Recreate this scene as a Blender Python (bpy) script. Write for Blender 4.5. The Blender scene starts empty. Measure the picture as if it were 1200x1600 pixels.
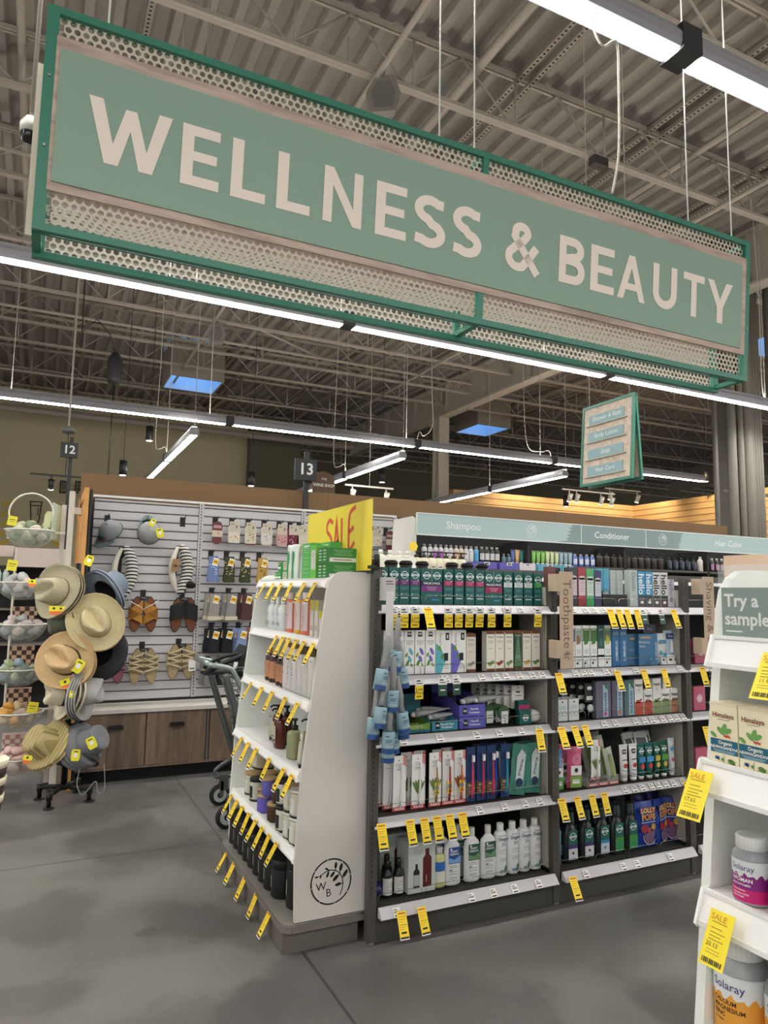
import bpy, bmesh, math, random
from mathutils import Matrix, Vector, Euler
random.seed(7)
S = bpy.context.scene
C = bpy.context.scene.collection
PI = math.pi
R = math.radians

# ---------------------------------------------------------------- camera, world, exposure
cam_d = bpy.data.cameras.new('camera'); cam = bpy.data.objects.new('camera', cam_d); C.objects.link(cam)
cam_d.sensor_fit = 'HORIZONTAL'; cam_d.sensor_width = 36.0; cam_d.lens = 36.0*1106.0/1200.0
cam_d.clip_start = .05; cam_d.clip_end = 200
YAW, PIT, ROL = 0.45110086, 0.1146186, 0.01746976
fw = Vector((math.sin(YAW)*math.cos(PIT), math.cos(YAW)*math.cos(PIT), math.sin(PIT)))
rt = Vector((math.cos(YAW), -math.sin(YAW), 0)); up = rt.cross(fw)
r2 = rt*math.cos(ROL)+up*math.sin(ROL); u2 = up*math.cos(ROL)-rt*math.sin(ROL)
cam.matrix_world = Matrix(((r2.x,u2.x,-fw.x,0),(r2.y,u2.y,-fw.y,0),(r2.z,u2.z,-fw.z,1.445),(0,0,0,1)))
S.camera = cam
W = bpy.data.worlds.new('world'); S.world = W; W.use_nodes = True
W.node_tree.nodes['Background'].inputs[0].default_value = (1.0, .97, .94, 1)
W.node_tree.nodes['Background'].inputs[1].default_value = .7
S.view_settings.view_transform = 'Standard'; S.view_settings.look = 'None'
S.view_settings.gamma = 1; S.view_settings.use_curve_mapping = False
S.view_settings.exposure = 0.25
S.cycles.max_bounces = 6; S.cycles.diffuse_bounces = 3; S.cycles.glossy_bounces = 3
S.cycles.transparent_max_bounces = 12; S.cycles.transmission_bounces = 6
S.cycles.sample_clamp_indirect = 6.0
S.cycles.use_denoising = True
LIGHT = 62.0       # emission of the linear lamps, downwards
UPLIGHT = 24.0      # added glow on top of their housings, to brighten the roof

# ---------------------------------------------------------------- materials
def lin(c):
    if isinstance(c, str): c = tuple(int(c[i:i+2], 16) for i in (0, 2, 4))
    return tuple((v/255/12.92 if v/255 <= .04045 else ((v/255+.055)/1.055)**2.4) for v in c)
MC = {}
def mat(c, rough=.5, metal=0, emit=0, alpha=1, trans=0, noise=0, scale=20, bump=0):
    key = (c if isinstance(c, str) else tuple(c), rough, metal, emit, alpha, trans, noise, scale, bump)
    if key in MC: return MC[key]
    m = bpy.data.materials.new('mat_%d' % len(MC)); m.use_nodes = True
    nt = m.node_tree; b = nt.nodes['Principled BSDF']; L = lin(c)
    b.inputs['Base Color'].default_value = (*L, 1); b.inputs['Roughness'].default_value = rough
    b.inputs['Metallic'].default_value = metal
    if trans: b.inputs['Transmission Weight'].default_value = trans; b.inputs['IOR'].default_value = 1.3
    if emit:
        b.inputs['Emission Color'].default_value = (*L, 1); b.inputs['Emission Strength'].default_value = emit
    if alpha < 1: b.inputs['Alpha'].default_value = alpha
    if noise or bump:
        tc = nt.nodes.new('ShaderNodeTexCoord'); n = nt.nodes.new('ShaderNodeTexNoise')
        n.inputs['Scale'].default_value = scale; n.inputs['Detail'].default_value = 3
        nt.links.new(tc.outputs['Object'], n.inputs['Vector'])
        if noise:
            r = nt.nodes.new('ShaderNodeMapRange'); r.inputs[1].default_value = .3; r.inputs[2].default_value = .7
            r.inputs[3].default_value = 1-noise; r.inputs[4].default_value = 1+noise*.6
            mx = nt.nodes.new('ShaderNodeVectorMath'); mx.operation = 'SCALE'
            mx.inputs[0].default_value = L
            nt.links.new(n.outputs['Fac'], r.inputs[0]); nt.links.new(r.outputs[0], mx.inputs['Scale'])
            nt.links.new(mx.outputs[0], b.inputs['Base Color'])
        if bump:
            bp = nt.nodes.new('ShaderNodeBump'); bp.inputs['Strength'].default_value = bump
            bp.inputs['Distance'].default_value = .01
            nt.links.new(n.outputs['Fac'], bp.inputs['Height']); nt.links.new(bp.outputs[0], b.inputs['Normal'])
    MC[key] = m
    return m
def stripes(c1, c2, axis=0, freq=10, duty=.5, rough=.6, diag=None):
    key = ('stripe', c1, c2, axis, freq, duty, diag)
    if key in MC: return MC[key]
    m = bpy.data.materials.new('mat_stripe_%d' % len(MC)); m.use_nodes = True; nt = m.node_tree
    b = nt.nodes['Principled BSDF']; b.inputs['Roughness'].default_value = rough
    tc = nt.nodes.new('ShaderNodeTexCoord'); dp = nt.nodes.new('ShaderNodeVectorMath'); dp.operation = 'DOT_PRODUCT'
    v = [0, 0, 0]; v[axis] = freq
    if diag: v = [d*freq for d in diag]
    dp.inputs[1].default_value = v
    fr = nt.nodes.new('ShaderNodeMath'); fr.operation = 'FRACT'
    gt = nt.nodes.new('ShaderNodeMath'); gt.operation = 'GREATER_THAN'; gt.inputs[1].default_value = duty
    mx = nt.nodes.new('ShaderNodeMix'); mx.data_type = 'RGBA'
    mx.inputs[6].default_value = (*lin(c1), 1); mx.inputs[7].default_value = (*lin(c2), 1)
    nt.links.new(tc.outputs['Object'], dp.inputs[0]); nt.links.new(dp.outputs['Value'], fr.inputs[0])
    nt.links.new(fr.outputs[0], gt.inputs[0]); nt.links.new(gt.outputs[0], mx.inputs[0])
    nt.links.new(mx.outputs[2], b.inputs['Base Color'])
    MC[key] = m
    return m
def wood(c1, c2, scale=(2, 12, 2), rough=.55, plank=None):
    """grain noise stretched along one axis; plank = (axis, width) gives boards of differing tone"""
    key = ('wood', c1, c2, scale, plank)
    if key in MC: return MC[key]
    m = bpy.data.materials.new('mat_wood_%d' % len(MC)); m.use_nodes = True; nt = m.node_tree; N = nt.nodes.new; K = nt.links.new
    b = nt.nodes['Principled BSDF']; b.inputs['Roughness'].default_value = rough
    tc = N('ShaderNodeTexCoord'); mp = N('ShaderNodeMapping'); mp.inputs['Scale'].default_value = scale
    n = N('ShaderNodeTexNoise'); n.inputs['Scale'].default_value = 3; n.inputs['Detail'].default_value = 5; n.inputs['Distortion'].default_value = .6
    K(tc.outputs['Object'], mp.inputs[0]); K(mp.outputs[0], n.inputs['Vector'])
    mx = N('ShaderNodeMix'); mx.data_type = 'RGBA'
    mx.inputs[6].default_value = (*lin(c1), 1); mx.inputs[7].default_value = (*lin(c2), 1)
    fac = n.outputs['Fac']
    r = N('ShaderNodeMapRange'); r.inputs[1].default_value = .35; r.inputs[2].default_value = .65; K(fac, r.inputs[0]); fac = r.outputs[0]
    if plank:
        sp = N('ShaderNodeSeparateXYZ'); K(tc.outputs['Object'], sp.inputs[0])
        dv = N('ShaderNodeMath'); dv.operation = 'DIVIDE'; dv.inputs[1].default_value = plank[1]; K(sp.outputs[plank[0]], dv.inputs[0])
        fl = N('ShaderNodeMath'); fl.operation = 'FLOOR'; K(dv.outputs[0], fl.inputs[0])
        wn = N('ShaderNodeTexWhiteNoise'); wn.noise_dimensions = '1D'; K(fl.outputs[0], wn.inputs['W'])
        a = N('ShaderNodeMath'); a.operation = 'MULTIPLY_ADD'; a.inputs[1].default_value = .45; K(fac, a.inputs[0])
        m2 = N('ShaderNodeMath'); m2.operation = 'MULTIPLY'; m2.inputs[1].default_value = .55; K(wn.outputs['Value'], m2.inputs[0]); K(m2.outputs[0], a.inputs[2])
        fac = a.outputs[0]
    K(fac, mx.inputs[0]); K(mx.outputs[2], b.inputs['Base Color'])
    MC[key] = m
    return m

# ---------------------------------------------------------------- mesh builder
_txt = {}
def text_geo(s, align='CENTER', bold=0.0, space=1.0):
    k = (s, align, bold, space)
    if k in _txt: return _txt[k]
    cu = bpy.data.curves.new('t', 'FONT'); cu.body = s; cu.align_x = align; cu.align_y = 'CENTER'
    cu.size = 1.0; cu.resolution_u = 2; cu.offset = bold; cu.space_character = space
    o = bpy.data.objects.new('t', cu); me = bpy.data.meshes.new_from_object(o)
    vs = [v.co.copy() for v in me.vertices]; fs = [tuple(p.vertices) for p in me.polygons]
    bpy.data.objects.remove(o); bpy.data.meshes.remove(me); bpy.data.curves.remove(cu)
    _txt[k] = (vs, fs)
    return _txt[k]
class MB:
    def __init__(s): s.v = []; s.f = []; s.mi = []; s.m = []; s.sm = []; s.T = None
    def mat(s, m):
        if m not in s.m: s.m.append(m)
        return s.m.index(m)
    def add(s, vs, fs, m, smooth=False, T=None):
        o = len(s.v); i = s.mat(m)
        for v in vs:
            v = Vector(v)
            if T is not None: v = T @ v
            if s.T is not None: v = s.T @ v
            s.v.append(v)
        for f in fs: s.f.append(tuple(o+k for k in f)); s.mi.append(i); s.sm.append(smooth)
        return s
    def box(s, x0, x1, y0, y1, z0, z1, m, T=None):
        vs = [(x, y, z) for z in (z0, z1) for y in (y0, y1) for x in (x0, x1)]
        return s.add(vs, [(0,2,3,1),(4,5,7,6),(0,1,5,4),(2,6,7,3),(0,4,6,2),(1,3,7,5)], m, False, T)
    def quad(s, a, b, c, d, m): return s.add([a, b, c, d], [(0,1,2,3)], m)
    def rect(s, x0, x1, z0, z1, y, m, T=None):      # faces -Y
        return s.add([(x0,y,z0),(x1,y,z0),(x1,y,z1),(x0,y,z1)], [(0,1,2,3)], m, False, T)
    def lathe(s, prof, m, n=16, c=(0,0,0), sx=1, sy=1, T=None, cap=True, mats=None, smooth=True):
        """prof: list of (r, z) from bottom to top"""
        vs = []; k = len(prof)
        for r, z in prof:
            for i in range(n):
                a = 2*PI*i/n; vs.append((c[0]+r*math.cos(a)*sx, c[1]+r*math.sin(a)*sy, c[2]+z))
        for j in range(k-1):
            fs = [(j*n+i, j*n+(i+1)%n, (j+1)*n+(i+1)%n, (j+1)*n+i) for i in range(n)]
            if j == 0: s_o = len(s.v); s.add(vs, fs, mats[j] if mats else m, smooth, T)
            else:
                mi = s.mat(mats[j] if mats else m)
                for f in fs: s.f.append(tuple(s_o+q for q in f)); s.mi.append(mi); s.sm.append(smooth)
        if cap:
            mi = s.mat(mats[0] if mats else m); s.f.append(tuple(s_o+i for i in reversed(range(n)))); s.mi.append(mi); s.sm.append(False)
            mi = s.mat(mats[-1] if mats else m); s.f.append(tuple(s_o+(k-1)*n+i for i in range(n))); s.mi.append(mi); s.sm.append(False)
        return s
    def cyl(s, r, z0, z1, m, n=16, c=(0,0,0), T=None, sx=1, sy=1):
        return s.lathe([(r, z0), (r, z1)], m, n, c, sx, sy, T)
    def tube(s, pts, r, m, n=8, closed=False, T=None, cap=True):
        pts = [Vector(p) for p in pts]; k = len(pts); vs = []; prev = None
        rs = r if isinstance(r, (list, tuple)) else [r]*k
        for j, p in enumerate(pts):
            a = pts[(j-1) % k] if (closed or j > 0) else p; b = pts[(j+1) % k] if (closed or j < k-1) else p
            t = (b-a).normalized() if (b-a).length > 1e-9 else Vector((0,0,1))
            if prev is None:
                h = Vector((0,0,1)) if abs(t.z) < .9 else Vector((1,0,0)); u = t.cross(h).normalized()
            else:
                u = prev - t*prev.dot(t)
                u = u.normalized() if u.length > 1e-6 else t.cross(Vector((1,0,0))).normalized()
            prev = u; w = t.cross(u)
            for i in range(n):
                q = 2*PI*i/n; vs.append(p+(u*math.cos(q)+w*math.sin(q))*rs[j])
        fs = []
        for j in range(k if closed else k-1):
            a, b = j*n, ((j+1) % k)*n
            fs += [(a+i, a+(i+1)%n, b+(i+1)%n, b+i) for i in range(n)]
        if not closed and cap: fs += [tuple(reversed(range(n))), tuple(range((k-1)*n, k*n))]
        return s.add(vs, fs, m, True, T)
    def prism(s, poly, d0, d1, m, plane='xz', T=None, side=None):
        """polygon extruded along the missing axis"""
        def p3(a, b, d): return {'xz': (a, d, b), 'yz': (d, a, b), 'xy': (a, b, d)}[plane]
        n = len(poly); vs = [p3(a, b, d0) for a, b in poly]+[p3(a, b, d1) for a, b in poly]
        s.add(vs, [tuple(range(n)), tuple(reversed(range(n, 2*n)))], m, False, T)
        return s.add(vs, [(i, i+n, (i+1)%n+n, (i+1)%n) for i in range(n)], side or m, False, T)
    def text(s, t, size, x, z, m, y=0.0, rot=0, bold=0.0, align='CENTER', sx=1.0, T=None, space=1.0):
        vs, fs = text_geo(t, align, bold, space); ca, sa = math.cos(rot), math.sin(rot)
        P = []
        for v in vs:
            a, b = v.x*size*sx, v.y*size
            P.append((x+a*ca-b*sa, y, z+a*sa+b*ca))
        return s.add(P, fs, m, False, T)
    def arc(s, cx, cz, r, w, m, y=0, n=24, a0=0, a1=2*PI, sx=1, T=None):     # flat ring in xz facing -Y
        vs = []; fs = []
        for i in range(n+1):
            a = a0+(a1-a0)*i/n; c_, s_ = math.cos(a), math.sin(a)
            vs += [(cx+(r-w/2)*c_*sx, y, cz+(r-w/2)*s_), (cx+(r+w/2)*c_*sx, y, cz+(r+w/2)*s_)]
            if i: fs.append((2*i-2, 2*i-1, 2*i+1, 2*i))
        return s.add(vs, fs, m, False, T)
    def disc(s, cx, cz, r, m, y=0, n=16, sx=1, sz=1, T=None, rot=0):
        P = []
        for i in range(n):
            a = 2*PI*i/n; p, q = r*sx*math.cos(a), r*sz*math.sin(a)
            P.append((cx+p*math.cos(rot)-q*math.sin(rot), y, cz+p*math.sin(rot)+q*math.cos(rot)))
        return s.add(P, [tuple(range(n))], m, False, T)
    def blob(s, c, r, m, nu=10, nv=7, T=None, warp=0, seed=0):
        rn = random.Random(seed); ph = [rn.uniform(0, 6) for _ in range(4)]
        vs = [(c[0], c[1], c[2]-r[2])]; fs = []
        for j in range(1, nv):
            th = -PI/2+PI*j/nv
            for i in range(nu):
                a = 2*PI*i/nu; k = 1+warp*math.sin(2*a+ph[0])*math.cos(th*2+ph[1])+warp*.6*math.sin(3*a+ph[2])
                vs.append((c[0]+r[0]*math.cos(th)*math.cos(a)*k, c[1]+r[1]*math.cos(th)*math.sin(a)*k, c[2]+r[2]*math.sin(th)*k))
        vs.append((c[0], c[1], c[2]+r[2])); L = len(vs)-1
        for i in range(nu): fs.append((0, 1+(i+1)%nu, 1+i)); fs.append((L, L-nu+i, L-nu+(i+1)%nu))
        for j in range(nv-2):
            a = 1+j*nu
            fs += [(a+i, a+(i+1)%nu, a+nu+(i+1)%nu, a+nu+i) for i in range(nu)]
        return s.add(vs, fs, m, True, T)
    def mesh(s, name):
        me = bpy.data.meshes.new(name); me.from_pydata([tuple(v) for v in s.v], [], s.f)
        for m in s.m: me.materials.append(m)
        me.polygons.foreach_set('material_index', s.mi); me.polygons.foreach_set('use_smooth', s.sm)
        me.update(); return me
    def build(s, name, parent=None, loc=None, rot=None, label=None):
        o = bpy.data.objects.new(name, s.mesh(name)); C.objects.link(o)
        if parent: o.parent = parent
        if loc: o.location = loc
        if rot: o.rotation_euler = rot
        if label: o['label'] = label
        return o
def tag(o, label, cat, group=None):
    o['label'] = label; o['category'] = cat
    if group: o['group'] = group
    return o
def struct(o): o['kind'] = 'structure'; return o
def thing(name, label, cat, loc=(0,0,0), rz=0, group=None):
    o = bpy.data.objects.new(name, None); C.objects.link(o); o.empty_display_size = .1
    o.location = loc; o.rotation_euler = (0, 0, rz)
    return tag(o, label, cat, group)
kids = {}
def dup(root, loc, rz=0, label=None, group=None, rot=None, scale=None):
    def cp(o, par):
        c = o.copy(); C.objects.link(c)
        if par: c.parent = par
        for ch in kids.get(o.name, list(o.children)): cp(ch, c)
        return c
    r = cp(root, None); r.location = loc; r.rotation_euler = rot if rot else (0, 0, rz)
    if scale: r.scale = scale if isinstance(scale, (tuple, list)) else (scale,)*3
    if label: r['label'] = label
    if group: r['group'] = group
    return r
used = set()
def put(root, loc, rz=0, label=None, group=None, rot=None, scale=None):
    """the first use of a prototype moves it; later uses copy it with its parts"""
    if root.name in used: return dup(root, loc, rz, label, group, rot, scale)
    used.add(root.name); root.location = loc; root.rotation_euler = rot if rot else (0, 0, rz)
    if scale: root.scale = scale if isinstance(scale, (tuple, list)) else (scale,)*3
    if label: root['label'] = label
    if group: root['group'] = group
    return root
ORD = ['first','second','third','fourth','fifth','sixth','seventh','eighth','ninth','tenth','eleventh','twelfth','thirteenth','fourteenth','fifteenth','sixteenth','seventeenth','eighteenth','nineteenth','twentieth']
def nth(i, n, frm='from the left'):
    if n == 1: return ''
    if i == n-1 and n > 2 and frm == 'from the left': return ', rightmost'
    if i == 0 and frm == 'from the left': return ', leftmost'
    return ', %s %s' % (ORD[i], frm)
def Tm(loc=(0,0,0), rx=0, ry=0, rz=0, s=1):
    return Matrix.Translation(loc) @ Euler((rx, ry, rz)).to_matrix().to_4x4() @ Matrix.Scale(s, 4)
# ================================================================ SETTING
# ---- floor: polished stained concrete
def floor_mat():
    m = bpy.data.materials.new('concrete_floor'); m.use_nodes = True; nt = m.node_tree; N = nt.nodes.new; K = nt.links.new
    b = nt.nodes['Principled BSDF']; tc = N('ShaderNodeTexCoord')
    def noise(sc, det=4, dist=0):
        n = N('ShaderNodeTexNoise'); n.inputs['Scale'].default_value = sc; n.inputs['Detail'].default_value = det
        n.inputs['Distortion'].default_value = dist; K(tc.outputs['Object'], n.inputs['Vector']); return n.outputs['Fac']
    def rng(v, a, b_, c, d):
        r = N('ShaderNodeMapRange'); r.inputs[1].default_value = a; r.inputs[2].default_value = b_; r.inputs[3].default_value = c; r.inputs[4].default_value = d
        K(v, r.inputs[0]); return r.outputs[0]
    def math_(op, a, b_=None, c=None):
        n = N('ShaderNodeMath'); n.operation = op
        for i, v in enumerate((a, b_, c)):
            if v is None: continue
            if isinstance(v, (int, float)): n.inputs[i].default_value = v
            else: K(v, n.inputs[i])
        return n.outputs[0]
    big = rng(noise(.9, 5, .4), .3, .7, .78, 1.14); mid = rng(noise(6, 4), .3, .7, .93, 1.05); fine = rng(noise(70, 2), .3, .7, .96, 1.04)
    patch = rng(noise(1.3, 6, .3), .47, .53, .0, .28)
    f = math_('MULTIPLY', math_('MULTIPLY', big, mid), fine); f = math_('SUBTRACT', f, patch)
    sp = N('ShaderNodeSeparateXYZ'); K(tc.outputs['Object'], sp.inputs[0])
    wob = rng(noise(9, 5), .2, .8, -.012, .012)
    for ax, at, per in ((0, 1.06, 4.27), (1, 4.28, 4.27)):
        d = math_('ADD', math_('SUBTRACT', sp.outputs[ax], at), wob if ax else 0.0)
        d = math_('ABSOLUTE', math_('SUBTRACT', d, math_('MULTIPLY', math_('ROUND', math_('DIVIDE', d, per)), per)))
        f = math_('MULTIPLY', f, rng(d, .003, .008, .4, 1.0))
    # one darker damp mark on the aisle floor
    dx = math_('SUBTRACT', sp.outputs[0], .52); dy = math_('SUBTRACT', sp.outputs[1], 3.3)
    dd = math_('SQRT', math_('ADD', math_('MULTIPLY', dx, dx), math_('MULTIPLY', dy, math_('MULTIPLY', dy, 2.2))))
    dd = math_('ADD', dd, rng(noise(12, 3), .2, .8, -.06, .06))
    f = math_('MULTIPLY', f, rng(dd, .055, .065, .78, 1.0))
    v = N('ShaderNodeTexVoronoi'); v.inputs['Scale'].default_value = 9; K(tc.outputs['Object'], v.inputs['Vector'])
    f = math_('ADD', f, rng(v.outputs['Distance'], .012, .02, .35, 0))
    sc = N('ShaderNodeVectorMath'); sc.operation = 'SCALE'; sc.inputs[0].default_value = lin((117, 115, 111)); K(f, sc.inputs['Scale'])
    K(sc.outputs[0], b.inputs['Base Color'])
    K(rng(noise(3, 4), .3, .7, .28, .5), b.inputs['Roughness'])
    bp = N('ShaderNodeBump'); bp.inputs['Strength'].default_value = .05; K(noise(5, 3), bp.inputs['Height']); K(bp.outputs[0], b.inputs['Normal'])
    return m
struct(MB().box(-14, 36, -6, 34, -.2, 0, floor_mat()).build('floor'))

# ---- ceiling: corrugated steel deck with joists, girder and channels as its parts
GREY = mat((150, 142, 131), .6); GREY2 = mat((165, 157, 145), .55); DECK = mat((142, 136, 128), .65)
mb = MB(); P = []; x = -14.0; zt, zb = 7.10, 7.02
prof = []
while x < 36:
    prof += [(x, zb), (x+.085, zb), (x+.115, zt), (x+.235, zt)]; x += .265
vs = []; fs = []
for (a, b) in prof: vs += [(a, -6, b), (a, 34, b)]
for i in range(len(prof)-1): fs.append((2*i, 2*i+2, 2*i+3, 2*i+1))
mb.add(vs, fs, DECK); mb.box(-14, 36, -6, 34, 7.12, 7.2, DECK)
ceiling = struct(mb.build('ceiling'))
def joist_mesh():
    mb = MB()
    for dy in (-.035, .012):
        mb.box(-14, 36, dy, dy+.025, 6.96, 7.01, GREY2); mb.box(-14, 36, dy, dy+.045, 6.39, 6.43, GREY2)
    x = -14.0; k = 0
    while x < 35.3:
        mb.tube([(x, 0, 6.97), (x+.62, 0, 6.42), (x+1.24, 0, 6.97)], .014, GREY2, 6)
        mb.tube([(x+.62+.06, 0, 6.42), (x+.62+.06, 0, 6.97)], .014, GREY2, 6)
        x += 1.24
    return mb.mesh('joist')
jm = joist_mesh()
for k in range(17):
    y = 5.75-1.75*4+1.75*k
    if abs(y-16.25) < .01: y = 15.72          # clear of the skylight wells
    o = bpy.data.objects.new('roof_joist', jm); C.objects.link(o); o.parent = ceiling; o.location = (0.23*(k % 3), y, 0)
def girder(x, y0, y1):
    mb = MB(); mb.box(x-.02, x+.02, y0, y1, 6.12, 6.92, GREY2); mb.box(x-.14, x+.14, y0, y1, 6.08, 6.12, GREY2); mb.box(x-.14, x+.14, y0, y1, 6.92, 6.96, GREY2)
    y = y0+.4
    while y < y1: mb.box(x-.12, x+.12, y-.01, y+.01, 6.12, 6.92, GREY2); y += 1.75
    mb.build('girder', ceiling)
girder(9.35, -5.9, 22); girder(-6.5, -5.9, 22); girder(24.5, -5.9, 22)
# perforated strut channels and conduits running under the deck
DASH = stripes((40, 36, 32), (160, 152, 140), 1, 18, .5)
for x, w in ((4.29, .05), (4.45, .05), (6.18, .05), (6.38, .05), (.61, .05), (-1.9, .05), (8.0, .05), (8.2, .05), (11.0, .05), (13.2, .05)):
    mb = MB(); mb.box(x-.03, x+.03, -5.9, 22, 6.94, 6.955, GREY); mb.box(x-.012, x+.012, -5.9, 22, 6.938, 6.94, DASH)
    mb.box(x-.03, x-.024, -5.9, 22, 6.955, 6.99, GREY); mb.box(x+.024, x+.03, -5.9, 22, 6.955, 6.99, GREY); mb.build('strut_channel', ceiling)
for x, z, r in ((3.75, 6.87, .05), (6.9, 6.86, .04), (2.6, 6.36, .03), (-.5, 6.88, .04), (12.0, 6.86, .05), (7.4, 6.34, .03), (-3.2, 6.86, .05)):
    MB().tube([(x, -5.9, z), (x, 22, z)], r, GREY2, 8).build('sprinkler_pipe', ceiling)
for y, z, r in ((20.6, 6.1, .09), (8.6, 6.34, .025), (13.6, 6.34, .03)):
    MB().tube([(-14, y, z), (8.8, y, z)], r, GREY2, 8).build('sprinkler_pipe', ceiling)
for (x0, y0, x1, y1) in ((-3, 7.5, 0, 12.8), (3.2, 12.8, 7.2, 16.2), (10.2, 9.2, 13.5, 14.5), (4.2, 9.2, 1.2, 14.4)):
    MB().tube([(x0, y0, 6.5), (x1, y1, 6.95)], .025, GREY2, 6).build('cross_brace', ceiling)

# ---- walls
OL = mat((196, 186, 150), .85, noise=.04, scale=.6)
OL2 = mat((104, 100, 82), .85, noise=.04, scale=.6)
struct(MB().box(-14, 7.4, 22, 22.3, 0, 7.1, OL).build('wall_back'))
struct(MB().box(5.75, 7.4, 21.6, 22.0, 0, 7.1, OL2).build('trim_1'))
struct(MB().box(7.4, 36, 25.0, 25.3, 0, 7.1, OL2).build('wall_right_back'))

# ---- low timber clad wall lit warm behind the shelves on the right
PINE = wood('DDBC8A', 'C49A62', (.6, 6, 9), .5, (2, .17))
PINE2 = wood('DDBC8A', 'C49A62', (6, .6, 9), .5, (2, .17)); LN = mat((110, 70, 30), .8)
mb = MB(); mb.box(9.8, 16.2, 16, 16.3, 0, 4.24, PINE)
for i in range(24): mb.box(9.8, 16.2, 15.99, 16, .17*i+.166, .17*i+.174, LN)
tag(mb.build('timber_partition'), 'low honey coloured plank partition lit warm behind the brown fascia', 'partition', 'timber partitions')
mb = MB(); mb.box(16.2, 16.5, 7.0, 16.3, 0, 4.24, PINE2)
for i in range(24): mb.box(16.19, 16.2, 7.0, 16, .17*i+.166, .17*i+.174, LN)
tag(mb.build('timber_partition'), 'honey coloured plank partition running towards the pipes at the right', 'partition', 'timber partitions')
for x, y, rx, rz in ((12.0, 14.9, 38, 0), (14.2, 14.9, 38, 0), (15.2, 14.6, 38, -45), (15.1, 12.6, 38, -90), (15.1, 10.6, 38, -90), (15.1, 8.6, 38, -90)):
    lt = bpy.data.lights.new('wash', 'SPOT'); lt.energy = 210; lt.color = (1, .78, .5); lt.spot_size = R(100); lt.spot_blend = .8; lt.shadow_soft_size = .08
    lo = bpy.data.objects.new('wall_wash_light', lt); C.objects.link(lo); lo.location = (x, y, 5.1); lo.rotation_euler = (R(rx), 0, R(rz))

# ================================================================ LIGHT RUNS
TUBE = mat((255, 252, 247), .4, emit=LIGHT); UPT = mat((255, 246, 234), .4, emit=UPLIGHT); HOUS = mat((156, 156, 160), .4, .1); CONN = mat((52, 52, 54), .5)
def light_run(x0, x1, y, z, joints, label, group, hangers=(), along='x', w=1.0):
    t = thing('linear_light', label, 'light', (0, 0, z), 0, group)
    def bx(mb, a, b, c0, c1, z0, z1, m):
        if along == 'x': mb.box(a, b, y+c0, y+c1, z0, z1, m)
        else: mb.box(y+c0, y+c1, a, b, z0, z1, m)
    ends = [x0]+list(joints)+[x1]
    for i in range(len(ends)-1):
        a, b = ends[i]+.06, ends[i+1]-.06
        mb = MB(); pr = [(a_*w, b_*w) for a_, b_ in ((-.058, 0), (.058, 0), (.066, .03), (.066, .07), (.04, .115), (-.04, .115), (-.066, .07), (-.066, .03))]
        if along == 'x': mb.prism([(y+p, q) for p, q in pr], a, b, HOUS, 'yz')
        else: mb.prism([(y+p, q) for p, q in pr], a, b, HOUS, 'xz')
        mb.build('housing', t)
        mb = MB(); bx(mb, a, b, -.036*w, .036*w, -.010, -.001, TUBE); mb.build('diffuser', t)
        mb = MB(); bx(mb, a, b, -.03*w, .03*w, .1155*w, .1155*w+.005, UPT); mb.build('added_uplight', t)  # added glowing strip that lights the roof deck from below
        mb = MB(); bx(mb, a, b, -.036*w, -.0335*w, .1155*w, .1155*w+.016, HOUS); bx(mb, a, b, .0335*w, .036*w, .1155*w, .1155*w+.016, HOUS); mb.build('uplight_lip', t)  # lips added to hide the glowing strip from below
    for j in joints:
        mb = MB(); bx(mb, j-.062*w, j+.062*w, -.072*w, .072*w, -.012, .122*w, CONN); mb.build('connector', t)
    for h in hangers:
        p = (h, y) if along == 'x' else (y, h)
        MB().tube([(p[0], p[1], .12*w), (p[0], p[1], 7.05-z)], .005, mat((190, 186, 178), .5), 5).build('hanger', t)
    return t
seg = lambda a, s, n: [a+s*i for i in range(n)]
light_run(-6, 22, 2.62, 4.5, seg(-3.46, 3.28, 8), 'long ceiling tube light nearest the camera, crossing the top right corner', 'long tube lights', (-3.8, 3.95, 6.5, 9.8), 'x', 1.2)
light_run(-8, 24, 6.10, 4.0, seg(-7.35, 3.29, 10), 'long ceiling tube light running just behind the wellness sign', 'long tube lights', (.855, 1.082, 2.46, 4.9, 8.6))
light_run(-8, 13, 10.72, 4.0, [-4.05, -.78, 2.50, 5.8, 8.8], 'long ceiling tube light running across above the slat wall', 'long tube lights', (-.5, 2.2, 5.6, 8.5))
light_run(-8, 22, -2.3, 4.0, seg(-7, 3.28, 9), 'long ceiling tube light behind the photographer', 'long tube lights')
light_run(-8, 22, -5.6, 4.0, seg(-7, 3.28, 9), 'added unseen ceiling tube light farthest behind the photographer', 'long tube lights')  # unseen run, added to brighten the shelf goods
for x, nm in ((1.83, 'left'), (5.12, 'middle'), (8.42, 'right')):
    light_run(9.85, 15.6, x, 3.6, [12.2], 'short tube light receding over the far aisles, the %s of the three' % nm, 'short receding tube lights', (9.9, 12.3), 'y')
CORD = mat((186, 180, 168), .6)
def cord(pts, label):
    # smooth catmull curve
    P = [Vector(p) for p in pts]; out = []
    for i in range(len(P)-1):
        a = P[max(i-1, 0)]; b = P[i]; c = P[i+1]; d = P[min(i+2, len(P)-1)]
        for k in range(8):
            t = k/8; out.append(.5*((2*b)+(c-a)*t+(2*a-5*b+4*c-d)*t*t+(3*b-a-3*c+d)*t**3))
    out.append(P[-1]); o = MB().tube(out, .0065, CORD, 6).build('power_cord'); tag(o, label, 'cord', 'white power cords')
cord([(2.44, 2.58, 4.50), (2.40, 2.56, 4.36), (2.44, 2.54, 4.27), (2.52, 2.53, 4.31), (2.53, 2.53, 4.1), (2.52, 2.53, 3.7), (2.5, 2.56, 3.49)], 'white power cord dropping from the nearest tube light to the green sign')
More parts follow.
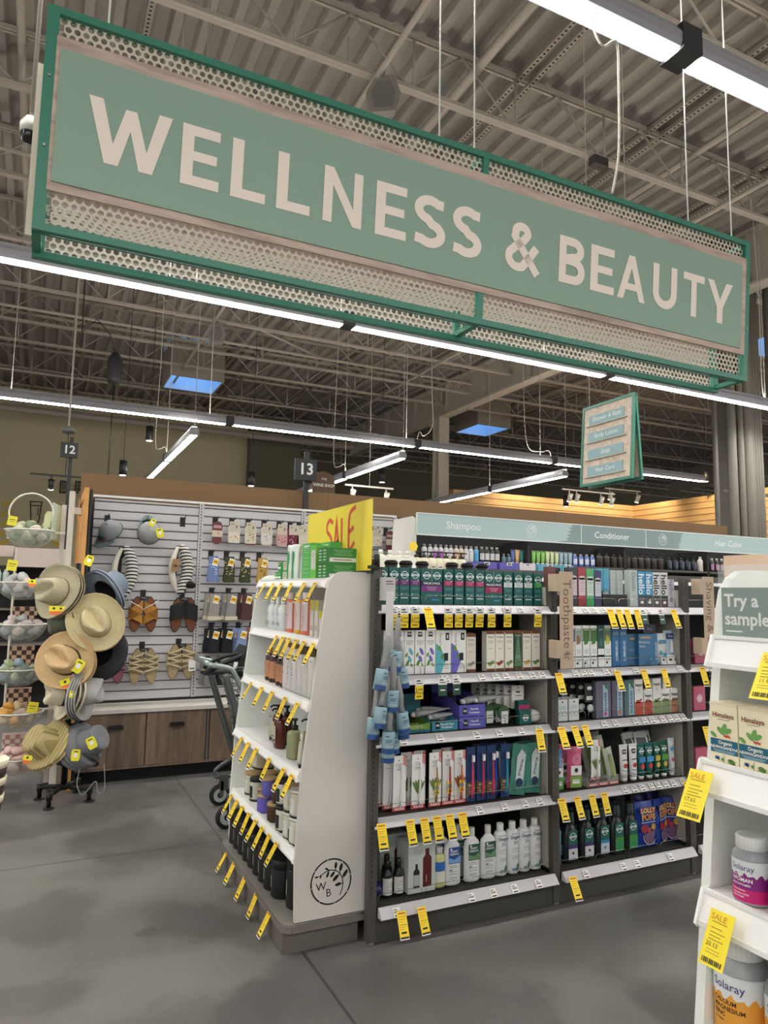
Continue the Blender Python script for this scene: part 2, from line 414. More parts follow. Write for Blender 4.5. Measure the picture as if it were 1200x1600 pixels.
cord([(8.5, 6.1, 7.0), (8.56, 6.1, 5.5), (8.55, 6.1, 4.3), (8.66, 6.1, 4.12), (8.8, 6.1, 4.09)], 'white power cord dropping at the far right edge beside the pipes')
cord([(6.05, 10.72, 7.0), (6.1, 10.72, 5.2), (6.12, 10.72, 4.45), (5.95, 10.72, 4.22), (5.86, 10.72, 4.28), (5.8, 10.72, 4.09)], 'white power cord looping onto the far tube light near the grey column')
cord([(8.1, 10.72, 7.0), (8.12, 10.72, 5.2), (8.2, 10.72, 4.3), (8.5, 10.72, 4.2), (8.7, 10.72, 4.24), (8.78, 10.72, 4.09)], 'white power cord looping onto the far tube light left of the hanging directory')
cord([(4.9, 12.2, 7.0), (4.86, 12.2, 5.4), (4.84, 12.2, 3.95), (4.95, 12.2, 3.8), (5.05, 12.2, 3.86), (5.12, 12.2, 3.69)], 'white power cord looping onto the middle receding tube light')
cord([(1.62, 12.2, 7.0), (1.64, 12.2, 5.4), (1.62, 12.2, 3.95), (1.7, 12.2, 3.8), (1.78, 12.2, 3.84), (1.83, 12.2, 3.69)], 'white power cord looping onto the left receding tube light')

# ================================================================ SKYLIGHTS
SKY = mat((138, 190, 242), .5, emit=1.9); WELL = mat((140, 132, 120), .7)
for x0, x1, y0, y1, nm in ((2.37, 3.52, 15.9, 17.0, 'left'), (10.8, 11.87, 16.35, 17.53, 'middle, near the grey column'), (11.6, 12.7, 8.0, 8.9, 'far right behind the wellness sign')):
    z0 = 6.2; t = thing('skylight', 'square blue skylight in a boxed well, the %s one' % nm, 'skylight', (0, 0, 0), 0, 'roof skylights')
    mb = MB()
    for a, b, c, d in ((x0-.03, x0, y0-.03, y1+.03), (x1, x1+.03, y0-.03, y1+.03), (x0, x1, y0-.03, y0), (x0, x1, y1, y1+.03)): mb.box(a, b, c, d, z0, 7.015, WELL)
    mb.build('light_well', t)
    MB().box(x0, x1, y0, y1, 6.9, 6.94, SKY).build('sky_panel', t)
    mb = MB()
    for a, b, c, d in ((x0, x0+.01, y0, y1), (x1-.01, x1, y0, y1), (x0+.01, x1-.01, y0, y0+.01), (x0+.01, x1-.01, y1-.01, y1)): mb.box(a, b, c, d, z0+.01, 6.9, mat((185, 215, 240), .6))
    mb.build('well_lining', t)

# ================================================================ COLUMNS
t = thing('steel_column', 'grey steel column far behind the aisle under the big roof girder', 'column')
mb = MB(); mb.box(9.2, 9.5, 15.75, 15.8, 0, 6.08, GREY2); mb.box(9.2, 9.5, 16.05, 16.1, 0, 6.08, GREY2); mb.box(9.33, 9.37, 15.8, 16.05, 0, 6.08, GREY2); mb.build('column_shaft', t)
t = thing('pipe_column', 'bundle of grey pipes round a column behind the hair color header', 'column')
PG = mat((118, 114, 104), .55); PG2 = mat((92, 88, 80), .6)
MB().box(9.16, 9.55, 7.05, 7.4, 0, 6.08, PG2).build('column_shaft', t)
for x, y, r in ((8.93, 7.15, .025), (9.06, 6.98, .06), (9.21, 6.95, .045), (9.33, 6.93, .075), (9.47, 6.95, .03), (9.55, 6.97, .03), (9.64, 7.0, .035), (9.72, 7.02, .045), (9.98, 6.98, .06)):
    MB().tube([(x, y, 0), (x, y, 6.9)], r, PG, 10).build('conduit_pipe', t)
MB().box(8.9, 10.05, 7.03, 7.05, 3.0, 3.04, PG2).build('pipe_clamp', t)
# ================================================================ DEPARTMENT SIGN
from mathutils.geometry import tessellate_polygon
GF = mat((56, 128, 106), .4); CREAM = mat((206, 198, 180), .6); SGREEN = mat((146, 172, 154), .7)
LET = mat((246, 234, 222), .7); PLY = wood('CDB8A8', 'AA958A', (1.2, 8, 9), .6)
def perf(mb, O, U, V, nu, nv, pitch, r, m):
    """hexagonal pattern of punched holes: O origin, U and V unit vectors, nu x nv cells"""
    O, U, V = Vector(O), Vector(U), Vector(V); hy = pitch*.866
    for j in range(nv):
        for i in range(nu):
            c = O+U*((i+.5+.5*(j % 2))*pitch)+V*((j+.5)*hy)
            o = []; q = []
            for k in range(12):
                a = 2*PI*k/12
                q.append(c+U*(r*math.cos(a))+V*(r*math.sin(a)))
                # cell outline: rectangle pitch x hy
                ca, sa = math.cos(a), math.sin(a); s = min(pitch/2/abs(ca) if abs(ca) > 1e-6 else 9, hy/2/abs(sa) if abs(sa) > 1e-6 else 9)
                o.append(c+U*(s*ca)+V*(s*sa))
            L = o+q; fs = [(k, (k+1) % 12, 12+(k+1) % 12, 12+k) for k in range(12)]
            # snap corners so that neighbouring cells close up
            for k in (1, 5, 7, 11):
                sx = 1 if k in (1, 11) else -1; sy = 1 if k in (1, 5) else -1
                L[k] = c+U*(sx*pitch/2)+V*(sy*hy/2)
            mb.add(L, fs, m)
def stroke(mb, pts, w, m, y, ox=0, oz=0, h=1, closed=False):
    """flat ribbon of constant width through 2D points, mitred at the corners"""
    P = [Vector((p[0], p[1])) for p in pts]; P = [p for i, p in enumerate(P) if i == 0 or (p-P[i-1]).length > 1e-5]; n = len(P); vs = []
    for i in range(n):
        a = P[i-1] if (i > 0 or closed) else None; b = P[(i+1) % n] if (i < n-1 or closed) else None
        if a is None: d = (b-P[i]).normalized(); nn = Vector((-d.y, d.x)); k = 1
        elif b is None: d = (P[i]-a).normalized(); nn = Vector((-d.y, d.x)); k = 1
        else:
            d1 = (P[i]-a).normalized(); d2 = (b-P[i]).normalized(); n1 = Vector((-d1.y, d1.x)); n2 = Vector((-d2.y, d2.x))
            nn = (n1+n2).normalized(); k = min(1/max(nn.dot(n1), .3), 3)
        vs += [P[i]+nn*(w/2*k), P[i]-nn*(w/2*k)]
    fs = [(2*i, 2*i+1, 2*i+3, 2*i+2) for i in range(n-1)]
    if closed: fs.append((2*n-2, 2*n-1, 1, 0))
    mb.add([(ox+v.x*h, y, oz+v.y*h) for v in vs], fs, m)
def arcp(cx, cy, rx, ry, a0, a1, n=12): return [(cx+rx*math.cos(R(a0+(a1-a0)*i/n)), cy+ry*math.sin(R(a0+(a1-a0)*i/n))) for i in range(n+1)]
SW = .185; hs = SW/2
GLY = {   # width, polygons / strokes in a unit-height cell
 'W': (1.22, [('p', [(0,1),(.2,1),(.37,.33),(.53,.93),(.69,.93),(.86,.33),(1.02,1),(1.22,1),(.96,0),(.76,0),(.61,.6),(.46,0),(.26,0)])]),
 'E': (.62, [('p', [(0,0),(.62,0),(.62,.17),(.19,.17),(.19,.42),(.57,.42),(.57,.58),(.19,.58),(.19,.83),(.61,.83),(.61,1),(0,1)])]),
 'L': (.58, [('p', [(0,0),(.58,0),(.58,.17),(.19,.17),(.19,1),(0,1)])]),
 'N': (.78, [('p', [(0,0),(.18,0),(.18,.68),(.6,0),(.78,0),(.78,1),(.6,1),(.6,.32),(.18,1),(0,1)])]),
 'A': (.9, [('p', [(0,0),(.19,0),(.275,.22),(.625,.22),(.71,0),(.9,0),(.545,1),(.355,1)]), ('h', [(.33,.37),(.57,.37),(.45,.72)])]),
 'U': (.76, [('s', [(hs,1),(hs,.36)]+arcp(.38,.36,.38-hs,.36-hs,180,360)[1:]+[(.76-hs,1)])]),
 'T': (.74, [('p', [(.275,0),(.465,0),(.465,.83),(.74,.83),(.74,1),(0,1),(0,.83),(.275,.83)])]),
 'Y': (.82, [('p', [(.315,0),(.505,0),(.505,.38),(.82,1),(.61,1),(.41,.57),(.21,1),(0,1),(.315,.38)])]),
 'S': (.66, [('s', [(.6,.86)]+arcp(.33,.725,.225,.275-hs,50,260,14)+arcp(.335,.275,.235,.275-hs,80,-130,14)+[(.05,.15)])]),
 'B': (.68, [('s', [(hs,0),(hs,1)]), ('s', [(hs,1-hs),(.36,1-hs)]+arcp(.36,.74,.2,.26-hs,90,-90,10)+[(hs,.5)]), ('s', [(hs,.5),(.39,.5)]+arcp(.39,.29,.2,.29-hs,90,-90,10)+[(hs,hs)])]),
 '&': (.88, [('s', [(.88,.0),(.24,.70)]+arcp(.42,.80,.165,.12,195,-30,14)+[(.47,.64),(.25,.48)]+arcp(.34,.27,.25,.19,125,300,14)+[(.60,.26),(.84,.56)])]),
}
def signletter(mb, ch, x, z, h, w_to, m, y):
    """one capital fitted to the width w_to"""
    w, parts = GLY[ch]; sx = w_to/(w*h); k0 = len(mb.v)
    if ch == 'A':
        for pl in ([(0,0),(.19,0),(.275,.22),(.33,.37),(.45,.72),(.45,1),(.355,1)], [(.9,0),(.545,1),(.45,1),(.45,.72),(.57,.37),(.625,.22),(.71,0)], [(.275,.22),(.625,.22),(.57,.37),(.33,.37)]):
            mb.add([(x+a*h*sx, y, z+b*h) for a, b in pl], [tuple(range(len(pl)))], m)
    else:
        for q_, (kind, pts) in enumerate(parts):
            y = y-.0005*q_
            if kind == 'p':
                tri = tessellate_polygon([[Vector((a, b, 0)) for a, b in pts]])
                mb.add([(x+a*h*sx, y, z+b*h) for a, b in pts], [tuple(t) for t in tri], m)
            else: stroke(mb, [(a*sx, b) for a, b in pts], SW*(.93 if ch == '&' else 1), m, y, x, z, h)
XL, XR, ZB, ZT = -.10, 3.54, 2.675, 3.48
DY = .19
t = thing('department_sign', 'big green hanging sign reading wellness and beauty in perforated frame', 'sign', (0, 2.63, ZB))
tilt = math.atan2(.06, ZT-ZB); H_ = ZT-ZB
FT = Euler((tilt, 0, 0)).to_matrix().to_4x4()            # front face leans out at the top
def face(sgn, y0, nm):
    T_ = FT if sgn < 0 else Matrix.Translation((0, y0, -.018))
    mb = MB(); mb.T = T_; b = .03
    mb.box(XL, XR, -.015, .015, 0, .026, GF); mb.box(XL, XR, -.015, .015, H_-.026, H_, GF)
    mb.box(XL, XL+.04, -.0149, .0149, .026, H_-.026, GF); mb.box(XR-.04, XR, -.0149, .0149, .026, H_-.026, GF)
    xm = 1.735; mb.box(xm-.015, xm+.015, -.014, .014, .026, .15, GF); mb.box(xm-.015, xm+.015, -.014, .014, H_-.15, H_-.026, GF)
    for x in (XL+.02, XR-.02):
        for z in (.3, .55): mb.lathe([(.007, 0), (.005, .004)], mat((150, 170, 160), .3, .8), 8, T=Tm((x, -.0149, z), rx=R(90)))
    mb.build(nm, t)
    mb = MB(); mb.T = T_; pit = .0295; n = int((XR-XL-.08)/pit)
    CM = CREAM if sgn < 0 else mat((240, 236, 224), .6)  # rear metal paler: the light falling on it put into its colour
    perf(mb, (XL+.04, .004, .024), (1, 0, 0), (0, 0, 1), n, 5 if sgn < 0 else 8, pit, .0108, CM)
    perf(mb, (XL+.04, .004, H_-.024-.0255*5), (1, 0, 0), (0, 0, 1), n, 5, pit, .0108, CM)
    mb.build('perforated_panel', t)
face(-1, 0, 'front_frame'); face(1, DY, 'rear_frame')
for s_, y_ in ((-1, -.004), (1, DY+.016)):
    T_ = FT if s_ < 0 else Matrix.Translation((0, DY, -.018))
    yy = -.014 if s_ < 0 else .014
    mb = MB(); mb.T = T_; mb.box(XL+.036, XR-.036, yy-.004, yy+.004, .145, H_-.105, PLY); mb.build('plywood_panel', t)
    yg = yy+s_*.008
    mb = MB(); mb.T = T_; mb.box(XL+.05, XR-.075, yg-.003, yg+.003, .176, H_-.152, SGREEN); mb.build('colour_panel', t, label='sage green panel')
for ch, x0, w_ in (('W',.051,.289),('E',.378,.144),('L',.567,.138),('L',.75,.141),('N',.947,.173),('E',1.183,.148),('S',1.362,.166),('S',1.558,.161),('&',1.851,.185),('B',2.164,.16),('E',2.361,.155),('A',2.538,.19),('U',2.782,.172),('T',3.002,.160),('Y',3.185,.20)):
    mb = MB(); mb.T = FT; signletter(mb, ch, x0, .285, .232, w_, LET, -.027); mb.build('letter', t)
mb = MB(); pit = .0295
for yy in (0, DY):      # rails along the bottom and the top
    mb.box(XL, XR, yy+.0151, yy+.02, -.004, .0, GF)
for x in (XL, XR-.03, 1.72):
    mb.box(x, x+.03, .016, DY-.016, .001, .025, GF)
    mb.box(x, x+.03, -.04, DY-.016, H_-.027, H_-.003, GF)
mb.build('cross_bar', t)
MB().box(XL-.028, XL-.001, DY-.012, DY+.002, .06, H_-.06, CREAM).build('rear_flange', t, label='pale edge of the rear board')
for x, y in ((1.70, .04), (1.54, .09), (3.45, .04), (3.16, .09), (.1, .04)):
    MB().tube([(x, y-.06, H_), (x, y-.06, 7.05-ZB)], .004, mat((235, 235, 230), .4), 5).build('suspension_wire', t)

# ================================================================ DIRECTORY SIGN (hangs across the aisle, faces left)
SERIF_W = mat((232, 232, 226), .7); BLUEG = mat((146, 176, 180), .7)
DX, DZ0, DZ1 = 4.0, 2.335, 3.004
t = thing('directory_sign', 'hanging directory board in green frame listing shower, lotion, soap and hair care', 'sign', (DX, 4.18, DZ0))
hh = DZ1-DZ0; ang = math.atan2(.045, hh)
for s_ in (-1, 1):
    # local frame: u runs along the board (towards the viewer = right in the picture), faces -X or +X
    T_ = Matrix.Translation((s_*.005 + s_*.045, 0, 0)) @ Euler((0, -s_*ang if s_ > 0 else ang, 0)).to_matrix().to_4x4() @ Euler((0, 0, R(-90) if s_ < 0 else R(90))).to_matrix().to_4x4()
    mb = MB(); mb.T = T_
    for a in ((-.285, .285, 0, .022), (-.285, .285, hh-.022, hh), (-.285, -.263, .022, hh-.022), (.263, .285, .022, hh-.022)): mb.box(a[0], a[1], -.01, .01, a[2], a[3], GF)
    mb.build('frame', t)
    mb = MB(); mb.T = T_; mb.box(-.263, .263, -.004, .004, .022, hh-.022, wood('D9C9B6', 'BFAE9B', (1, 8, 8), .6)); mb.build('plywood_panel', t)
    for i, w in enumerate(('Shower & Bath', 'Body Lotion', 'Soap', 'Hair Care')):
        zc = hh-.125-i*.142
        mb = MB(); mb.T = T_; mb.box(-.20, .185, -.012, -.006, zc-.04, zc+.035, BLUEG); mb.box(-.225, .215, -.02, -.004, zc-.052, zc-.046, mat((200, 198, 190), .5))
        mb.text(w, .052, 0, zc, SERIF_W, y=-.0125); mb.build('category_strip', t)
for y in (-.22, .22): MB().tube([(0, y, hh), (0, y, 7.05-DZ0)], .004, CORD, 5).build('suspension_wire', t)

# ================================================================ AISLE NUMBER SIGNS
def aisle_sign(n, loc, s, pole_to, label):
    t = thing('aisle_sign', label, 'sign', loc, 0, 'aisle number signs'); D = mat((44, 46, 48), .6)
    mb = MB(); mb.box(-.105*s, .105*s, -.02, .02, 0, .2*s, D); mb.text(n, .15*s, 0, .1*s, mat((235, 235, 232), .6), y=-.021, bold=.02); mb.build('number_plate', t)
    mb = MB(); mb.box(.0, .05*s*.9, .021, .06, pole_to-loc[2], .28*s, D); mb.build('pole', t); return t
aisle_sign('13', (2.17, 6.17, 2.475), 1.0, 2.20, 'dark square aisle sign with number 13 on a grey pole')
aisle_sign('12', (.235, 9.2, 3.0), .92, .0, 'dark square aisle sign with number 12 at the left')
t = thing('arched_sign', 'brown arched wine shop sign standing behind the brown fascia', 'sign', (4.0, 10.5, 2.98))
mb = MB(); mb.prism([(-.19, 0), (.19, 0), (.19, .2)]+[(.19*math.cos(R(a)), .2+.19*math.sin(R(a))) for a in range(15, 180, 15)]+[(-.19, .2)], -.03, 0, mat((92, 70, 44), .6)); mb.build('board', t)
mb = MB(); mb.text('THE', .05, 0, .26, SERIF_W, y=-.031); mb.text('WINE SHOP', .068, 0, .16, SERIF_W, y=-.031, bold=.01); mb.build('lettering', t)
MB().box(-.1, .1, -.02, 0, -2.98, 0, mat((92, 70, 44), .6)).build('post', t)

# ================================================================ PENDANT SPOTS, TRACKS, SENSOR, SPEAKERS
BLK = mat((24, 24, 25), .5); GLOW = mat((255, 240, 215), .5, emit=6)
t = thing('pendant_spotlight', 'x', 'spotlight')
MB().lathe([(.065, 0), (.065, .26)], BLK, 14).build('housing', t)
MB().lathe([(.05, -.006), (.055, .0)], GLOW, 12).build('lens', t)
MB().tube([(0, 0, 0), (0, 0, 1)], .005, BLK, 4).build('cable', t, loc=(0, 0, .26))
for x, y, z, s in ((1.62, 13, 4.08, 'upper one left of the receding tube light'), (1.21, 13, 3.42, 'low one at the left above the brown fascia'), (3.50, 13, 3.42, 'low one left of aisle sign 13'), (6.24, 13, 3.72, 'one against the grey column'), (15.8, 13, 4.55, 'one on the far right beside the pipes'), (11.05, 13, 3.55, 'one above the timber partition')):
    o = put(t, (x, y, z), 0, 'small black cylinder pendant spotlight, the %s' % s, 'black pendant spotlights')
    [c for c in o.children if c.name.startswith('cable')][0].scale = (1, 1, 7.05-z-.26)
def track(x0, x1, y, z, heads, label, c=mat((190, 184, 170), .5)):
    t = thing('track_light', label, 'light', (0, y, z), 0, 'track lights')
    MB().box(x0, x1, -.02, .02, 0, .03, c).build('rail', t)
    for h in heads:
        mb = MB(); mb.tube([(h, 0, 0), (h, 0, -.08)], .012, c, 5); mb.lathe([(.04, -.1), (.055, .08)], c, 10, T=Tm((h, -.02, -.15), rx=R(25))); mb.build('spot_head', t)
        MB().lathe([(.045, -.105), (.045, -.101)], GLOW, 10, T=Tm((h, -.02, -.15), rx=R(25))).build('lens', t)
    MB().tube([((x0+x1)/2, 0, .03), ((x0+x1)/2, 0, 7.05-z)], .006, c, 4).build('rod', t)
track(5.0, 6.0, 12, 3.42, (5.15, 5.85), 'pale track light with two spots above the sale sign')
track(10.1, 11.6, 12, 3.75, (10.3, 10.5, 11.2, 11.5), 'pale track light with four spots below the hanging directory')
track(11.7, 12.8, 12.4, 3.95, (11.85, 12.7), 'pale track light with two spots right of the hanging directory')
track(-.25, .9, 14, 3.45, (.1,), 'dark track light with one spot in front of the bar lettering', mat((40, 38, 36), .5))
track(17.2, 18.6, 13, 5.15, (17.9,), 'dark track light behind the pipe column', mat((60, 56, 50), .5))
t = thing('ceiling_sensor', 'round grey sensor on a long thin pole above aisle sign 12', 'sensor', (.185, 8, 3.05))
mb = MB(); mb.lathe([(.02, 0), (.065, .01), (.07, .05), (.03, .075)], mat((80, 80, 76), .5), 16); mb.build('sensor_head', t)
MB().tube([(0, 0, .07), (0, 0, 4.0)], .012, GREY2, 6).build('pole', t)
t = thing('speaker', 'diamond shaped grey ceiling speaker above the wellness sign', 'speaker')
mb = MB(); mb.prism([(-.16, 0), (-.1, -.2), (.12, -.16), (.17, .02), (.1, .2), (-.08, .17)], -.05, .05, mat((132, 128, 120), .6)); mb.build('body', t)
mb = MB(); mb.prism([(-.12, 0), (-.07, -.15), (.09, -.12), (.12, .02), (.06, .15), (-.06, .12)], -.055, -.05, mat((112, 110, 104), .7)); mb.build('grille', t)
MB().box(-.02, .02, -.02, .02, .15, .3, GREY).build('bracket', t)
put(t, (2.67, 5.70, 6.18), R(-20), group='ceiling speakers')
put(t, (2.66, 12.72, 6.14), R(-20), 'diamond shaped grey ceiling speaker beside the left skylight', 'ceiling speakers')
put(t, (12.5, 11.03, 6.16), R(20), 'diamond shaped grey ceiling speaker near the middle skylight', 'ceiling speakers')
tag(MB().box(-.1, .1, -.05, .05, 0, .1, mat((60, 56, 52), .5)).build('junction_box', loc=(5.39, 5.72, 6.28)), 'small dark junction box on the roof joist above the wellness sign', 'junction box')
t = thing('cable_reel', 'dark coiled cable hanging under the roof at the left', 'cable', (.86, 11.5, 4.9))
mb = MB(); mb.lathe([(.09, -.28), (.11, -.2), (.11, .1), (.06, .2)], mat((36, 36, 38), .6), 12); mb.build('reel', t)
MB().tube([(0, 0, -.28), (0, 0, -1.9)], .008, BLK, 4).build('cable', t); MB().tube([(0, 0, .2), (-.1, 0, .5), (-.3, 0, .7), (-.5, 0, .45), (-.52, 0, 2.122)], .01, BLK, 5).build('cable', t)
t = thing('security_camera', 'white dome security camera peeking out left of the wellness sign', 'camera', (-.145, 3.0, 3.24))
MB().lathe([(.0, -.04), (.022, -.036), (.034, -.02), (.034, 0)], mat((30, 30, 32), .15), 14, cap=False).build('dome', t)
MB().lathe([(.038, 0), (.04, .04), (.022, .07)], mat((210, 208, 200), .5), 14).build('housing', t)
MB().tube([(0, 0, .09), (0, 0, 3.782)], .01, GREY2, 6).build('pole', t)

# ================================================================ LETTERING ON THE BACK WALL
def outline(ch, x, z, s, name, label, cat):
    mb = MB()
    if ch == 'glass':
        stroke(mb, [(-.5,1),(.5,1),(.32,-1),(-.32,-1)], .1, BLK, 0, 0, 0, s, True); stroke(mb, [(-.42,.62),(.42,.62)], .1, BLK, 0, 0, 0, s)
        stroke(mb, [(.25,.45),(.18,-.3)], .07, BLK, 0, 0, 0, s)
    else:
        for k in (1.13, 1.0): mb.text(ch, s*k, 0, 0, BLK if k > 1 else mat((128, 121, 98), .8), y=-.02 if k > 1 else -.03, bold=.05 if k > 1 else -.0)
    o = mb.build(name, loc=(x, 21.97, z)); tag(o, label, cat); return o
outline('B', .50, 4.28, .42, 'wall_letter', 'black outlined letter B on the olive back wall', 'letter')
outline('R', .90, 4.30, .42, 'wall_letter', 'black outlined letter R on the olive back wall beside the fascia', 'letter')
outline('glass', -.19, 3.54, .29, 'wall_drawing', 'black line drawing of a glass on the olive back wall', 'wall drawing')
YC = mat((206, 176, 70), .6)
for sx, x0, nm in ((1, -1.02, 'left'), (-1, .55, 'right')):
    for k in range(5):
        z = 3.75-.27*k; mb = MB(); mb.quad((x0, 0, z-.02), (x0+.26*sx, 0, z+.12), (x0+.26*sx, 0, z), (x0, 0, z-.14), YC)
        tag(mb.build('chevron_stripe', loc=(0, 21.97, 0)), 'yellow slanted stripe on the olive wall, %s column, %s from the top' % (nm, ORD[k]), 'decal', 'yellow wall stripes')
# ================================================================ SHELVING ROW IN THE MIDDLE
DK = mat((78, 76, 71), .5); DKP = mat((70, 68, 63), .5); BKD = mat((30, 29, 28), .6); RAIL = mat((196, 194, 198), .35)
PANEL = mat((176, 172, 160), .6); WHT = mat((242, 242, 239), .45); CHR = mat((190, 188, 182), .25, .9)
CLEAR = mat((235, 240, 240), .1, alpha=.22); TAN = mat((196, 174, 150), .7); TANT = mat((120, 98, 78), .7)
TKT = mat((236, 234, 230), .6); INK = mat((50, 46, 44), .7)
SH = (1.397, 1.087, .83, .498, .149)            # heights of the five shelf edges
def tickets(parent, xs, z, y, slope=.35):
    for x in xs:
        mb = MB(); T_ = Tm((x, y, z), rx=slope)
        mb.box(-.017, .017, -.0012, 0, -.026, .012, TKT, T_)
        mb.box(-.012, .004, -.0018, -.0012, .003, .006, INK, T_); mb.box(-.012, .012, -.0018, -.0012, -.009, -.001, mat((150, 146, 142), .7), T_); mb.box(-.012, .012, -.0018, -.0012, -.022, -.017, INK, T_)
        mb.build('shelf_ticket', parent)
def bay(x0, x1, label, tick, last=False, depth=.5, front=2.80, sh=SH):
    t = thing('shelving_bay', label, 'shelving', (x0, front, 0), 0, 'dark shelving bays of the middle row'); w = x1-x0; c = .021
    for a in ((-c, w-c) if last else (-c,)):
        mb = MB(); mb.box(a, a+2*c-.003, 0, .035, .012, 1.555, DK)
        for z in range(60): mb.box(a+.012, a+.016, -.0008, 0, .2+z*.022, .21+z*.022, BKD)
        mb.build('upright', t)
        MB().cyl(.02, 0, .012, mat((120, 118, 112), .4), 10, (a+c, .02, 0)).build('foot', t)
    MB().box(c, w-c, depth-.03, depth, .1, 1.50, BKD).build('back_panel', t)
    for a in (c, w-c-.006): MB().box(a, a+.006, .036, .25, .16, 1.49, PANEL).build('side_panel', t)
    mb = MB(); mb.box(c, w-c, .006, .024, .004, .108, DKP); mb.build('base_panel', t)
    for k, z in enumerate(sh):
        d0 = -.005 if k == 4 else .03
        mb = MB(); mb.box(c+.002, w-c-.002, d0+.012, depth-.031, z-.03, z-.012, DK); mb.box(c+.002, w-c-.002, d0+.002, d0+.012, z-.03, z+.002, BKD)
        s = mb.build('shelf', t)
        ry = d0-.03
        mb = MB(); mb.prism([(d0+.001, z-.001), (d0-.006, z-.001), (ry-.008, z-.036), (ry-.004, z-.040), (d0+.001, z-.040)], c-.018 if k < 4 else c+.002, w-c+.016 if k < 4 else w-c, RAIL, 'yz'); mb.build('price_rail', s)
        mb = MB(); n = 4; step = (w-2*c)/n
        for i in range(n):
            a = c+.01+i*step; b_ = a+step-.02
            mb.tube([(a, d0+.018, z), (a, d0+.018, z+.032), (a+.012, d0+.018, z+.042), (b_-.012, d0+.018, z+.042), (b_, d0+.018, z+.032), (b_, d0+.018, z)], .0012, CHR, 4)
        mb.build('wire_fence', s)
        tickets(s, [q*w for q in tick[k]], z-.015, d0-.0245, -.72)
    return t
B1 = bay(1.335, 2.30, 'dark shelving bay full of toothpaste, brushes and mouthwash right of the white end display',
    ((.1, .19, .27, .46, .54, .62, .70, .79, .88), (.36, .42, .56, .64, .70, .78, .86, .92), (.14, .33, .53, .66, .79, .9), (.55, .69, .81, .9), (.1, .48, .6, .72, .86)))
B2 = bay(2.30, 3.215, 'dark shelving bay with tall tan toothpaste banner on its left upright', ((.13, .22, .28, .35, .68, .80), (.14, .2, .25, .36, .42, .58, .93), (.34, .42, .57, .64, .70, .78, .84, .89, .95), (.48, .55, .61, .68, .73, .79, .85, .93), (.16, .42, .52, .77)))
B3 = bay(3.215, 4.13, 'dark shelving bay mostly hidden behind the white display on the right', ((.2, .5), (.3, .6), (.2, .6), (.4, .7), (.3, .6)))
bay(4.13, 5.05, 'dark shelving bay at the far end of the middle row', ((.2, .5), (.3, .6), (.2, .6), (.4, .7), (.3, .6)), True)

t = thing('shelving_bay', 'rear side of the middle shelving row facing the far aisle', 'shelving', (1.335, 3.41, 0))
MB().box(.025, 3.7, -.105, -.002, .0, 1.53, BKD).build('spine_panel', t); MB().box(.02, 3.7, 0, .5, .0, .14, DKP).build('base_panel', t)
for z in (.5, .85, 1.2, 1.555): MB().box(.02, 3.7, 0, .5 if z < 1.5 else .42, z-.03, z, WHT).build('shelf', t)
for x in (0, .93, 1.85, 2.78, 3.7): MB().box(x-.01, x+.01, 0, .46, .14, 1.52, PANEL).build('side_panel', t)

# tall tan banners clipped to the uprights
def banner(x, word, label):
    t = thing('category_banner', label, 'banner', (x, 2.735, 1.10), 0, 'tan category banners')
    mb = MB(); mb.box(-.036, .044, 0, .006, 0, .467, TAN); mb.build('banner_board', t)
    mb = MB(); mb.text(word, .068, .004, .262 if len(word) < 12 else .44, TANT, y=-.0006, rot=R(-90), align='CENTER' if len(word) < 12 else 'LEFT', sx=1.05)
    for k in range(2): mb.arc(.004, .062 if k == 0 else .062, .022-.0*k, .0015, TANT, -.0006, 20)
    for a in (40, 80, 120, 160, 220, 300): mb.disc(.004+.012*math.cos(R(a)), .062+.012*math.sin(R(a)), .005, TANT, -.0008, 8, 1.6, .7, rot=R(a))
    mb.build('lettering', t)
    for z in (.05, .37): MB().box(-.06, -.036, 0, .06, z, z+.085, TAN).build('clip', t)
    return t
banner(2.318, 'Toothpaste', 'tall tan banner reading toothpaste sideways on the upright between two bays')
banner(3.31, 'Shaving & Deodorant', 'tall tan banner reading shaving and deodorant partly behind the white display')

# ================================================================ END DISPLAYS (shelves face left)
ECO = mat((212, 208, 200), .5); ECI = mat((232, 235, 228), .5); BASE = mat((104, 99, 92), .5)
PROF = [(1.348, .12), (1.018, .12), (1.012, .35), (1.029, .694), (1.064, .985), (1.094, 1.244), (1.122, 1.46), (1.132, 1.495), (1.15, 1.52), (1.175, 1.534), (1.20, 1.537), (1.348, 1.537)]
def leaf_logo(mb, cx, cz, r, y, m):
    for k in range(8):
        a = R(12+45*k); mb.arc(cx, cz, r, r*.07, m, y, 8, a, a+R(43), sx=1.0)
    st = [(.45,-.68),(.56,-.45),(.6,-.15),(.56,.1),(.42,.33),(.2,.48),(-.1,.52),(-.35,.44),(-.6,.3)]
    mb2 = [(cx+p*r, cz+q*r) for p, q in st]
    stroke(mb, mb2, r*.045, m, y)
    for p, q, a, l in ((.56,.05,55,.42), (.42,.33,75,.4), (.2,.48,85,.34), (-.12,.52,150,.22), (-.62,.3,185,.2), (-.5,.36,250,.16), (-.12,.5,250,.3), (.2,.46,228,.34), (.42,.3,222,.42), (.58,-.15,188,.36)):
        ca, sa = math.cos(R(a)), math.sin(R(a)); mb.disc(cx+(p+l*.62*ca)*r, cz+(q+l*.62*sa)*r, l*r*.46, m, y, 12, 1.0, .45, rot=R(a)); stroke(mb, [(cx+p*r, cz+q*r), (cx+(p+l*.5*ca)*r, cz+(q+l*.5*sa)*r)], r*.04, m, y)
    mb.text('W', r*.5, cx-.5*r, cz-.18*r, m, y=y, rot=R(4)); mb.text('B', r*.5, cx-.12*r, cz-.5*r, m, y=y, rot=R(4))
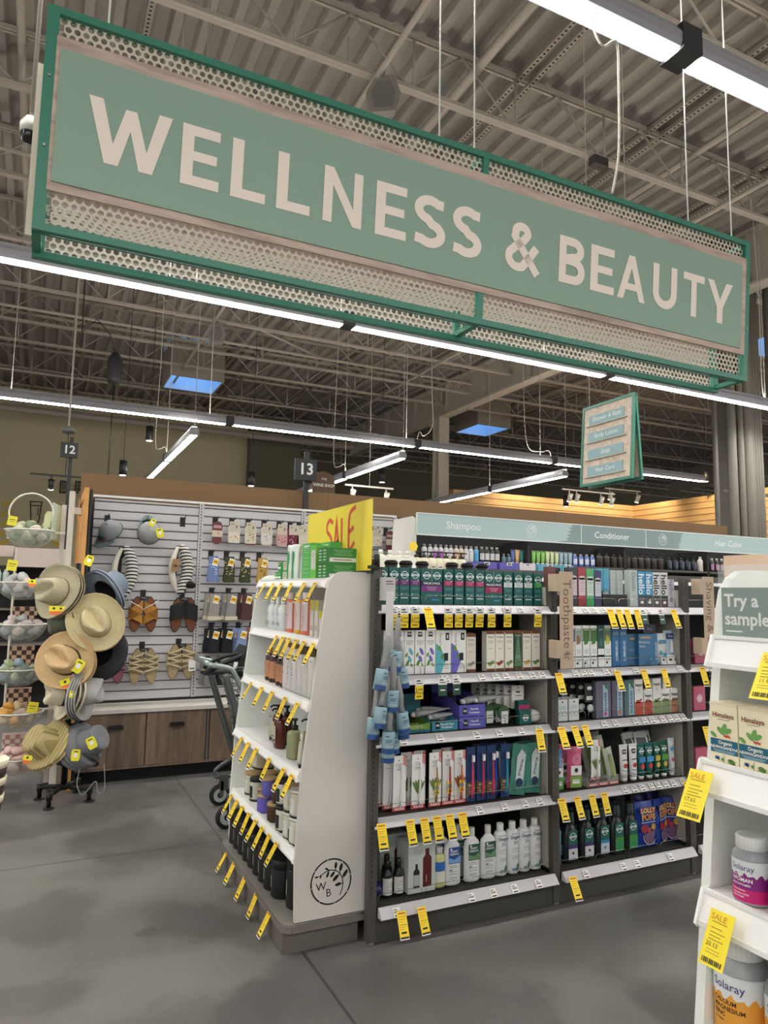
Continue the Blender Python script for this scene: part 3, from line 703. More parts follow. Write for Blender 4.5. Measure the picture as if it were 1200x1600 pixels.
def end_display(y0, y1, shelves, label, logo, dx=0, top=1.0):
    """y0 near panel, y1 far panel; shelves = [(z, front x)]"""
    t = thing('end_display', label, 'display', (1.0+dx, y0, 0), 0, 'white end displays'); ox = -1.0
    def pan(y, m): return MB().prism([(a+ox, b*top) for a, b in PROF], y-.009, y+.009, m)
    if logo:
        mb = pan(0, ECO); mb.disc(1.333+ox, 1.505, .004, INK, -.0095, 8); mb.disc(1.333+ox, .145, .004, INK, -.0095, 8); mb.build('side_panel', t)
        mb = MB(); leaf_logo(mb, 1.172+ox, .258, .088, -.0105, mat((28, 26, 24), .6)); mb.build('logo', t, label='black circular leaf logo with letters W B')
    else: pan(0, ECO).build('side_panel', t)
    pan(y1-y0, ECI).build('side_panel', t)
    L = y1-y0
    MB().box(1.315+ox, 1.33+ox, .01, L-.01, .12, 1.49, mat((222, 225, 218), .5)).build('back_panel', t)
    # base plinth and rounded tray
    MB().box(.975+ox, 1.305+ox, .01, L-.02, 0, .082, BASE).build('base', t)
    mb = MB(); pr = [(1.34+ox, -.015), (1.02+ox, -.015)]+[(1.02+ox+.05*math.cos(R(a)), .035+.05*math.sin(R(a))) for a in (250, 235, 215, 195)]+[(.968+ox, .05), (.968+ox, L-.06)]+[(1.02+ox+.05*math.cos(R(a)), L-.045+.05*math.sin(R(a))) for a in (165, 145, 125, 110)]+[(1.02+ox, L), (1.34+ox, L)]
    mb.prism(pr, .083, .108, BASE, 'xy', side=mat((120, 114, 106), .4)); mb.prism(pr, .1081, .116, mat((128, 124, 116), .45), 'xy', side=CHR); mb.build('base_tray', t)
    for z, fx in shelves:
        mb = MB(); mb.box(fx+ox+.008, 1.312+ox, .011, L-.011, z-.012, z, WHT)
        if logo: s = mb.build('shelf', t)
        else:
            for i in range(24): mb.box(fx+ox+.03+(i % 3)*.02, fx+ox+.04+(i % 3)*.02, .05+(i//3)*.08, .056+(i//3)*.08, z, z+.0004, DK)
            s = mb.build('shelf', t)
        mb = MB(); hh_ = .033 if logo else .046
        mb.prism([(fx+ox+.008, z+.003), (fx+ox, z+.003), (fx+ox-.02, z-hh_+.004), (fx+ox-.018, z-hh_), (fx+ox+.008, z-hh_)], .012, L-.012, WHT, 'xz'); 
        mb.box(fx+ox-.021, fx+ox-.016, .012, L-.012, z-hh_-.002, z-hh_+.006, WHT); mb.box(fx+ox-.004, fx+ox+.004, .012, L-.012, z+.001, z+.007, WHT)
        for yy in (.0105, L-.0155): mb.prism([(fx+ox+.01, z+.008), (fx+ox-.006, z+.008), (fx+ox-.026, z-hh_), (fx+ox-.02, z-hh_-.006), (fx+ox+.01, z-hh_)], yy, yy+.005, WHT, 'xz')
        mb.build('shelf_front', s)
    return t
EC1 = end_display(2.87, 3.95, ((1.502, 1.135), (1.243, 1.106), (.983, 1.07), (.70, 1.034), (.38, 1.03)), 'white end display with leaf logo on its side and five shelves of soap and candles', True)
EC2 = end_display(-.16, .905, ((1.375, 1.09), (1.165, 1.05), (.955, 1.045), (.62, 1.03)), 'white end display at the right edge holding vitamins and a try a sample card', False, 0, .976)

# the rest of the near shelving row that stands behind the right display
t = thing('shelving_bay', 'near shelving row behind the right hand white display', 'shelving', (1.36, .35, 0))
MB().box(0, 2.4, -.05, .05, 0, 1.5, BKD).build('back_panel', t)
MB().box(0, 2.4, -.45, .45, 0, .14, DKP).build('base_panel', t)
for z in (.5, .83, 1.1): MB().box(0, 2.4, -.4, -.051, z-.02, z, WHT).build('shelf', t)

# ================================================================ SLAT WALL WITH CUPBOARDS
SLAT = mat((208, 206, 208), .5); GRV = mat((60, 58, 58), .7); SLX = (.36, 1.237, 2.165, 3.11); SY = 6.15; SZ0, SZ1 = .56, 2.185
t = thing('slat_wall', 'light grey slat wall behind the sandals, caps and socks', 'display wall', (SLX[0], SY, 0)); SW_ = t
for a, b in zip(SLX[:-1], SLX[1:]):
    mb = MB(); x0, x1 = a-SLX[0], b-SLX[0]; mb.box(x0, x1, .014, .03, SZ0-.02, SZ1-.01, GRV)
    z = SZ0; 
    while z < SZ1-.02:
        z2 = min(z+.0655, SZ1-.012)
        mb.prism([(.014, z), (.004, z), (0, z+.006), (0, z2-.002), (.014, z2)], x0+.012, x1-.03, SLAT, 'yz'); z += .0725
    mb.build('slat_panel', t)
for b in SLX[1:]:
    x = b-SLX[0]; mb = MB(); mb.box(x-.026, x+.012, -.006, .014, SZ0, SZ1+.002, SLAT)
    for k in range(62): mb.box(x-.012, x-.005, -.0068, -.006, SZ0+.015+k*.026, SZ0+.031+k*.026, BKD)
    mb.build('upright', t)
MB().box(0, SLX[-1]-SLX[0], -.012, .03, SZ1, SZ1+.018, WHT).build('top_cap', t)
t = thing('cupboard_run', 'row of low cupboards with dark handles under the slat wall', 'cupboard', (.30, 5.80, 0))
WD = wood('8A7460', '5C4D42', (9, 9, 1.1), .6, (0, .118)); WDK = wood('836E5B', '62524A', (9, 9, 1.1), .6)
MB().box(0, 2.8, .06, .34, .0, .1, mat((14, 13, 12), .8)).build('kickboard', t)
MB().box(0, 2.8, .02, .345, .1, .51, mat((96, 82, 70), .7)).build('carcass', t)
MB().box(0, 2.8, -.004, .0205, .1, .115, WDK).build('base_rail', t)
xs = [.04, .515, .52+.0, .975, 1.003, 1.46, 1.465, 1.92, 1.95, 2.40, 2.405, 2.78]
for i in range(0, 12, 2):
    d = MB().box(xs[i]+.003, xs[i+1]-.003, 0, .0195, .117, .505, WD).build('door', t)
    xm = (xs[i]+xs[i+1])/2+(-.0 if i else .02)
    mb = MB(); mb.prism([(-.055, 0), (.055, 0), (.055, .02), (.045, .028), (-.045, .028), (-.055, .02)], -.022, 0, mat((22, 20, 20), .4), T=Tm((xm, 0, .395))); mb.build('handle', d)
for x in (.975, 1.925): MB().box(x+.004, x+.022, .002, .0196, .117, .505, mat((110, 110, 112), .4, .4)).build('divider_strip', t)
tag(MB().box(.28, 3.10, 5.785, 6.146, .512, .54, mat((214, 210, 202), .4, noise=.06, scale=6)).build('countertop'), 'long pale counter top lying over the low cupboards', 'counter')
FAS = mat((116, 88, 56), .7)
o = MB(); 
for a, b in ((.27, 2.45), (2.453, 5.2), (5.203, 8.02)): o.box(a, b, 6.30, 6.36, 2.04, 2.395, FAS)
tag(o.build('fascia_board'), 'long brown fascia board running above the slat wall and hair aisle', 'fascia')
MB().box(.3, 8.0, 6.365, 6.5, 0, 2.2, mat((90, 84, 76), .8)).build('backing_panel', SW_, loc=(-SLX[0], -SY, 0))
mb = MB(); OAK = wood('D8A25E', 'BE8544', (6, 1, 1), .5)
t = thing('wood_end_panel', 'tall framed honey wood end panel at the left end of the slat wall', 'panel', (.27, 5.72, 0))
MB().box(.0, .035, 0, .05, 0, 2.2, OAK).build('post', t); MB().box(.0, .035, .8, .85, 0, 2.2, OAK).build('post', t)
MB().box(.005, .03, .05, .8, 2.13, 2.2, OAK).build('rail', t); MB().box(.005, .03, .05, .8, .0, .12, OAK).build('rail', t); MB().box(.005, .03, .05, .8, 1.1, 1.16, OAK).build('rail', t)
MB().box(.015, .024, .05, .8, .12, 2.13, wood('E0AE6C', 'C98F4C', (5, 1, 5), .5, (1, .12))).build('infill', t)
MB().box(.042, .06, .02, .62, 0, 2.19, mat((22, 21, 20), .5)).build('black_board', t)


# ================================================================ HAIR AISLE BEHIND, WITH ITS HEADER
t = thing('header_shelving', 'shelving of hair products under a long blue grey header sign', 'shelving', (3.16, 5.80, 0)); HX = 3.16
HB = mat((178, 200, 200), .6); HG = mat((136, 156, 156), .6); HW = mat((236, 240, 238), .6)
MB().box(0, 5.2, .45, .5, 0, 2.2, BKD).build('back_panel', t)
MB().box(-.03, 0, -.36, .3, 0, 1.56, mat((205, 202, 194), .5)).build('end_panel', t)
for z in (.5, .9, 1.2, 1.5, 1.765): MB().box(0, 5.2, .02, .449, z-.02, z, WHT if z < 1.7 else DK).build('shelf', t)
for x in (.0, 1.3, 2.6, 3.9, 5.2): MB().box(x-.015, x+.015, .02, .45, 0, 2.0, BKD).build('upright', t)
hd = MB().box(-.02, 5.2, -.03, .0, 1.995, 2.20, HB).build('header_board', t)
mb = MB(); mb.box(-.024, 5.2, -.036, -.0305, 1.993, 2.003, HW); mb.box(-.024, 5.2, -.036, -.0305, 2.194, 2.204, HW); mb.box(-.03, -.02, -.036, -.0305, 1.993, 2.204, HW)
for x in (1.94, 2.86): mb.box(x-.003, x+.003, -.036, -.0305, 2.003, 2.194, HW)
mb.build('header_trim', hd)
def brush_patch(x0, x1, rag):
    mb = MB(); P = [(x0, 2.003), (x1-.14 if rag else x1, 2.003)]
    if rag:
        rn = random.Random(3)
        for k in range(15): P.append((x1-.10+.08*k/14+(.035 if k % 2 else -.02)*rn.uniform(.6, 1.3), 2.006+.185*k/14))
    else: P.append((x1, 2.194))
    P.append((x0, 2.194)); tri = tessellate_polygon([[Vector((a, b, 0)) for a, b in P]])
    mb.add([(a, -.0306, b) for a, b in P], [tuple(q) for q in tri], HG); return mb
brush_patch(1.95, 3.45, True).build('header_colour', hd)
mb = MB()
P = [(1.60, 2.003), (1.94, 2.003), (1.94, 2.194), (1.80, 2.194)]; rn = random.Random(5)
P += [(1.80-.02*(k/9)*5*.6+(.04 if k % 2 else -.01), 2.19-.18*k/10) for k in range(1, 10)]
tri = tessellate_polygon([[Vector((a, b, 0)) for a, b in P]]); mb.add([(a, -.0306, b) for a, b in P], [tuple(q) for q in tri], HG); mb.build('header_colour', hd)
for w, x, s in (('Shampoo', .49, .10), ('Conditioner', 2.37, .095), ('Hair Color', 4.2, .10)):
    mb = MB(); mb.text(w, s, x, 2.10, HW, y=-.0312, sx=1.05, bold=.008); mb.build('lettering', hd)
for x in (1.30, 3.12):
    mb = MB(); leaf_logo(mb, x, 2.10, .062, -.0312, HW); mb.build('leaf_logo', hd)
# curled white sheet at the end of the header
mb = MB(); pts = [(i/10, .0) for i in range(11)]; vs = []; fs = []
for i in range(11):
    a = i/10; vs += [(-.02-.26*a, -.02-.07*math.sin(a*PI), 1.72), (-.02-.24*a, -.02-.06*math.sin(a*PI), 2.16-.06*abs(a-.3))]
    if i: fs.append((2*i-2, 2*i-1, 2*i+1, 2*i))
tag(mb.add(vs, fs, mat((222, 219, 212), .6), True).build('paper_sheet', loc=(3.16, 5.80, 0)), 'curled white sheet at the left end of the shampoo header', 'sheet')
# ================================================================ GOODS: shared builders
def lab(desc, where, i=0, n=1, frm='from the left'):
    s = desc+(', '+where if where else '')+nth(i, n, frm)
    if len(s.split()) > 16: print('LONG LABEL', len(s.split()), s)
    return s
def cpatch(mb, r, z0, z1, a0, a1, m, sx=1, sy=1, n=10, c=(0, 0), k=1.01):
    """label wrapped round a bottle; angles in degrees, -90 faces front"""
    vs = []; fs = []
    for i in range(n+1):
        a = R(a0+(a1-a0)*i/n); x, y = c[0]+r*k*math.cos(a)*sx, c[1]+r*k*math.sin(a)*sy; vs += [(x, y, z0), (x, y, z1)]
        if i: fs.append((2*i-2, 2*i, 2*i+1, 2*i-1))
    return mb.add(vs, fs, m, True)
def carton(name, w, h, d, base, deco=None, top=None, rough=.4):
    mb = MB(); b = mat(base, rough); mb.box(-w/2, w/2, 0, d, 0, h, b)
    if top: mb.box(-w/2-.0003, w/2+.0003, -.0003, d, h-.004, h+.0004, mat(top, rough))
    if deco: deco(mb, w, h)
    return mb.build(name)
Y1 = -.0005; Y2 = -.0011; Y3 = -.0016
def bandf(mb, w, z0, z1, c, y=Y1, rough=.45): mb.rect(-w/2, w/2, z0, z1, y, mat(c, rough))
def lines(mb, w, zs, c, t=.0016, y=Y2, x=0):
    for k, z in enumerate(zs): mb.rect(x-w/2*(1-.15*(k % 3)), x+w/2*(1-.15*(k % 3)), z, z+t, y, mat(c, .6))
WT = (244, 244, 240); BKT = (28, 28, 30)
G1Y = 2.858
# ---------------------------------------------------------------- top shelf, left bay: teal cartons
def toms(mid, midc):
    def f(mb, w, h):
        bandf(mb, w*.98, .088, .112, mid) if mid else None
        m = mat((225, 238, 236), .5); mb.arc(0, h-.032, .0155, .0028, m, Y2, 18); mb.rect(-.021, .021, h-.037, h-.027, Y2-.0003, m); mb.text('Tom\'s', .0115, 0, h-.032, mat((20, 90, 86), .5), y=Y3-.0004, bold=.02)
        mb.disc(.014, h-.056, .003, m, Y2, 8, .6, 1.6, rot=-.5)
        lines(mb, w*.7, (.106, .1, .094), midc); lines(mb, w*.78, (.076, .068), (120, 180, 180)); mb.disc(-.014, .048, .003, m, Y2, 8); lines(mb, w*.5, (.05, .045), (110, 160, 165), x=.006); mb.rect(-w*.35, w*.35, .028, .033, Y2, mat((190, 212, 212), .5))
    return f
TEAL = (22, 92, 88)
A = {'p': carton('toothpaste_carton', .05, .166, .04, TEAL, toms((98, 34, 104), (200, 160, 205))), 'm': carton('toothpaste_carton', .05, .166, .04, TEAL, toms((158, 30, 88), (225, 160, 190))),
     'w': carton('toothpaste_carton', .05, .163, .04, TEAL, toms((214, 222, 220), (120, 140, 140))), 'g': carton('toothpaste_carton', .05, .16, .04, TEAL, toms((40, 150, 66), (170, 220, 170)))}
def twin(mid):
    def f(mb, w, h):
        for s in (-1, 1):
            m = mat((225, 238, 236), .5); mb.arc(s*.027, h-.032, .0155, .0028, m, Y2, 18); mb.rect(s*.027-.021, s*.027+.021, h-.037, h-.027, Y2-.0003, m); mb.text('Tom\'s', .0115, s*.027, h-.032, mat((20, 90, 86), .5), y=Y3-.0004, bold=.02)
        mb.rect(-.0008, .0008, .09, h, Y1, mat((150, 200, 198), .5)); bandf(mb, w*.99, .088, .108, (26, 36, 62)); mb.text('VALUE 2 PACK', .0135, 0, .098, mat(WT, .5), y=Y2, bold=.02); bandf(mb, w*.99, .06, .088, mid); lines(mb, w*.5, (.08, .074, .067), (220, 190, 215))
        mb.rect(-.0, w*.35, .02, .026, Y2, mat((60, 140, 190), .5)); lines(mb, w*.5, (.045, .036), (90, 160, 175))
    return f
A['P'] = carton('toothpaste_twin_carton', .112, .166, .04, TEAL, twin((116, 44, 124))); A['M'] = carton('toothpaste_twin_carton', .098, .164, .04, TEAL, twin((150, 28, 80)))
for o in A.values(): o['category'] = 'toothpaste box'
row = [('p', 1.385), ('p', 1.441), ('p', 1.494), ('p', 1.549), ('P', 1.636), ('m', 1.726), ('m', 1.785), ('m', 1.845), ('m', 1.901), ('M', 1.98), ('w', 2.064), ('w', 2.127), ('w', 2.186), ('g', 2.246)]
nm = {'p': 'teal carton with purple band', 'm': 'teal carton with magenta band', 'w': 'teal carton with white band', 'g': 'teal carton with bright green band', 'P': 'wide teal value pack with purple band', 'M': 'wide teal value pack with magenta band'}
def lay(rowdef, protos, names, z, where, group, y=G1Y, cat=None, jit=.0):
    from collections import Counter
    tot = Counter(k for k, *_ in rowdef); cur = Counter()
    for it in rowdef:
        k, x = it[0], it[1]; yy = y+(it[2] if len(it) > 2 else 0); rz = it[3] if len(it) > 3 else 0; dz = it[4] if len(it) > 4 else 0
        o = put(protos[k], (x, yy, z+dz), rz, lab(names[k], where, cur[k], tot[k]), group); cur[k] += 1
        if cat: o['category'] = cat
lay(row, A, nm, SH[0], 'top shelf of left bay', 'teal toothpaste cartons on the top shelf', cat='toothpaste box')

# ---------------------------------------------------------------- second shelf, left bay
def pap365(c1, txt=True):
    def f(mb, w, h):
        mb.rect(-.011, .011, h-.028, h-.006, Y1, mat(BKT, .5)); mb.text('365', .0125, 0, h-.016, mat(WT, .5), y=Y2, bold=.03)
        lines(mb, w*.8, (h-.048, h-.055, h-.062), (60, 60, 60)); 
        for cx, cz, r, c in ((.008, .1, .014, c1), (-.014, .085, .009, (96, 150, 60)), (-.008, .05, .012, (90, 140, 56)), (.012, .04, .008, (110, 160, 70)), (.002, .068, .013, c1)): mb.disc(cx, cz, r, mat(c, .5), Y1-.0002*r*40, 12, .6, 1.3, rot=.5 if cx > 0 else -.5)
    return f
def pap365b(c1):
    def f(mb, w, h):
        mb.prism([(-w/2, 0), (-.01, 0), (.016, .06), (-.016, h*.62), (-w/2, h*.7)], Y1, 0, mat(c1, .5)); mb.rect(.012, .032, h-.045, h-.012, Y1, mat(BKT, .5)); mb.text('365', .012, .022, h-.029, mat(WT, .5), y=Y2, rot=R(-90), bold=.03)
        mb.text('Fluoride Free', .013, -.016, h-.05, mat(BKT, .5), y=Y2, rot=R(-90)); mb.rect(.004, .026, .055, .09, Y2, mat(BKT, .5)); lines(mb, .03, (.02, .028, .036), (60, 60, 60), x=.018)
        mb.disc(-.02, .11, .012, mat((110, 160, 70), .5), Y2, 12, .7, 1.2, rot=.6); mb.disc(-.004, .075, .011, mat((90, 140, 60), .5), Y2, 12, .6, 1.3, rot=-.4)
    return f
def hima(c, h0=None):
    def f(mb, w, h):
        bandf(mb, w*.99, h-.016, h, (120, 74, 42)); bandf(mb, w*.99, 0, .012, (110, 66, 38)); mb.text('Himalaya', .0095, 0, h-.03, mat((60, 60, 60), .5), y=Y2, bold=.015); lines(mb, w*.7, (h-.05, h-.057, h-.085), (120, 110, 100))
        mb.disc(.006, .04, .014, mat(c, .5), Y2, 12, 1, .6, rot=.5); mb.disc(-.008, .033, .011, mat(c, .5), Y2-.0002, 12, 1, .6, rot=-.6)
    return f
def himag(mb, w, h):
    bandf(mb, w*.99, h-.016, h, (120, 74, 42)); bandf(mb, w*.99, 0, .012, (110, 66, 38)); mb.prism([(-w/2, .02), (w/2, .02), (.004, h-.03), (-.004, h-.03)], Y1, 0, mat((96, 136, 96), .5)); lines(mb, w*.6, (.06, .068), (210, 220, 205)); mb.text('Himalaya', .0095, 0, h-.024, mat(WT, .5), y=Y2)
W3 = (242, 242, 238)
B = {'a': carton('toothpaste_carton', .05, .194, .04, W3, pap365((96, 178, 200))), 'b': carton('toothpaste_carton', .05, .194, .04, W3, pap365((112, 104, 196))), 'c': carton('toothpaste_carton', .08, .194, .04, W3, pap365b((96, 182, 198))), 'd': carton('toothpaste_carton', .08, .194, .04, W3, pap365b((112, 106, 200))),
     'e': carton('toothpaste_carton', .052, .178, .04, (222, 216, 200), hima((150, 150, 150))), 'f': carton('toothpaste_carton', .048, .19, .04, (238, 234, 220), hima((110, 150, 60)), top=(130, 80, 46)), 'r': carton('toothpaste_carton', .048, .19, .04, (238, 234, 220), hima((160, 60, 40)), top=(130, 80, 46)), 'y': carton('toothpaste_carton', .048, .19, .04, (238, 234, 220), hima((220, 180, 80)), top=(130, 80, 46)), 'g': carton('toothpaste_carton', .045, .19, .04, (34, 78, 62), himag, top=(130, 80, 46)), 'k': carton('toothpaste_carton', .046, .175, .06, (96, 98, 64), None, top=(120, 76, 44))}
for o in B.values(): o['category'] = 'toothpaste box'
nmB = {'a': 'white and blue leaf carton', 'b': 'white and violet leaf carton', 'c': 'wide white and aqua carton', 'd': 'wide white and violet carton', 'e': 'short cream carton with brown ends', 'f': 'brown ended cream carton, green leaves', 'r': 'brown ended cream carton, red fruit', 'y': 'brown ended cream carton, yellow flower', 'g': 'dark green carton with brown ends', 'k': 'dull olive carton set back'}
lay([('a', 1.418), ('a', 1.47), ('a', 1.523), ('b', 1.578), ('b', 1.632), ('c', 1.70), ('d', 1.783), ('e', 1.852), ('k', 1.905, .10), ('f', 1.963), ('r', 2.015), ('f', 2.07), ('g', 2.122), ('y', 2.176), ('f', 2.23)], B, nmB, SH[1], 'second shelf of left bay', 'cartons on the second shelf', cat='toothpaste box')

# ---------------------------------------------------------------- third shelf, left bay: trays
def tray(w, d, hf, hb, c, front, c_in=(120, 92, 60)):
    t = thing('display_tray', 'x', 'display box'); m = mat(c, .5); ci = mat(c_in, .7)
    mb = MB()
    for s in (-1, 1): mb.prism([(0, 0), (d, 0), (d, hb), (d*.5, hb), (.01, hf), (0, hf)], s*w/2-(.002 if s > 0 else 0), s*w/2+(.002 if s < 0 else 0), m, 'yz')
    mb.box(-w/2, w/2, 0, .002, 0, hf, m); mb.box(-w/2, w/2, d-.002, d, 0, hb+.012, m); mb.box(-w/2, w/2, .002, d-.002, .0, .003, ci); mb.box(-w/2+.002, w/2-.002, d-.004, d-.0021, .003, hb, ci)
    mb.build('tray_box', t); f = MB(); front(f, w, hf); f.build('front_print', t); return t
def pr365(t1, t2):
    def f(mb, w, h):
        mb.rect(-w*.36, -w*.36+.024, h*.2, h*.2+.03, Y1, mat(BKT, .5)); mb.text('365', .012, -w*.36+.012, h*.2+.015, mat(WT, .5), y=Y2, bold=.03); mb.text(t1, .013, w*.08, h*.62, mat(WT, .5), y=Y1, bold=.015); mb.text(t2, .013, w*.08, h*.32, mat(WT, .5), y=Y1, bold=.015)
    return f
def prline(c):
    def f(mb, w, h): mb.rect(-w/2, w/2, .0, h*.3, Y1, mat((36, 110, 140), .5)); lines(mb, w*.7, (h*.5, h*.65, h*.78), c)
    return f
t1 = tray(.145, .26, .052, .09, (92, 88, 178), pr365('Fluoride', 'Toothpaste')); tw = 'on third shelf of left bay'
put(t1, (1.862, G1Y, SH[2]), 0, 'violet toothpaste display box, lower of two stacked on third shelf', 'violet display boxes'); t1['category'] = 'display box'
o = dup(t1, (1.862, G1Y+.004, SH[2]+.054), 0, 'violet toothpaste display box with torn lid, upper of two stacked, left bay', 'violet display boxes')
MB().box(-.085, .075, 0, .002, 0, .055, mat((82, 78, 168), .5)).build('box_lid', o, loc=(-.02, .2, .085), rot=(R(-8), 0, R(3)))
t2 = tray(.14, .24, .044, .06, (60, 138, 158), pr365('Fluoride Free', 'Toothpaste')); put(t2, (1.712, G1Y, SH[2]), 0, 'aqua toothpaste display box holding silver tubes, third shelf of left bay')
t3 = tray(.14, .22, .036, .05, (104, 148, 52), prline((200, 220, 170))); put(t3, (1.565, G1Y, SH[2]), 0, 'lime green display box, third shelf of left bay behind the lint rollers')
tag(MB().box(-.075, .075, 0, .12, 0, .09, mat((26, 96, 108), .5)).build('carton', loc=(1.585, G1Y+.14, SH[2]+.06)), 'dark aqua carton set back above the lime display box', 'box')
tag(MB().box(-.05, .05, 0, .14, 0, .14, mat((14, 70, 66), .5)).arc(.0, .075, .028, .004, mat((110, 170, 165), .5), -.001).build('carton', loc=(1.478, G1Y+.03, SH[2])), 'dark green carton behind the hanging lint rollers', 'box')
def tube_thing(col, L=.15, w=.045, capc=(230, 230, 228), label='x', deco=None, stand=False):
    """squeezed toothpaste tube; origin at the cap, crimp on top when standing"""
    t = thing('toothpaste_tube', label, 'toothpaste tube'); mb = MB(); m = mat(col, .3, .0)
    n = 12; vs = []; fs = []; K = 7
    for j in range(K+1):
        q = j/K; z = .018+(L-.018)*q; rx = w/2*(.72+.28*q); ry = (.016)*(1-q**1.6)+.0012
        for i in range(n): a = 2*PI*i/n; vs.append((rx*math.cos(a), ry*math.sin(a), z))
    for j in range(K): fs += [(j*n+i, j*n+(i+1) % n, (j+1)*n+(i+1) % n, (j+1)*n+i) for i in range(n)]
    fs += [tuple(reversed(range(n))), tuple(range(K*n, K*n+n))]
    mb.add(vs, fs, m, True); mb.box(-w/2, w/2, -.0012, .0012, L, L+.01, m)
    if deco: deco(mb, w, L)
    mb.build('tube_body', t); MB().lathe([(w*.3, 0), (w*.36, .018)], mat(capc, .4), 12, sy=.8).build('cap', t); return t
st = tube_thing((170, 172, 172), label='x')
for i, (x, y, z, rx, rz) in enumerate(((1.60, 2.98, .885, 80, 70), (1.64, 3.0, .90, 84, 60), (1.68, 2.96, .872, 82, 78), (1.735, 2.95, .87, 85, 110))):
    put(st, (x, y, z), rot=(R(rx), 0, R(rz)), label='loose silver toothpaste tube lying over the aqua display box, %s' % ORD[i]+' from the left', group='silver tubes')
for i, (x, y, z, rx, rz) in enumerate(((1.84, 2.93, .94, 82, 80), (1.88, 2.95, .943, 84, 95), (1.90, 2.91, .945, 80, 70))):
    dup(st, (x, y, z), rot=(R(rx), 0, R(rz)), label='silver toothpaste tube in the upper violet display box, %s' % ORD[i]+' from the left', group='silver tubes')
# floss packs, hanging cards
def floss(col, tagc):
    t = thing('floss_pack', 'x', 'floss'); mb = MB(); mb.lathe([(.03, 0), (.034, .006), (.034, .016), (.03, .02)], mat(col, .35), 16, T=Tm((0, .02, .045), rx=R(90))); mb.build('blister', t)
    MB().box(-.019, .019, -.004, -.001, -.005, .052, mat(tagc, .5)).rect(-.014, .014, .03, .033, -.0045, INK).rect(-.014, .01, .02, .022, -.0045, INK).build('label', t); return t
fp = floss((58, 88, 58), (214, 218, 214)); fx = [(1.945, .03), (1.945, .07), (1.99, .03), (2.055, .0), (2.055, .045), (2.06, .09)]
for i, (x, dy) in enumerate(fx): put(fp, (x, G1Y+.02+dy, SH[2]+.012), 0, 'round dark green floss pack, third shelf of left bay, %s from the left' % ORD[i], 'round green floss packs')
c = carton('floss_carton', .07, .06, .03, (20, 92, 86), lambda mb, w, h: (mb.arc(0, h*.5, .014, .0025, mat(WT, .5), Y2), mb.rect(-.018, .018, h*.5-.004, h*.5+.004, Y2, mat(WT, .5)))); tag(c, 'small teal carton, bottom of a stack near right end of third shelf', 'floss', 'small floss cartons'); c.location = (2.165, G1Y, SH[2])
c = carton('floss_carton', .066, .05, .03, (18, 84, 80), lambda mb, w, h: mb.rect(-w/2, w/2, .01, .03, Y1, mat((166, 34, 96), .5))); tag(c, 'small teal and magenta carton, top of a stack, third shelf of left bay', 'floss', 'small floss cartons'); c.location = (2.16, G1Y+.005, SH[2]+.06)
hc = MB().box(-.035, .035, 0, .012, 0, .11, mat((224, 222, 214), .6)).disc(0, .1, .004, INK, -.0005, 8).rect(-.012, .012, .075, .083, -.0005, INK).rect(-.02, .02, .06, .063, -.0005, INK).build('floss_card'); hc['category'] = 'floss'
for i in range(6): put(hc, (2.165-.027*i, G1Y+.06+.03*i, SH[2]+.065), 0, 'white hanging floss card, third shelf left bay, %s' % ('frontmost' if i == 0 else ORD[i]+' from the front'), 'white hanging floss cards')
MBp = MB().blob((0, .03, .03), (.035, .03, .032), mat((218, 218, 214), .5), warp=.12, seed=4).build('floss_bag'); tag(MBp, 'crumpled white floss bag at right end of third shelf, left bay', 'floss'); MBp.location = (2.235, G1Y, SH[2])

# ---------------------------------------------------------------- fourth shelf, left bay: toothbrushes
def brush_geo(mb, x, y, z0, z1, col, lean=0.0, head=(236, 236, 236)):
    L = z1-z0; p = lambda q: (x+lean*q, y-.004*math.sin(q*PI*1.2), z0+L*q)
    mb.tube([p(k/7) for k in range(8)], [.0055, .0065, .006, .005, .0045, .0035, .003, .0042], mat(col, .35), 7)
    a = p(.93); mb.box(a[0]-.006, a[0]+.006, a[1]-.013, a[1]-.003, a[2]-.016, a[2]+.012, mat(head, .7))
def tb_pack(name, w, h, card, handle, deco, lab_, n=0, clear=True):
    t = thing(name, lab_, 'toothbrush'); mb = MB(); mb.box(-w/2, w/2, .014, .018, 0, h, mat(card, .5)); deco(mb, w, h); mb.build('card', t)
    mb = MB(); brush_geo(mb, 0, .004, .02, h*.86, handle, .004); mb.build('toothbrush', t); return t
def rad(leaf):
    def f(mb, w, h):
        y = .0135; mb.rect(w/2-.013, w/2, h-.045, h, y, mat((196, 30, 40), .5)); mb.text('RADIUS', .012, w/2-.0065, h-.023, mat(WT, .5), y=y-.0005, rot=R(90)); mb.rect(-w/2, w/2, 0, .018, y, mat((190, 44, 54), .5)); mb.text('RADIUS', .014, 0, .009, mat(WT, .5), y=y-.0006, bold=.03)
        mb.disc(-.004, h-.02, .003, INK, y, 8); lines(mb, w*.4, (h-.035, h-.042, h-.06), (120, 120, 120), y=y, x=-.006)
        if leaf:
            for a in (60, 90, 118, 75, 105): mb.disc(.03*math.cos(R(a)), .06+.035*math.sin(R(a)), .032, mat(leaf, .5), y-.0001*a/10, 10, 1, .22, rot=R(a))
    return f
TB = {'a': tb_pack('toothbrush_pack', .062, .235, (240, 240, 236), (226, 226, 224), rad(None), 'x'), 'b': tb_pack('toothbrush_pack', .066, .235, (240, 240, 236), (230, 232, 228), rad((104, 132, 70)), 'x'),
      'c': tb_pack('toothbrush_pack', .062, .235, (240, 240, 236), (150, 128, 66), rad((124, 140, 80)), 'x'), 'd': tb_pack('toothbrush_pack', .06, .235, (226, 226, 222), (150, 34, 40), rad(None), 'x'), 'e': tb_pack('toothbrush_pack', .06, .235, (226, 226, 222), (196, 104, 60), rad((150, 90, 60)), 'x')}
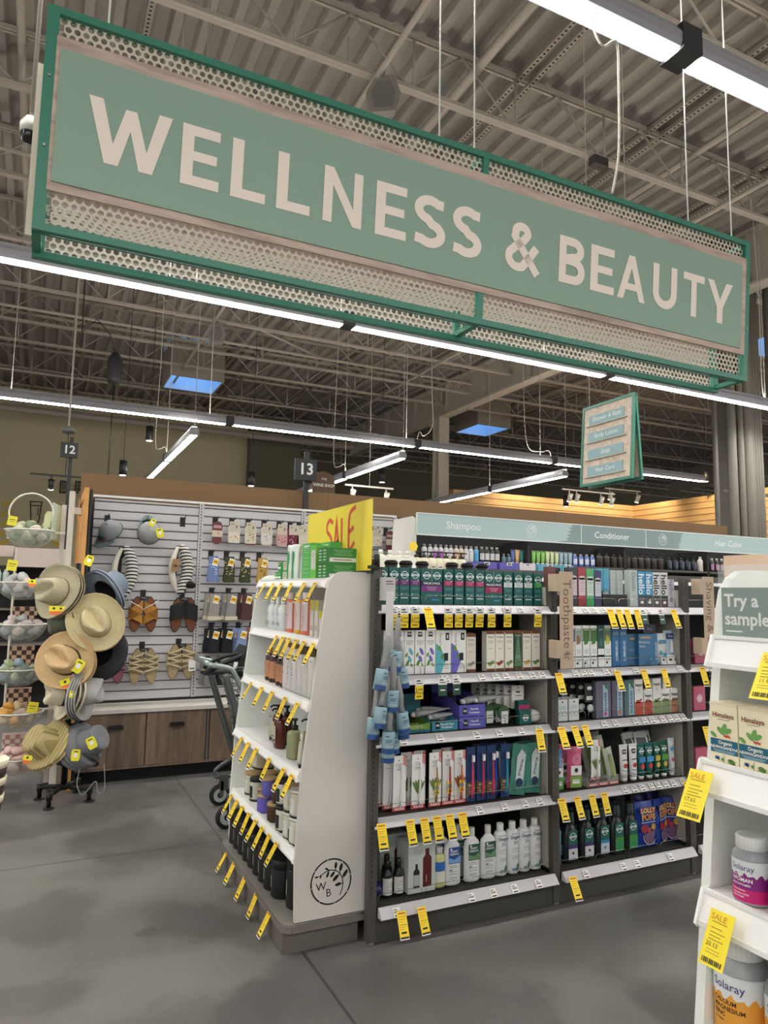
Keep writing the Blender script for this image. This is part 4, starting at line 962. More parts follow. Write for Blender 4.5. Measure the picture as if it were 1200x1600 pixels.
def blu(mb, w, h):
    y = .0135; mb.rect(-w/2, w/2, h-.06, h, y, mat((30, 52, 96), .5)); mb.rect(-w/2, w/2, .03, .085, y, mat((112, 84, 60), .6)); mb.text('BEST', .013, 0, .072, mat((220, 205, 180), .6), y=y-.0005, bold=.03); mb.text('YOU EVER', .009, 0, .057, mat((220, 205, 180), .6), y=y-.0005); mb.text('HAD', .011, 0, .044, mat((220, 205, 180), .6), y=y-.0005, bold=.03)
for k, c in (('f', (222, 70, 110)), ('g', (206, 50, 96)), ('h', (52, 84, 190)), ('i', (40, 150, 170))): TB[k] = tb_pack('toothbrush_pack', .05, .245, (34, 58, 104), c, blu, 'x')
nmT = {'a': 'white toothbrush pack with red corner label', 'b': 'white toothbrush pack with green leaves', 'c': 'white pack with olive handled toothbrush', 'd': 'white pack with dark red toothbrush', 'e': 'white pack with orange brown toothbrush', 'f': 'blue pack with pink toothbrush', 'g': 'blue pack with deep pink toothbrush', 'h': 'blue pack with blue toothbrush', 'i': 'blue pack with teal toothbrush'}
w4 = 'fourth shelf of left bay'
lay([('a', 1.408, .16), ('a', 1.424, .12), ('a', 1.442, .08), ('a', 1.461, .04), ('a', 1.49, 0), ('b', 1.555, .05), ('b', 1.585, .0), ('c', 1.625, .06), ('c', 1.672, 0), ('d', 1.715, .05), ('d', 1.74, .0), ('e', 1.775, .07), ('e', 1.803, 0),
     ('f', 1.862, .0), ('g', 1.92, 0), ('h', 1.93, .05), ('g', 1.976, 0), ('h', 2.013, .03), ('i', 2.055, .0), ('f', 1.985, .07), ('h', 2.075, .07)], TB, nmT, SH[3], w4, 'toothbrush packs on the fourth shelf', cat='toothbrush')
for i, (k, x) in enumerate((('yellow', 1.672), ('yellow', 1.74), ('yellow', 1.803))):
    mb = MB(); mb.rect(-.012, .012, 0, .052, 0, mat((236, 206, 50), .5)); mb.disc(0, .03, .011, mat((50, 150, 190), .5), -.0005); mb.rect(-.009, .009, .005, .012, -.0005, mat((60, 60, 60), .5))
    o = mb.build('offer_sticker', loc=(x, G1Y-.002, SH[3]+.055)); tag(o, 'small yellow and blue sticker on toothbrush pack, %s from the left' % ORD[i], 'sticker', 'yellow stickers on toothbrush packs')
def pouch_geo(mb, w, h, d, m, T=None, taper=.0):
    nx, nz = 7, 9; vs = []; fs = []
    for s in (-1, 1):
        for j in range(nz+1):
            for i in range(nx+1):
                u, v = i/nx, j/nz; b = (math.sin(PI*u)**.6)*(math.sin(PI*min(v*1.05, 1))**.5 if v < .96 else 0)
                ww = w*(1-taper*v)*(1+.015*math.sin(v*23)); vs.append(((u-.5)*ww, s*b*d/2+(.003*math.sin(u*9+v*7) if b > .2 else 0), v*h))
    N = (nx+1)*(nz+1)
    for s in (0, 1):
        for j in range(nz):
            for i in range(nx):
                a = s*N+j*(nx+1)+i; q = (a, a+1, a+nx+2, a+nx+1); fs.append(q if s == 0 else tuple(reversed(q)))
    return mb.add(vs, fs, m, True, T)
pp = thing('toothbrush_pouch', 'x', 'toothbrush'); mb = MB(); pouch_geo(mb, .085, .235, .022, mat((76, 136, 122), .25)); mb.build('pouch', pp)
mb = MB(); mb.prism([(-.02, .05), (.02, .05), (.025, .19), (.0, .215), (-.022, .18)], -.0135, -.0125, mat((206, 216, 216), .3)); mb.disc(0, .06, .02, mat((40, 60, 90), .4), -.014); mb.text('preserve', .022, 0, .13, mat((40, 80, 110), .5), y=-.0142, rot=R(78), bold=.02); mb.build('print', pp)
for i, (x, dy, an) in enumerate(((2.09, .07, 4), (2.125, .0, -6), (2.17, .04, 6), (2.22, 0, -3), (2.235, .06, 3))):
    put(pp, (x, G1Y+.02+dy, SH[3]+.002), rot=(0, R(-an), R(an)), label=lab('clear green toothbrush pouch', w4, i, 5), group='clear green toothbrush pouches')

# ---------------------------------------------------------------- bottom shelf, left bay: bottles
def bottle(name, prof, body, capp, capc, label='x', cat='bottle', sy=.62, n=16, wrap=None, rough=.35, trans=0, deco=None, capn=16):
    t = thing(name, label, cat); MB().lathe(prof, mat(body, rough, trans=trans), n, sy=sy).build('bottle_body', t)
    MB().lathe(capp, mat(capc, .4), capn, sy=max(sy, .9)).build('cap', t)
    if wrap or deco:
        mb = MB()
        if wrap:
            for (r, z0, z1, a0, a1, c) in wrap: cpatch(mb, r, z0, z1, a0, a1, mat(c, .5), 1, sy)
        if deco: deco(mb)
        mb.build('label', t)
    return t
def deco_text(items, r, sy=.62):
    def f(mb):
        for (s, size, x, z, c, rot) in items: mb.text(s, size, x, z, mat(c, .6), y=-r*sy*1.02-.0004, rot=rot, bold=.02)
    return f
def ln(mb, zs, w, y, c=(110, 110, 110), x=0):
    for z in zs: mb.rect(x-w/2, x+w/2, z, z+.0016, y, mat(c, .6))
bb = bottle('dropper_bottle', [(.021, 0), (.023, .004), (.023, .085), (.019, .1), (.009, .108), (.009, .115)], (20, 20, 22), [(.012, .112), (.012, .135), (.010, .15)], (20, 20, 22), sy=1, wrap=[(.023, .01, .078, -165, -15, (206, 208, 202))], deco=lambda mb: ln(mb, (.06, .052, .044, .03, .022), .024, -.0237))
bb['category'] = 'bottle'
for i, (x, dy) in enumerate(((1.442, 0), (1.497, 0), (1.47, .06))): put(bb, (x, G1Y+.026+dy, SH[4]), 0, ('small black bottle with white label, bottom shelf of left bay, %s' % ('leftmost', 'beside the boxed bottle set', 'behind the front two')[i]), 'small black bottles')
def setbox(mb, w, h):
    mb.rect(-w/2+.004, w/2-.004, .004, h-.004, Y1, mat((196, 206, 200), .5)); lines(mb, .05, (h-.035, h-.043, h-.051), (120, 130, 125), x=-.02)
    mb.prism([(-.042, .02), (-.012, .02), (-.012, .09), (-.021, .1), (-.021, .12), (-.033, .12), (-.033, .1), (-.042, .09)], Y2, 0, mat((40, 36, 34), .5)); mb.rect(-.041, -.013, .03, .075, Y3, mat((180, 184, 178), .5))
    mb.prism([(.005, .02), (.048, .02), (.048, .14), (.036, .155), (.036, .18), (.017, .18), (.017, .155), (.005, .14)], Y2, 0, mat((92, 30, 28), .5)); mb.rect(.02, .023, .04, .07, Y3, mat((200, 190, 180), .5))
sb = carton('boxed_set', .135, .21, .11, (206, 212, 206), setbox); tag(sb, 'pale grey box picturing two bottles, bottom shelf of left bay', 'box'); sb.location = (1.60, G1Y, SH[4])
o = sb.copy(); C.objects.link(o); o.location = (1.53, G1Y+.14, SH[4]); o['label'] = 'pale grey box set back behind the front one on the bottom shelf'
sm = bottle('mouthwash_bottle', [(.025, 0), (.028, .005), (.028, .12), (.024, .135), (.014, .142)], (206, 204, 140), [(.014, .142), (.015, .165), (.013, .17)], (230, 230, 228), wrap=[(.028, .025, .11, -160, -20, (222, 222, 210)), (.0282, .07, .11, -160, -20, (44, 110, 180))])
for i, (x, dy) in enumerate(((1.700, 0), (1.685, .05))): put(sm, (x, G1Y+.02+dy, SH[4]), 0, 'small yellowish bottle with blue label, bottom shelf of left bay, %s' % ('in front', 'behind')[i], 'small yellowish bottles')
def big(cols, txt, brand=True):
    c1, c2 = cols
    def d(mb):
        y = -.042*.55*1.02-.0006; mb.rect(-.03, .03, .095, .165, y, mat(c1, .5)); mb.prism([(-.03, .098), (.03, .098), (.03, .13), (0, .112), (-.03, .122)], y-.0006, y-.0003, mat(c2, .5)); mb.disc(-.018, .157, .005, mat(WT, .5), y-.0009, 10)
        mb.text('DESERT', .0115, -.002, .147, mat(WT, .5), y=y-.001, bold=.02); mb.text('ESSENCE', .0115, -.002, .135, mat(WT, .5), y=y-.001, bold=.02); ln(mb, (.085, .078, .06, .05, .036, .03), .04, y, (60, 70, 90), -.006); mb.rect(-.026, -.012, .066, .07, y, INK)
    return bottle('mouthwash_bottle', [(.036, 0), (.042, .006), (.042, .15), (.037, .172), (.017, .192), (.015, .197)], (240, 241, 240), [(.014, .196), (.015, .2), (.015, .228), (.013, .232)], (226, 226, 224), sy=.55, deco=d)
b1 = big(((44, 76, 150), (120, 170, 220)), ''); b2 = big(((36, 88, 66), (110, 150, 110)), '')
w5 = 'bottom shelf of left bay'
for p, x, dy, l in ((b1, 1.768, .0, 'white mouthwash bottle with blue desert label, front of the bottom shelf'), (b2, 1.873, .0, 'white mouthwash bottle with dark green label, left of the two in front'), (b2, 1.962, .0, 'white mouthwash bottle with dark green label, right of the two in front'), (b1, 1.715, .1, 'white bottle standing behind the small yellowish bottle, bottom shelf'), (b1, 1.745, .06, 'white bottle just behind the blue desert label bottle'), (b2, 1.835, .07, 'white bottle behind the green label bottles, bottom shelf')): put(p, (x, G1Y+.024+dy, SH[4]), 0, l, 'white mouthwash bottles')
def oxy(mb):
    y = -.032*.8-.0012; mb.text('Oxygen', .021, 0, .165, mat((34, 44, 84), .5), y=y, bold=.015, sx=.82); mb.text('Essential', .012, 0, .181, mat((90, 140, 180), .5), y=y, sx=.9); mb.text('BR', .02, .004, .14, mat((110, 130, 160), .5), y=y); ln(mb, (.115, .109, .1, .08, .074, .068), .034, y, (130, 140, 150)); mb.disc(.012, .03, .013, mat((90, 120, 90), .5), y, 10, .5, 1.4, rot=-.3); mb.disc(-.006, .022, .014, mat((120, 150, 170), .5), y, 10, 1, .5)
ob = bottle('mouthwash_bottle', [(.028, 0), (.032, .005), (.032, .18), (.028, .192), (.017, .197)], (240, 241, 242), [(.0165, .197), (.0175, .2), (.0175, .226), (.015, .231)], (232, 232, 230), sy=.8, deco=oxy)
for i, x in enumerate((2.034, 2.103, 2.168, 2.235)): put(ob, (x, G1Y+.028, SH[4]), 0, lab('slim white oxygen mouthwash bottle', w5, i, 4), 'slim white oxygen bottles')
tag(MB().blob((0, .03, .03), (.035, .03, .03), mat((34, 36, 84), .4), warp=.1, seed=3).build('product_bag', loc=(1.395, G1Y+.01, SH[4])), 'dark blue bag at the far left of the bottom shelf', 'bag')
# ================================================================ RIGHT BAY OF THE MIDDLE ROW
def sidebox(c_lab, top):
    def f(mb, w, h):
        bandf(mb, w*.86, h*.28, h*.74, c_lab); mb.disc(0, h*.74, w*.43, mat(c_lab, .5), Y1, 14, 1, .5); mb.text('CHARCOAL', .0075, 0, h*.7, INK, y=Y2, bold=.02); lines(mb, w*.6, (h*.63, h*.59, h*.5, h*.44, h*.38), (110, 110, 110)); bandf(mb, w, 0, h*.2, top, Y1)
    return f
def hello(c_top, c_txt, c_bot, small=False):
    def f(mb, w, h):
        if not small:
            bandf(mb, w*.98, 0, h*.27, c_bot); bandf(mb, w*.98, h*.27, h*.33, (30, 60, 56)); mb.disc(0, h*.13, .008, mat(WT, .5), Y2, 10, 1.5, 1)
            mb.text('hello', .058, -.004, h*.64, mat(c_txt, .5), y=Y2, rot=R(-90), bold=.02)
        else: mb.text('hello', .048, 0, h*.7, mat(c_txt, .5), y=Y2, rot=R(-90)); mb.text('84' if small == 1 else '3k', .03, 0, h*.27, mat((60, 60, 70), .5), y=Y2, rot=R(-90))
    return f
def davids(mb, w, h): mb.text('Davids', .038, .0, h*.68, mat((110, 124, 124), .5), y=Y2, rot=R(-90)); lines(mb, w*.4, (h*.3, h*.25), (110, 120, 120)); bandf(mb, w, 0, .03, (176, 184, 182))
D = {'k': carton('toothpaste_carton', .054, .198, .04, (66, 66, 70), sidebox((206, 204, 208), (46, 46, 50))), 'r': carton('toothpaste_carton', .05, .198, .04, (172, 62, 74), sidebox((216, 200, 204), (150, 44, 56))), 'g': carton('toothpaste_carton', .05, .196, .04, (92, 178, 116), sidebox((206, 220, 210), (50, 150, 86))), 'n': carton('toothpaste_carton', .047, .188, .04, (66, 62, 110), sidebox((204, 206, 214), (50, 50, 84))),
     'b': carton('toothpaste_carton', .038, .118, .06, (84, 166, 196), lambda mb, w, h: bandf(mb, w, 0, h*.1, (60, 140, 170))), 'd': carton('toothpaste_carton', .04, .195, .04, (188, 198, 196), lambda mb, w, h: (lines(mb, w*.5, (h*.72, h*.45, h*.25), (120, 130, 130)), bandf(mb, w, 0, .03, (150, 160, 158)))), 'D': carton('toothpaste_carton', .056, .197, .04, (184, 194, 192), davids),
     'h': carton('toothpaste_carton', .051, .192, .04, (66, 150, 196), hello(None, (230, 240, 244), (88, 80, 78))), 'H': carton('toothpaste_carton', .053, .19, .04, (220, 220, 220), hello(None, (40, 44, 48), (88, 78, 76))), 's': carton('toothpaste_carton', .049, .155, .04, (206, 204, 212), hello(None, (110, 110, 126), None, 1)), 'S': carton('toothpaste_carton', .051, .155, .04, (206, 204, 212), hello(None, (100, 100, 116), None, 2)), 'c': carton('toothpaste_carton', .045, .2, .04, (120, 66, 66), None)}
nmD = {'k': 'charcoal grey carton with pale label', 'r': 'dusty red carton with pale label', 'g': 'mint green carton with pale label', 'n': 'navy violet carton with pale label', 'b': 'sky blue carton on black tray', 'd': 'pale clear grey carton', 'D': 'pale grey carton with upright lettering', 'h': 'sky blue hello carton', 'H': 'white hello carton with dark lettering', 's': 'short white hello carton, left one', 'S': 'short white hello carton, right one', 'c': 'dark red carton'}
w1 = 'top shelf of right bay'
lay([('c', 2.375, .05), ('k', 2.42, .07), ('k', 2.471), ('r', 2.528), ('g', 2.583), ('n', 2.636), ('b', 2.68, .03, 0, .082), ('b', 2.721, .03, 0, .082), ('d', 2.745, .06), ('d', 2.79, .05), ('d', 2.83, .04), ('D', 2.886), ('h', 2.944), ('h', 2.999), ('H', 3.055), ('H', 3.112), ('s', 3.163), ('S', 3.2, .042)], D, nmD, SH[0], w1, 'cartons on the top shelf of the right bay', cat='toothpaste box')
tag(MB().box(-.085, .085, 0, .05, 0, .062, BLK).build('tray_box', loc=(2.752, G1Y, SH[0]+.002)), 'glossy black tray under the sky blue cartons, top shelf', 'tray')
# second shelf
def jason(pc, band, leaf):
    def f(mb, w, h):
        bandf(mb, w*.98, h*.62, h*.93, pc); mb.text('JASON', .0095, 0, h*.9, mat(WT, .5), y=Y2, bold=.02); mb.disc(0, h*.66, w*.36, mat(leaf, .5), Y2, 12, .7, 1.5, rot=.2); mb.disc(-.005, h*.62, w*.28, mat(leaf, .5), Y2-.0002, 12, .6, 1.6, rot=-.4); lines(mb, w*.7, (h*.42, h*.38, h*.34), (90, 100, 110)); bandf(mb, w*.98, h*.24, h*.27, band); mb.rect(-.014, -.002, h*.08, h*.13, Y1, INK); lines(mb, w*.6, (h*.18, h*.15), (120, 120, 120))
    return f
def lum(w_, big=False):
    def f(mb, w, h):
        if not big: mb.text('LUMINEUX', .021, .006, h*.42, mat((214, 228, 236), .5), y=Y2, rot=R(90), bold=.02); bandf(mb, w*.8, h*.85, h*.93, (120, 150, 170))
        else:
            mb.text('Whitening', .019, -.03, h*.74, mat((214, 228, 236), .5), y=Y2); mb.text('Strips', .019, -.043, h*.61, mat((214, 228, 236), .5), y=Y2); mb.text('LUMINEUX', .019, w*.42, h*.45, mat((200, 220, 230), .5), y=Y2, rot=R(90), bold=.02); mb.rect(-w*.4, w*.15, h*.86, h*.92, Y1, mat((190, 160, 110), .5))
            for k in range(5): mb.tube([(-w*.2+.012*k, -.001, h*.08), (w*.12+.01*k, -.001, h*.4), (w*.3, -.001, h*.5+.01*k)], .0008, mat((96, 160, 200), .5), 3)
    return f
W4 = (240, 242, 240)
E_ = {'a': carton('toothpaste_carton', .041, .212, .04, W4, jason((36, 64, 150), (60, 110, 180), (50, 80, 190))), 'b': carton('toothpaste_carton', .042, .212, .04, W4, jason((150, 166, 150), (60, 130, 110), (150, 110, 70))), 'c': carton('toothpaste_carton', .044, .212, .04, W4, jason((76, 116, 60), (50, 60, 60), (66, 130, 50))), 'd': carton('toothpaste_carton', .044, .212, .04, (44, 92, 84), lambda mb, w, h: (bandf(mb, w*.98, 0, h*.44, W4), bandf(mb, w*.98, h*.24, h*.29, (30, 50, 160)), mb.disc(0, h*.6, .012, mat((60, 130, 120), .5), Y2, 10, .6, 1.8), mb.text('JASON', .0095, 0, h*.9, mat(WT, .5), y=Y2))), 'e': carton('toothpaste_carton', .044, .212, .04, W4, jason((100, 130, 100), (60, 130, 90), (196, 196, 70))),
      'l': carton('whitening_carton', .05, .19, .045, (44, 110, 160), lum(.05)), 'm': carton('whitening_box', .08, .165, .06, (50, 98, 134), lambda mb, w, h: (mb.rect(w*.0, w*.42, h*.82, h*.88, Y1, mat((180, 150, 110), .5)), lines(mb, w*.5, (h*.5, h*.46), (150, 180, 200), x=.01))), 'w': carton('whitening_box', .137, .165, .06, (62, 116, 158), lum(.137, True))}
nmE = {'a': 'white and royal blue carton', 'b': 'white and sage carton with brown leaf', 'c': 'white and green leaf carton', 'd': 'dark teal and white carton', 'e': 'white and yellow green leaf carton', 'l': 'narrow blue whitening carton with upright lettering', 'm': 'dark blue square whitening box', 'w': 'wide blue whitening strips box'}
w2 = 'second shelf of right bay'
lay([('a', 2.455), ('b', 2.50), ('c', 2.551), ('c', 2.601), ('d', 2.65), ('e', 2.696), ('l', 2.75), ('l', 2.804), ('m', 2.872, .02), ('w', 2.981)], E_, nmE, SH[1], w2, 'cartons on the second shelf of the right bay', cat='toothpaste box')
mb = MB(); pouch_geo(mb, .085, .165, .03, mat((206, 212, 214), .35)); mb.disc(-.015, .06, .012, mat((70, 150, 180), .4), -.0165); mb.disc(.015, .05, .012, mat((70, 150, 180), .4), -.0165); mb.rect(-.025, .025, .11, .13, -.0166, mat((90, 140, 170), .5)); o = mb.build('floss_bag', loc=(3.095, G1Y+.02, SH[1]+.002)); tag(o, 'white and blue floss bag right of the wide whitening strips box', 'floss', 'floss bags')
mb = MB(); pouch_geo(mb, .08, .18, .03, mat((170, 198, 214), .35)); mb.rect(-.03, .03, .135, .165, -.0166, mat((40, 60, 120), .5)); mb.text('floss', .02, 0, .15, mat(WT, .5), y=-.017); mb.prism([(-.01, .06), (.02, .06), (.015, .12), (0, .125)], -.0166, -.016, mat((230, 236, 240), .4)); o = mb.build('floss_bag', loc=(3.165, G1Y+.03, SH[1]+.002)); tag(o, 'pale blue floss bag with navy heading at the right end', 'floss', 'floss bags')
for i, (x, a) in enumerate(((3.10, 12), (3.15, -10), (3.185, 8))): o = MB().box(-.024, .024, 0, .012, 0, .05, mat((226, 226, 224), .5)).rect(-.01, .01, .02, .03, -.0005, INK).build('sample_box', loc=(x, G1Y+.0, SH[1]), rot=(R(-12), 0, R(a))); tag(o, 'tiny white box leaning before the floss bags, %s from the left' % ORD[i], 'box', 'tiny white boxes')
tag(MB().box(-.045, .045, 0, .02, 0, .05, mat((60, 64, 84), .5)).text('floss', .02, 0, .025, mat((170, 176, 200), .5), y=-.001).build('floss_carton', loc=(3.035, G1Y+.04, SH[1]+.166)), 'small dark floss carton lying on top of the whitening strips box', 'floss')
# third shelf
w3 = 'third shelf of right bay'
wp = carton('floss_carton', .062, .105, .03, (214, 220, 220), lambda mb, w, h: (mb.disc(0, h-.014, .005, INK, Y1, 8), mb.arc(-.012, .035, .012, .002, mat((120, 130, 134), .5), Y1, 14), mb.arc(.014, .035, .012, .002, mat((120, 130, 134), .5), Y1, 14), mb.rect(-.022, .022, .055, .075, Y1, mat((190, 206, 206), .5))))
wp['category'] = 'floss'
for i, (x, dy) in enumerate(((2.392, 0), (2.465, 0), (2.392, .05), (2.46, .05))): put(wp, (x, G1Y+dy, SH[2]), 0, 'white floss carton with round hole, third shelf right bay, %s' % ('front left', 'front right', 'rear left', 'rear right')[i], 'white floss cartons')
fh = thing('floss_hanger', 'x', 'floss'); MB().box(-.03, .03, 0, .006, .07, .165, mat((44, 44, 46), .4)).disc(0, .14, .017, mat((226, 226, 222), .5), -.0006, 12, 1, .6).rect(-.02, .02, .08, .1, -.0006, mat((220, 222, 210), .5)).build('blister', fh); MB().lathe([(.0, -.006), (.02, -.004), (.02, .004), (0, .006)], mat((200, 214, 210), .4), 14, T=Tm((0, -.004, .04), rx=R(90))).build('floss_reel', fh)
for i in range(7): put(fh, (2.585-.02*i, G1Y+.02+.04*i, SH[2]+.01), 0, 'hanging floss card on a peg, third shelf right bay, %s' % ('frontmost' if i == 0 else ORD[i]+' from the front'), 'hanging floss cards')
def grand(c):
    def f(mb, w, h): mb.rect(-.004, .03, .004, h-.02, Y1, mat((168, 196, 214), .4)); mb.text('GRANDER', .022, .014, h*.42, mat((60, 80, 120), .5), y=Y2, rot=R(90), bold=.02); mb.disc(.018, h-.026, .014, mat((60, 120, 80), .5), Y2, 10, .6, 1.4, rot=.4); mb.disc(.012, .02, .01, mat(c, .5), Y2, 10)
    return f
gr = {'p': carton('toothbrush_box', .1, .185, .03, (106, 104, 122), grand((200, 60, 100))), 'q': carton('toothbrush_box', .078, .185, .03, (96, 92, 108), grand((220, 120, 60))), 't': carton('toothbrush_box', .07, .185, .03, (80, 112, 118), grand((80, 160, 120)))}
lay([('p', 2.66), ('q', 2.757), ('t', 2.838)], gr, {'p': 'wide grey violet brush box', 'q': 'grey violet brush box with leaf', 't': 'grey teal brush box with leaf'}, SH[2], w3, 'brush boxes on the third shelf', cat='toothbrush')
def happy(c, tall):
    def f(mb, w, h): mb.text('happy', .021, 0, h-.03, mat((30, 32, 36), .5), y=Y2, bold=.02); lines(mb, w*.4, (h-.055, h-.063), (120, 120, 120)); bandf(mb, w*.98, 0, .068, c); mb.disc(-.005, .07, .018, mat(c, .5), Y1, 12, 1, .5); mb.disc(.014, .078 if tall else .07, .006, INK, Y2, 8)
    return f
hp = {}
for k, c in (('r', (184, 76, 56)), ('g', (128, 150, 100)), ('o', (182, 132, 100))):
    hp[k] = carton('toothpaste_carton', .058, .186, .04, (240, 240, 236), happy(c, True)); hp[k.upper()] = carton('toothpaste_carton', .06, .128, .04, (240, 240, 236), happy(c, False))
lay([('r', 2.905), ('R', 2.972), ('g', 3.037), ('G', 3.1), ('o', 3.15, .035)]+[('O', 3.168)], hp, {'r': 'tall white happy carton with red base', 'R': 'short white happy carton with red base', 'g': 'tall white happy carton with green base', 'G': 'short white happy carton with green base', 'o': 'tall white happy carton with orange base', 'O': 'short white happy carton with orange base'}, SH[2], w3, 'happy cartons', cat='toothpaste box')
# fourth shelf
w4b = 'fourth shelf of right bay'
def pch(c1, c2, w, h, txt=None):
    mb = MB(); pouch_geo(mb, w, h, .035, mat(c1, .35)); mb.rect(-w*.4, w*.4, .005, h*.3, -.0185, mat(c2, .4)); mb.rect(-w*.38, w*.38, h*.32, h*.55, -.0185, mat((226, 226, 220), .5))
    mb.disc(0, h*.44, w*.13, INK, -.0188); mb.rect(-w*.25, w*.25, h*.12, h*.22, -.0188, mat((230, 232, 226), .5)) 
    for k in range(3): mb.arc(0, h*.7, .008+.008*k, .002, mat((236, 220, 226), .4), -.0188, 12)
    return mb.build('flosser_pouch')
q = pch((206, 84, 128), (120, 160, 70), .085, .2); tag(q, 'pink and green flosser pouch, front of the fourth shelf, right bay', 'flosser'); q.location = (2.474, G1Y+.02, SH[3]); q.rotation_euler = (0, R(2), R(-4))
o = q.copy(); C.objects.link(o); o.location = (2.45, G1Y+.075, SH[3]+.004); o['label'] = 'pink flosser pouch tucked behind the front pink one'
q = pch((60, 130, 190), (80, 150, 60), .06, .195); tag(q, 'blue and green flosser pouch at the left end of fourth shelf', 'flosser'); q.location = (2.37, G1Y+.02, SH[3])
# clear toothbrush tray with red lettered lip and the last pack in it
t = thing('brush_tray', 'clear sloping tray with red lettered lip, fourth shelf right bay', 'tray', (2.645, G1Y-.005, SH[3])); CLR = mat((205, 208, 206), .15, alpha=.35)
mb = MB()
for k in range(4): mb.box(-.102+.068*k-.0015, -.102+.068*k+.0015, 0, .25, .0, .045, CLR)
mb.box(-.102, .102, 0, .25, 0, .003, CLR); mb.box(-.102, .102, -.001, .001, .0, .018, CLR); mb.build('tray_body', t)
mb = MB()
for k in range(3): mb.rect(-.1+.068*k, -.036+.068*k, .001, .017, -.0015, mat((176, 44, 54), .5)); mb.text('RADIUS', .0145, -.068+.068*k, .009, mat(WT, .5), y=-.002, bold=.03)
mb.build('tray_lettering', t)
put(TB['b'], (2.625, G1Y+.012, SH[3]+.02), 0, 'last white toothbrush pack with green handle in the clear tray', 'toothbrush packs in the clear tray', scale=(.9, 1, .85))
bag = MB(); pouch_geo(bag, .06, .2, .03, mat((178, 182, 168), .4)); bag.prism([(-.012, .03), (.012, .03), (.008, .17), (-.008, .17)], -.0165, -.016, mat((140, 160, 90), .5)); bag = bag.build('flosser_pouch'); bag['category'] = 'flosser'
for i, (x, dy, a, hh) in enumerate(((2.735, .0, -14, .9), (2.72, .05, -10, 1.05), (2.745, .09, -8, 1.1), (2.76, .14, -5, 1.15), (2.70, .12, -16, 1.1))): put(bag, (x, G1Y+.02+dy, SH[3]+.002), rot=(0, R(a), 0), label='leaning green and grey flosser pouch, fourth shelf right bay, %s from the front' % ORD[i], group='leaning flosser pouches', scale=(1, 1, hh))
def tdeco(k):
    def f(mb, w, L):
        y = -.0135
        if k == 's': mb.rect(-.012, .012, L-.038, L-.014, -.008, mat(BKT, .5)); mb.text('365', .013, 0, L-.026, mat(WT, .5), y=-.0085, bold=.03); mb.disc(0, L*.45, .013, mat((190, 50, 44), .5), y-.002, 12, 1, .9); mb.rect(-w*.3, w*.3, L*.6, L*.63, y+.002, INK); mb.tube([(-.02, y-.001, L*.33), (0, y-.002, L*.3), (.02, y-.001, L*.33)], .0015, mat((70, 110, 190), .5), 4)
        else:
            mb.arc(0, L-.03, .013, .0024, mat((225, 238, 236), .5), -.0085, 16); mb.rect(-.018, .018, L-.034, L-.026, -.009, mat((225, 238, 236), .5)); mb.rect(-w*.42, w*.42, L*.5, L*.66, y, mat(k, .5)); mb.disc(0, L*.38, .014, mat((200, 60, 70) if k[2] > 100 else (210, 170, 70), .5), y-.002, 12)
    return f
T4 = {'s': tube_thing((224, 224, 222), .175, .058, deco=tdeco('s')), 'a': tube_thing((22, 96, 90), .172, .05, deco=tdeco((60, 130, 190))), 'b': tube_thing((22, 96, 90), .172, .056, deco=tdeco((70, 150, 200))), 'c': tube_thing((22, 92, 76), .172, .04, deco=tdeco((200, 180, 70))), 'd': tube_thing((22, 96, 70), .175, .052, deco=tdeco((90, 150, 60))), 'e': tube_thing((206, 214, 220), .185, .048, deco=lambda mb, w, L: (mb.disc(0, L*.75, .012, mat((80, 160, 200), .5), -.0105), mb.disc(0, L*.45, .011, mat((200, 90, 110), .5), -.0145)))}
lay([('s', 2.806, .02), ('s', 2.872, .02), ('a', 2.927, .02), ('b', 2.985, .02), ('c', 3.04, .02), ('d', 3.092, .02), ('e', 3.15, .02)], T4, {'s': 'white strawberry toothpaste tube standing', 'a': 'narrow teal children toothpaste tube', 'b': 'wide teal children toothpaste tube', 'c': 'slim teal and yellow toothpaste tube', 'd': 'dark green tube with red fruit', 'e': 'pale tube with blue and pink dots'}, SH[3], w4b, 'standing tubes on the fourth shelf', cat='toothpaste tube')
cp = carton('toothpaste_carton', .06, .15, .05, (176, 172, 156), lambda mb, w, h: (mb.text('MOON', .012, 0, h*.8, INK, y=Y1), lines(mb, w*.6, (h*.6, h*.55), (110, 100, 90)), mb.disc(.005, h*.25, .014, mat((120, 130, 80), .5), Y1))); tag(cp, 'taupe carton at the right end of fourth shelf', 'toothpaste box'); cp.location = (3.165, G1Y+.065, SH[3])
hb = MB().box(-.04, .04, 0, .01, 0, .06, mat((200, 200, 196), .5)).rect(-.03, .03, .0, .03, -.0005, mat((60, 64, 72), .5)).build('card_pack'); hb['category'] = 'card'
for i in range(6): put(hb, (2.93+.03*i, G1Y+.1+.02*(i % 3), SH[3]+.16), rot=(R(-20), 0, R((-1)**i*12)), label='small pale card pack behind the standing tubes, %s from the left' % ORD[i], group='small card packs')
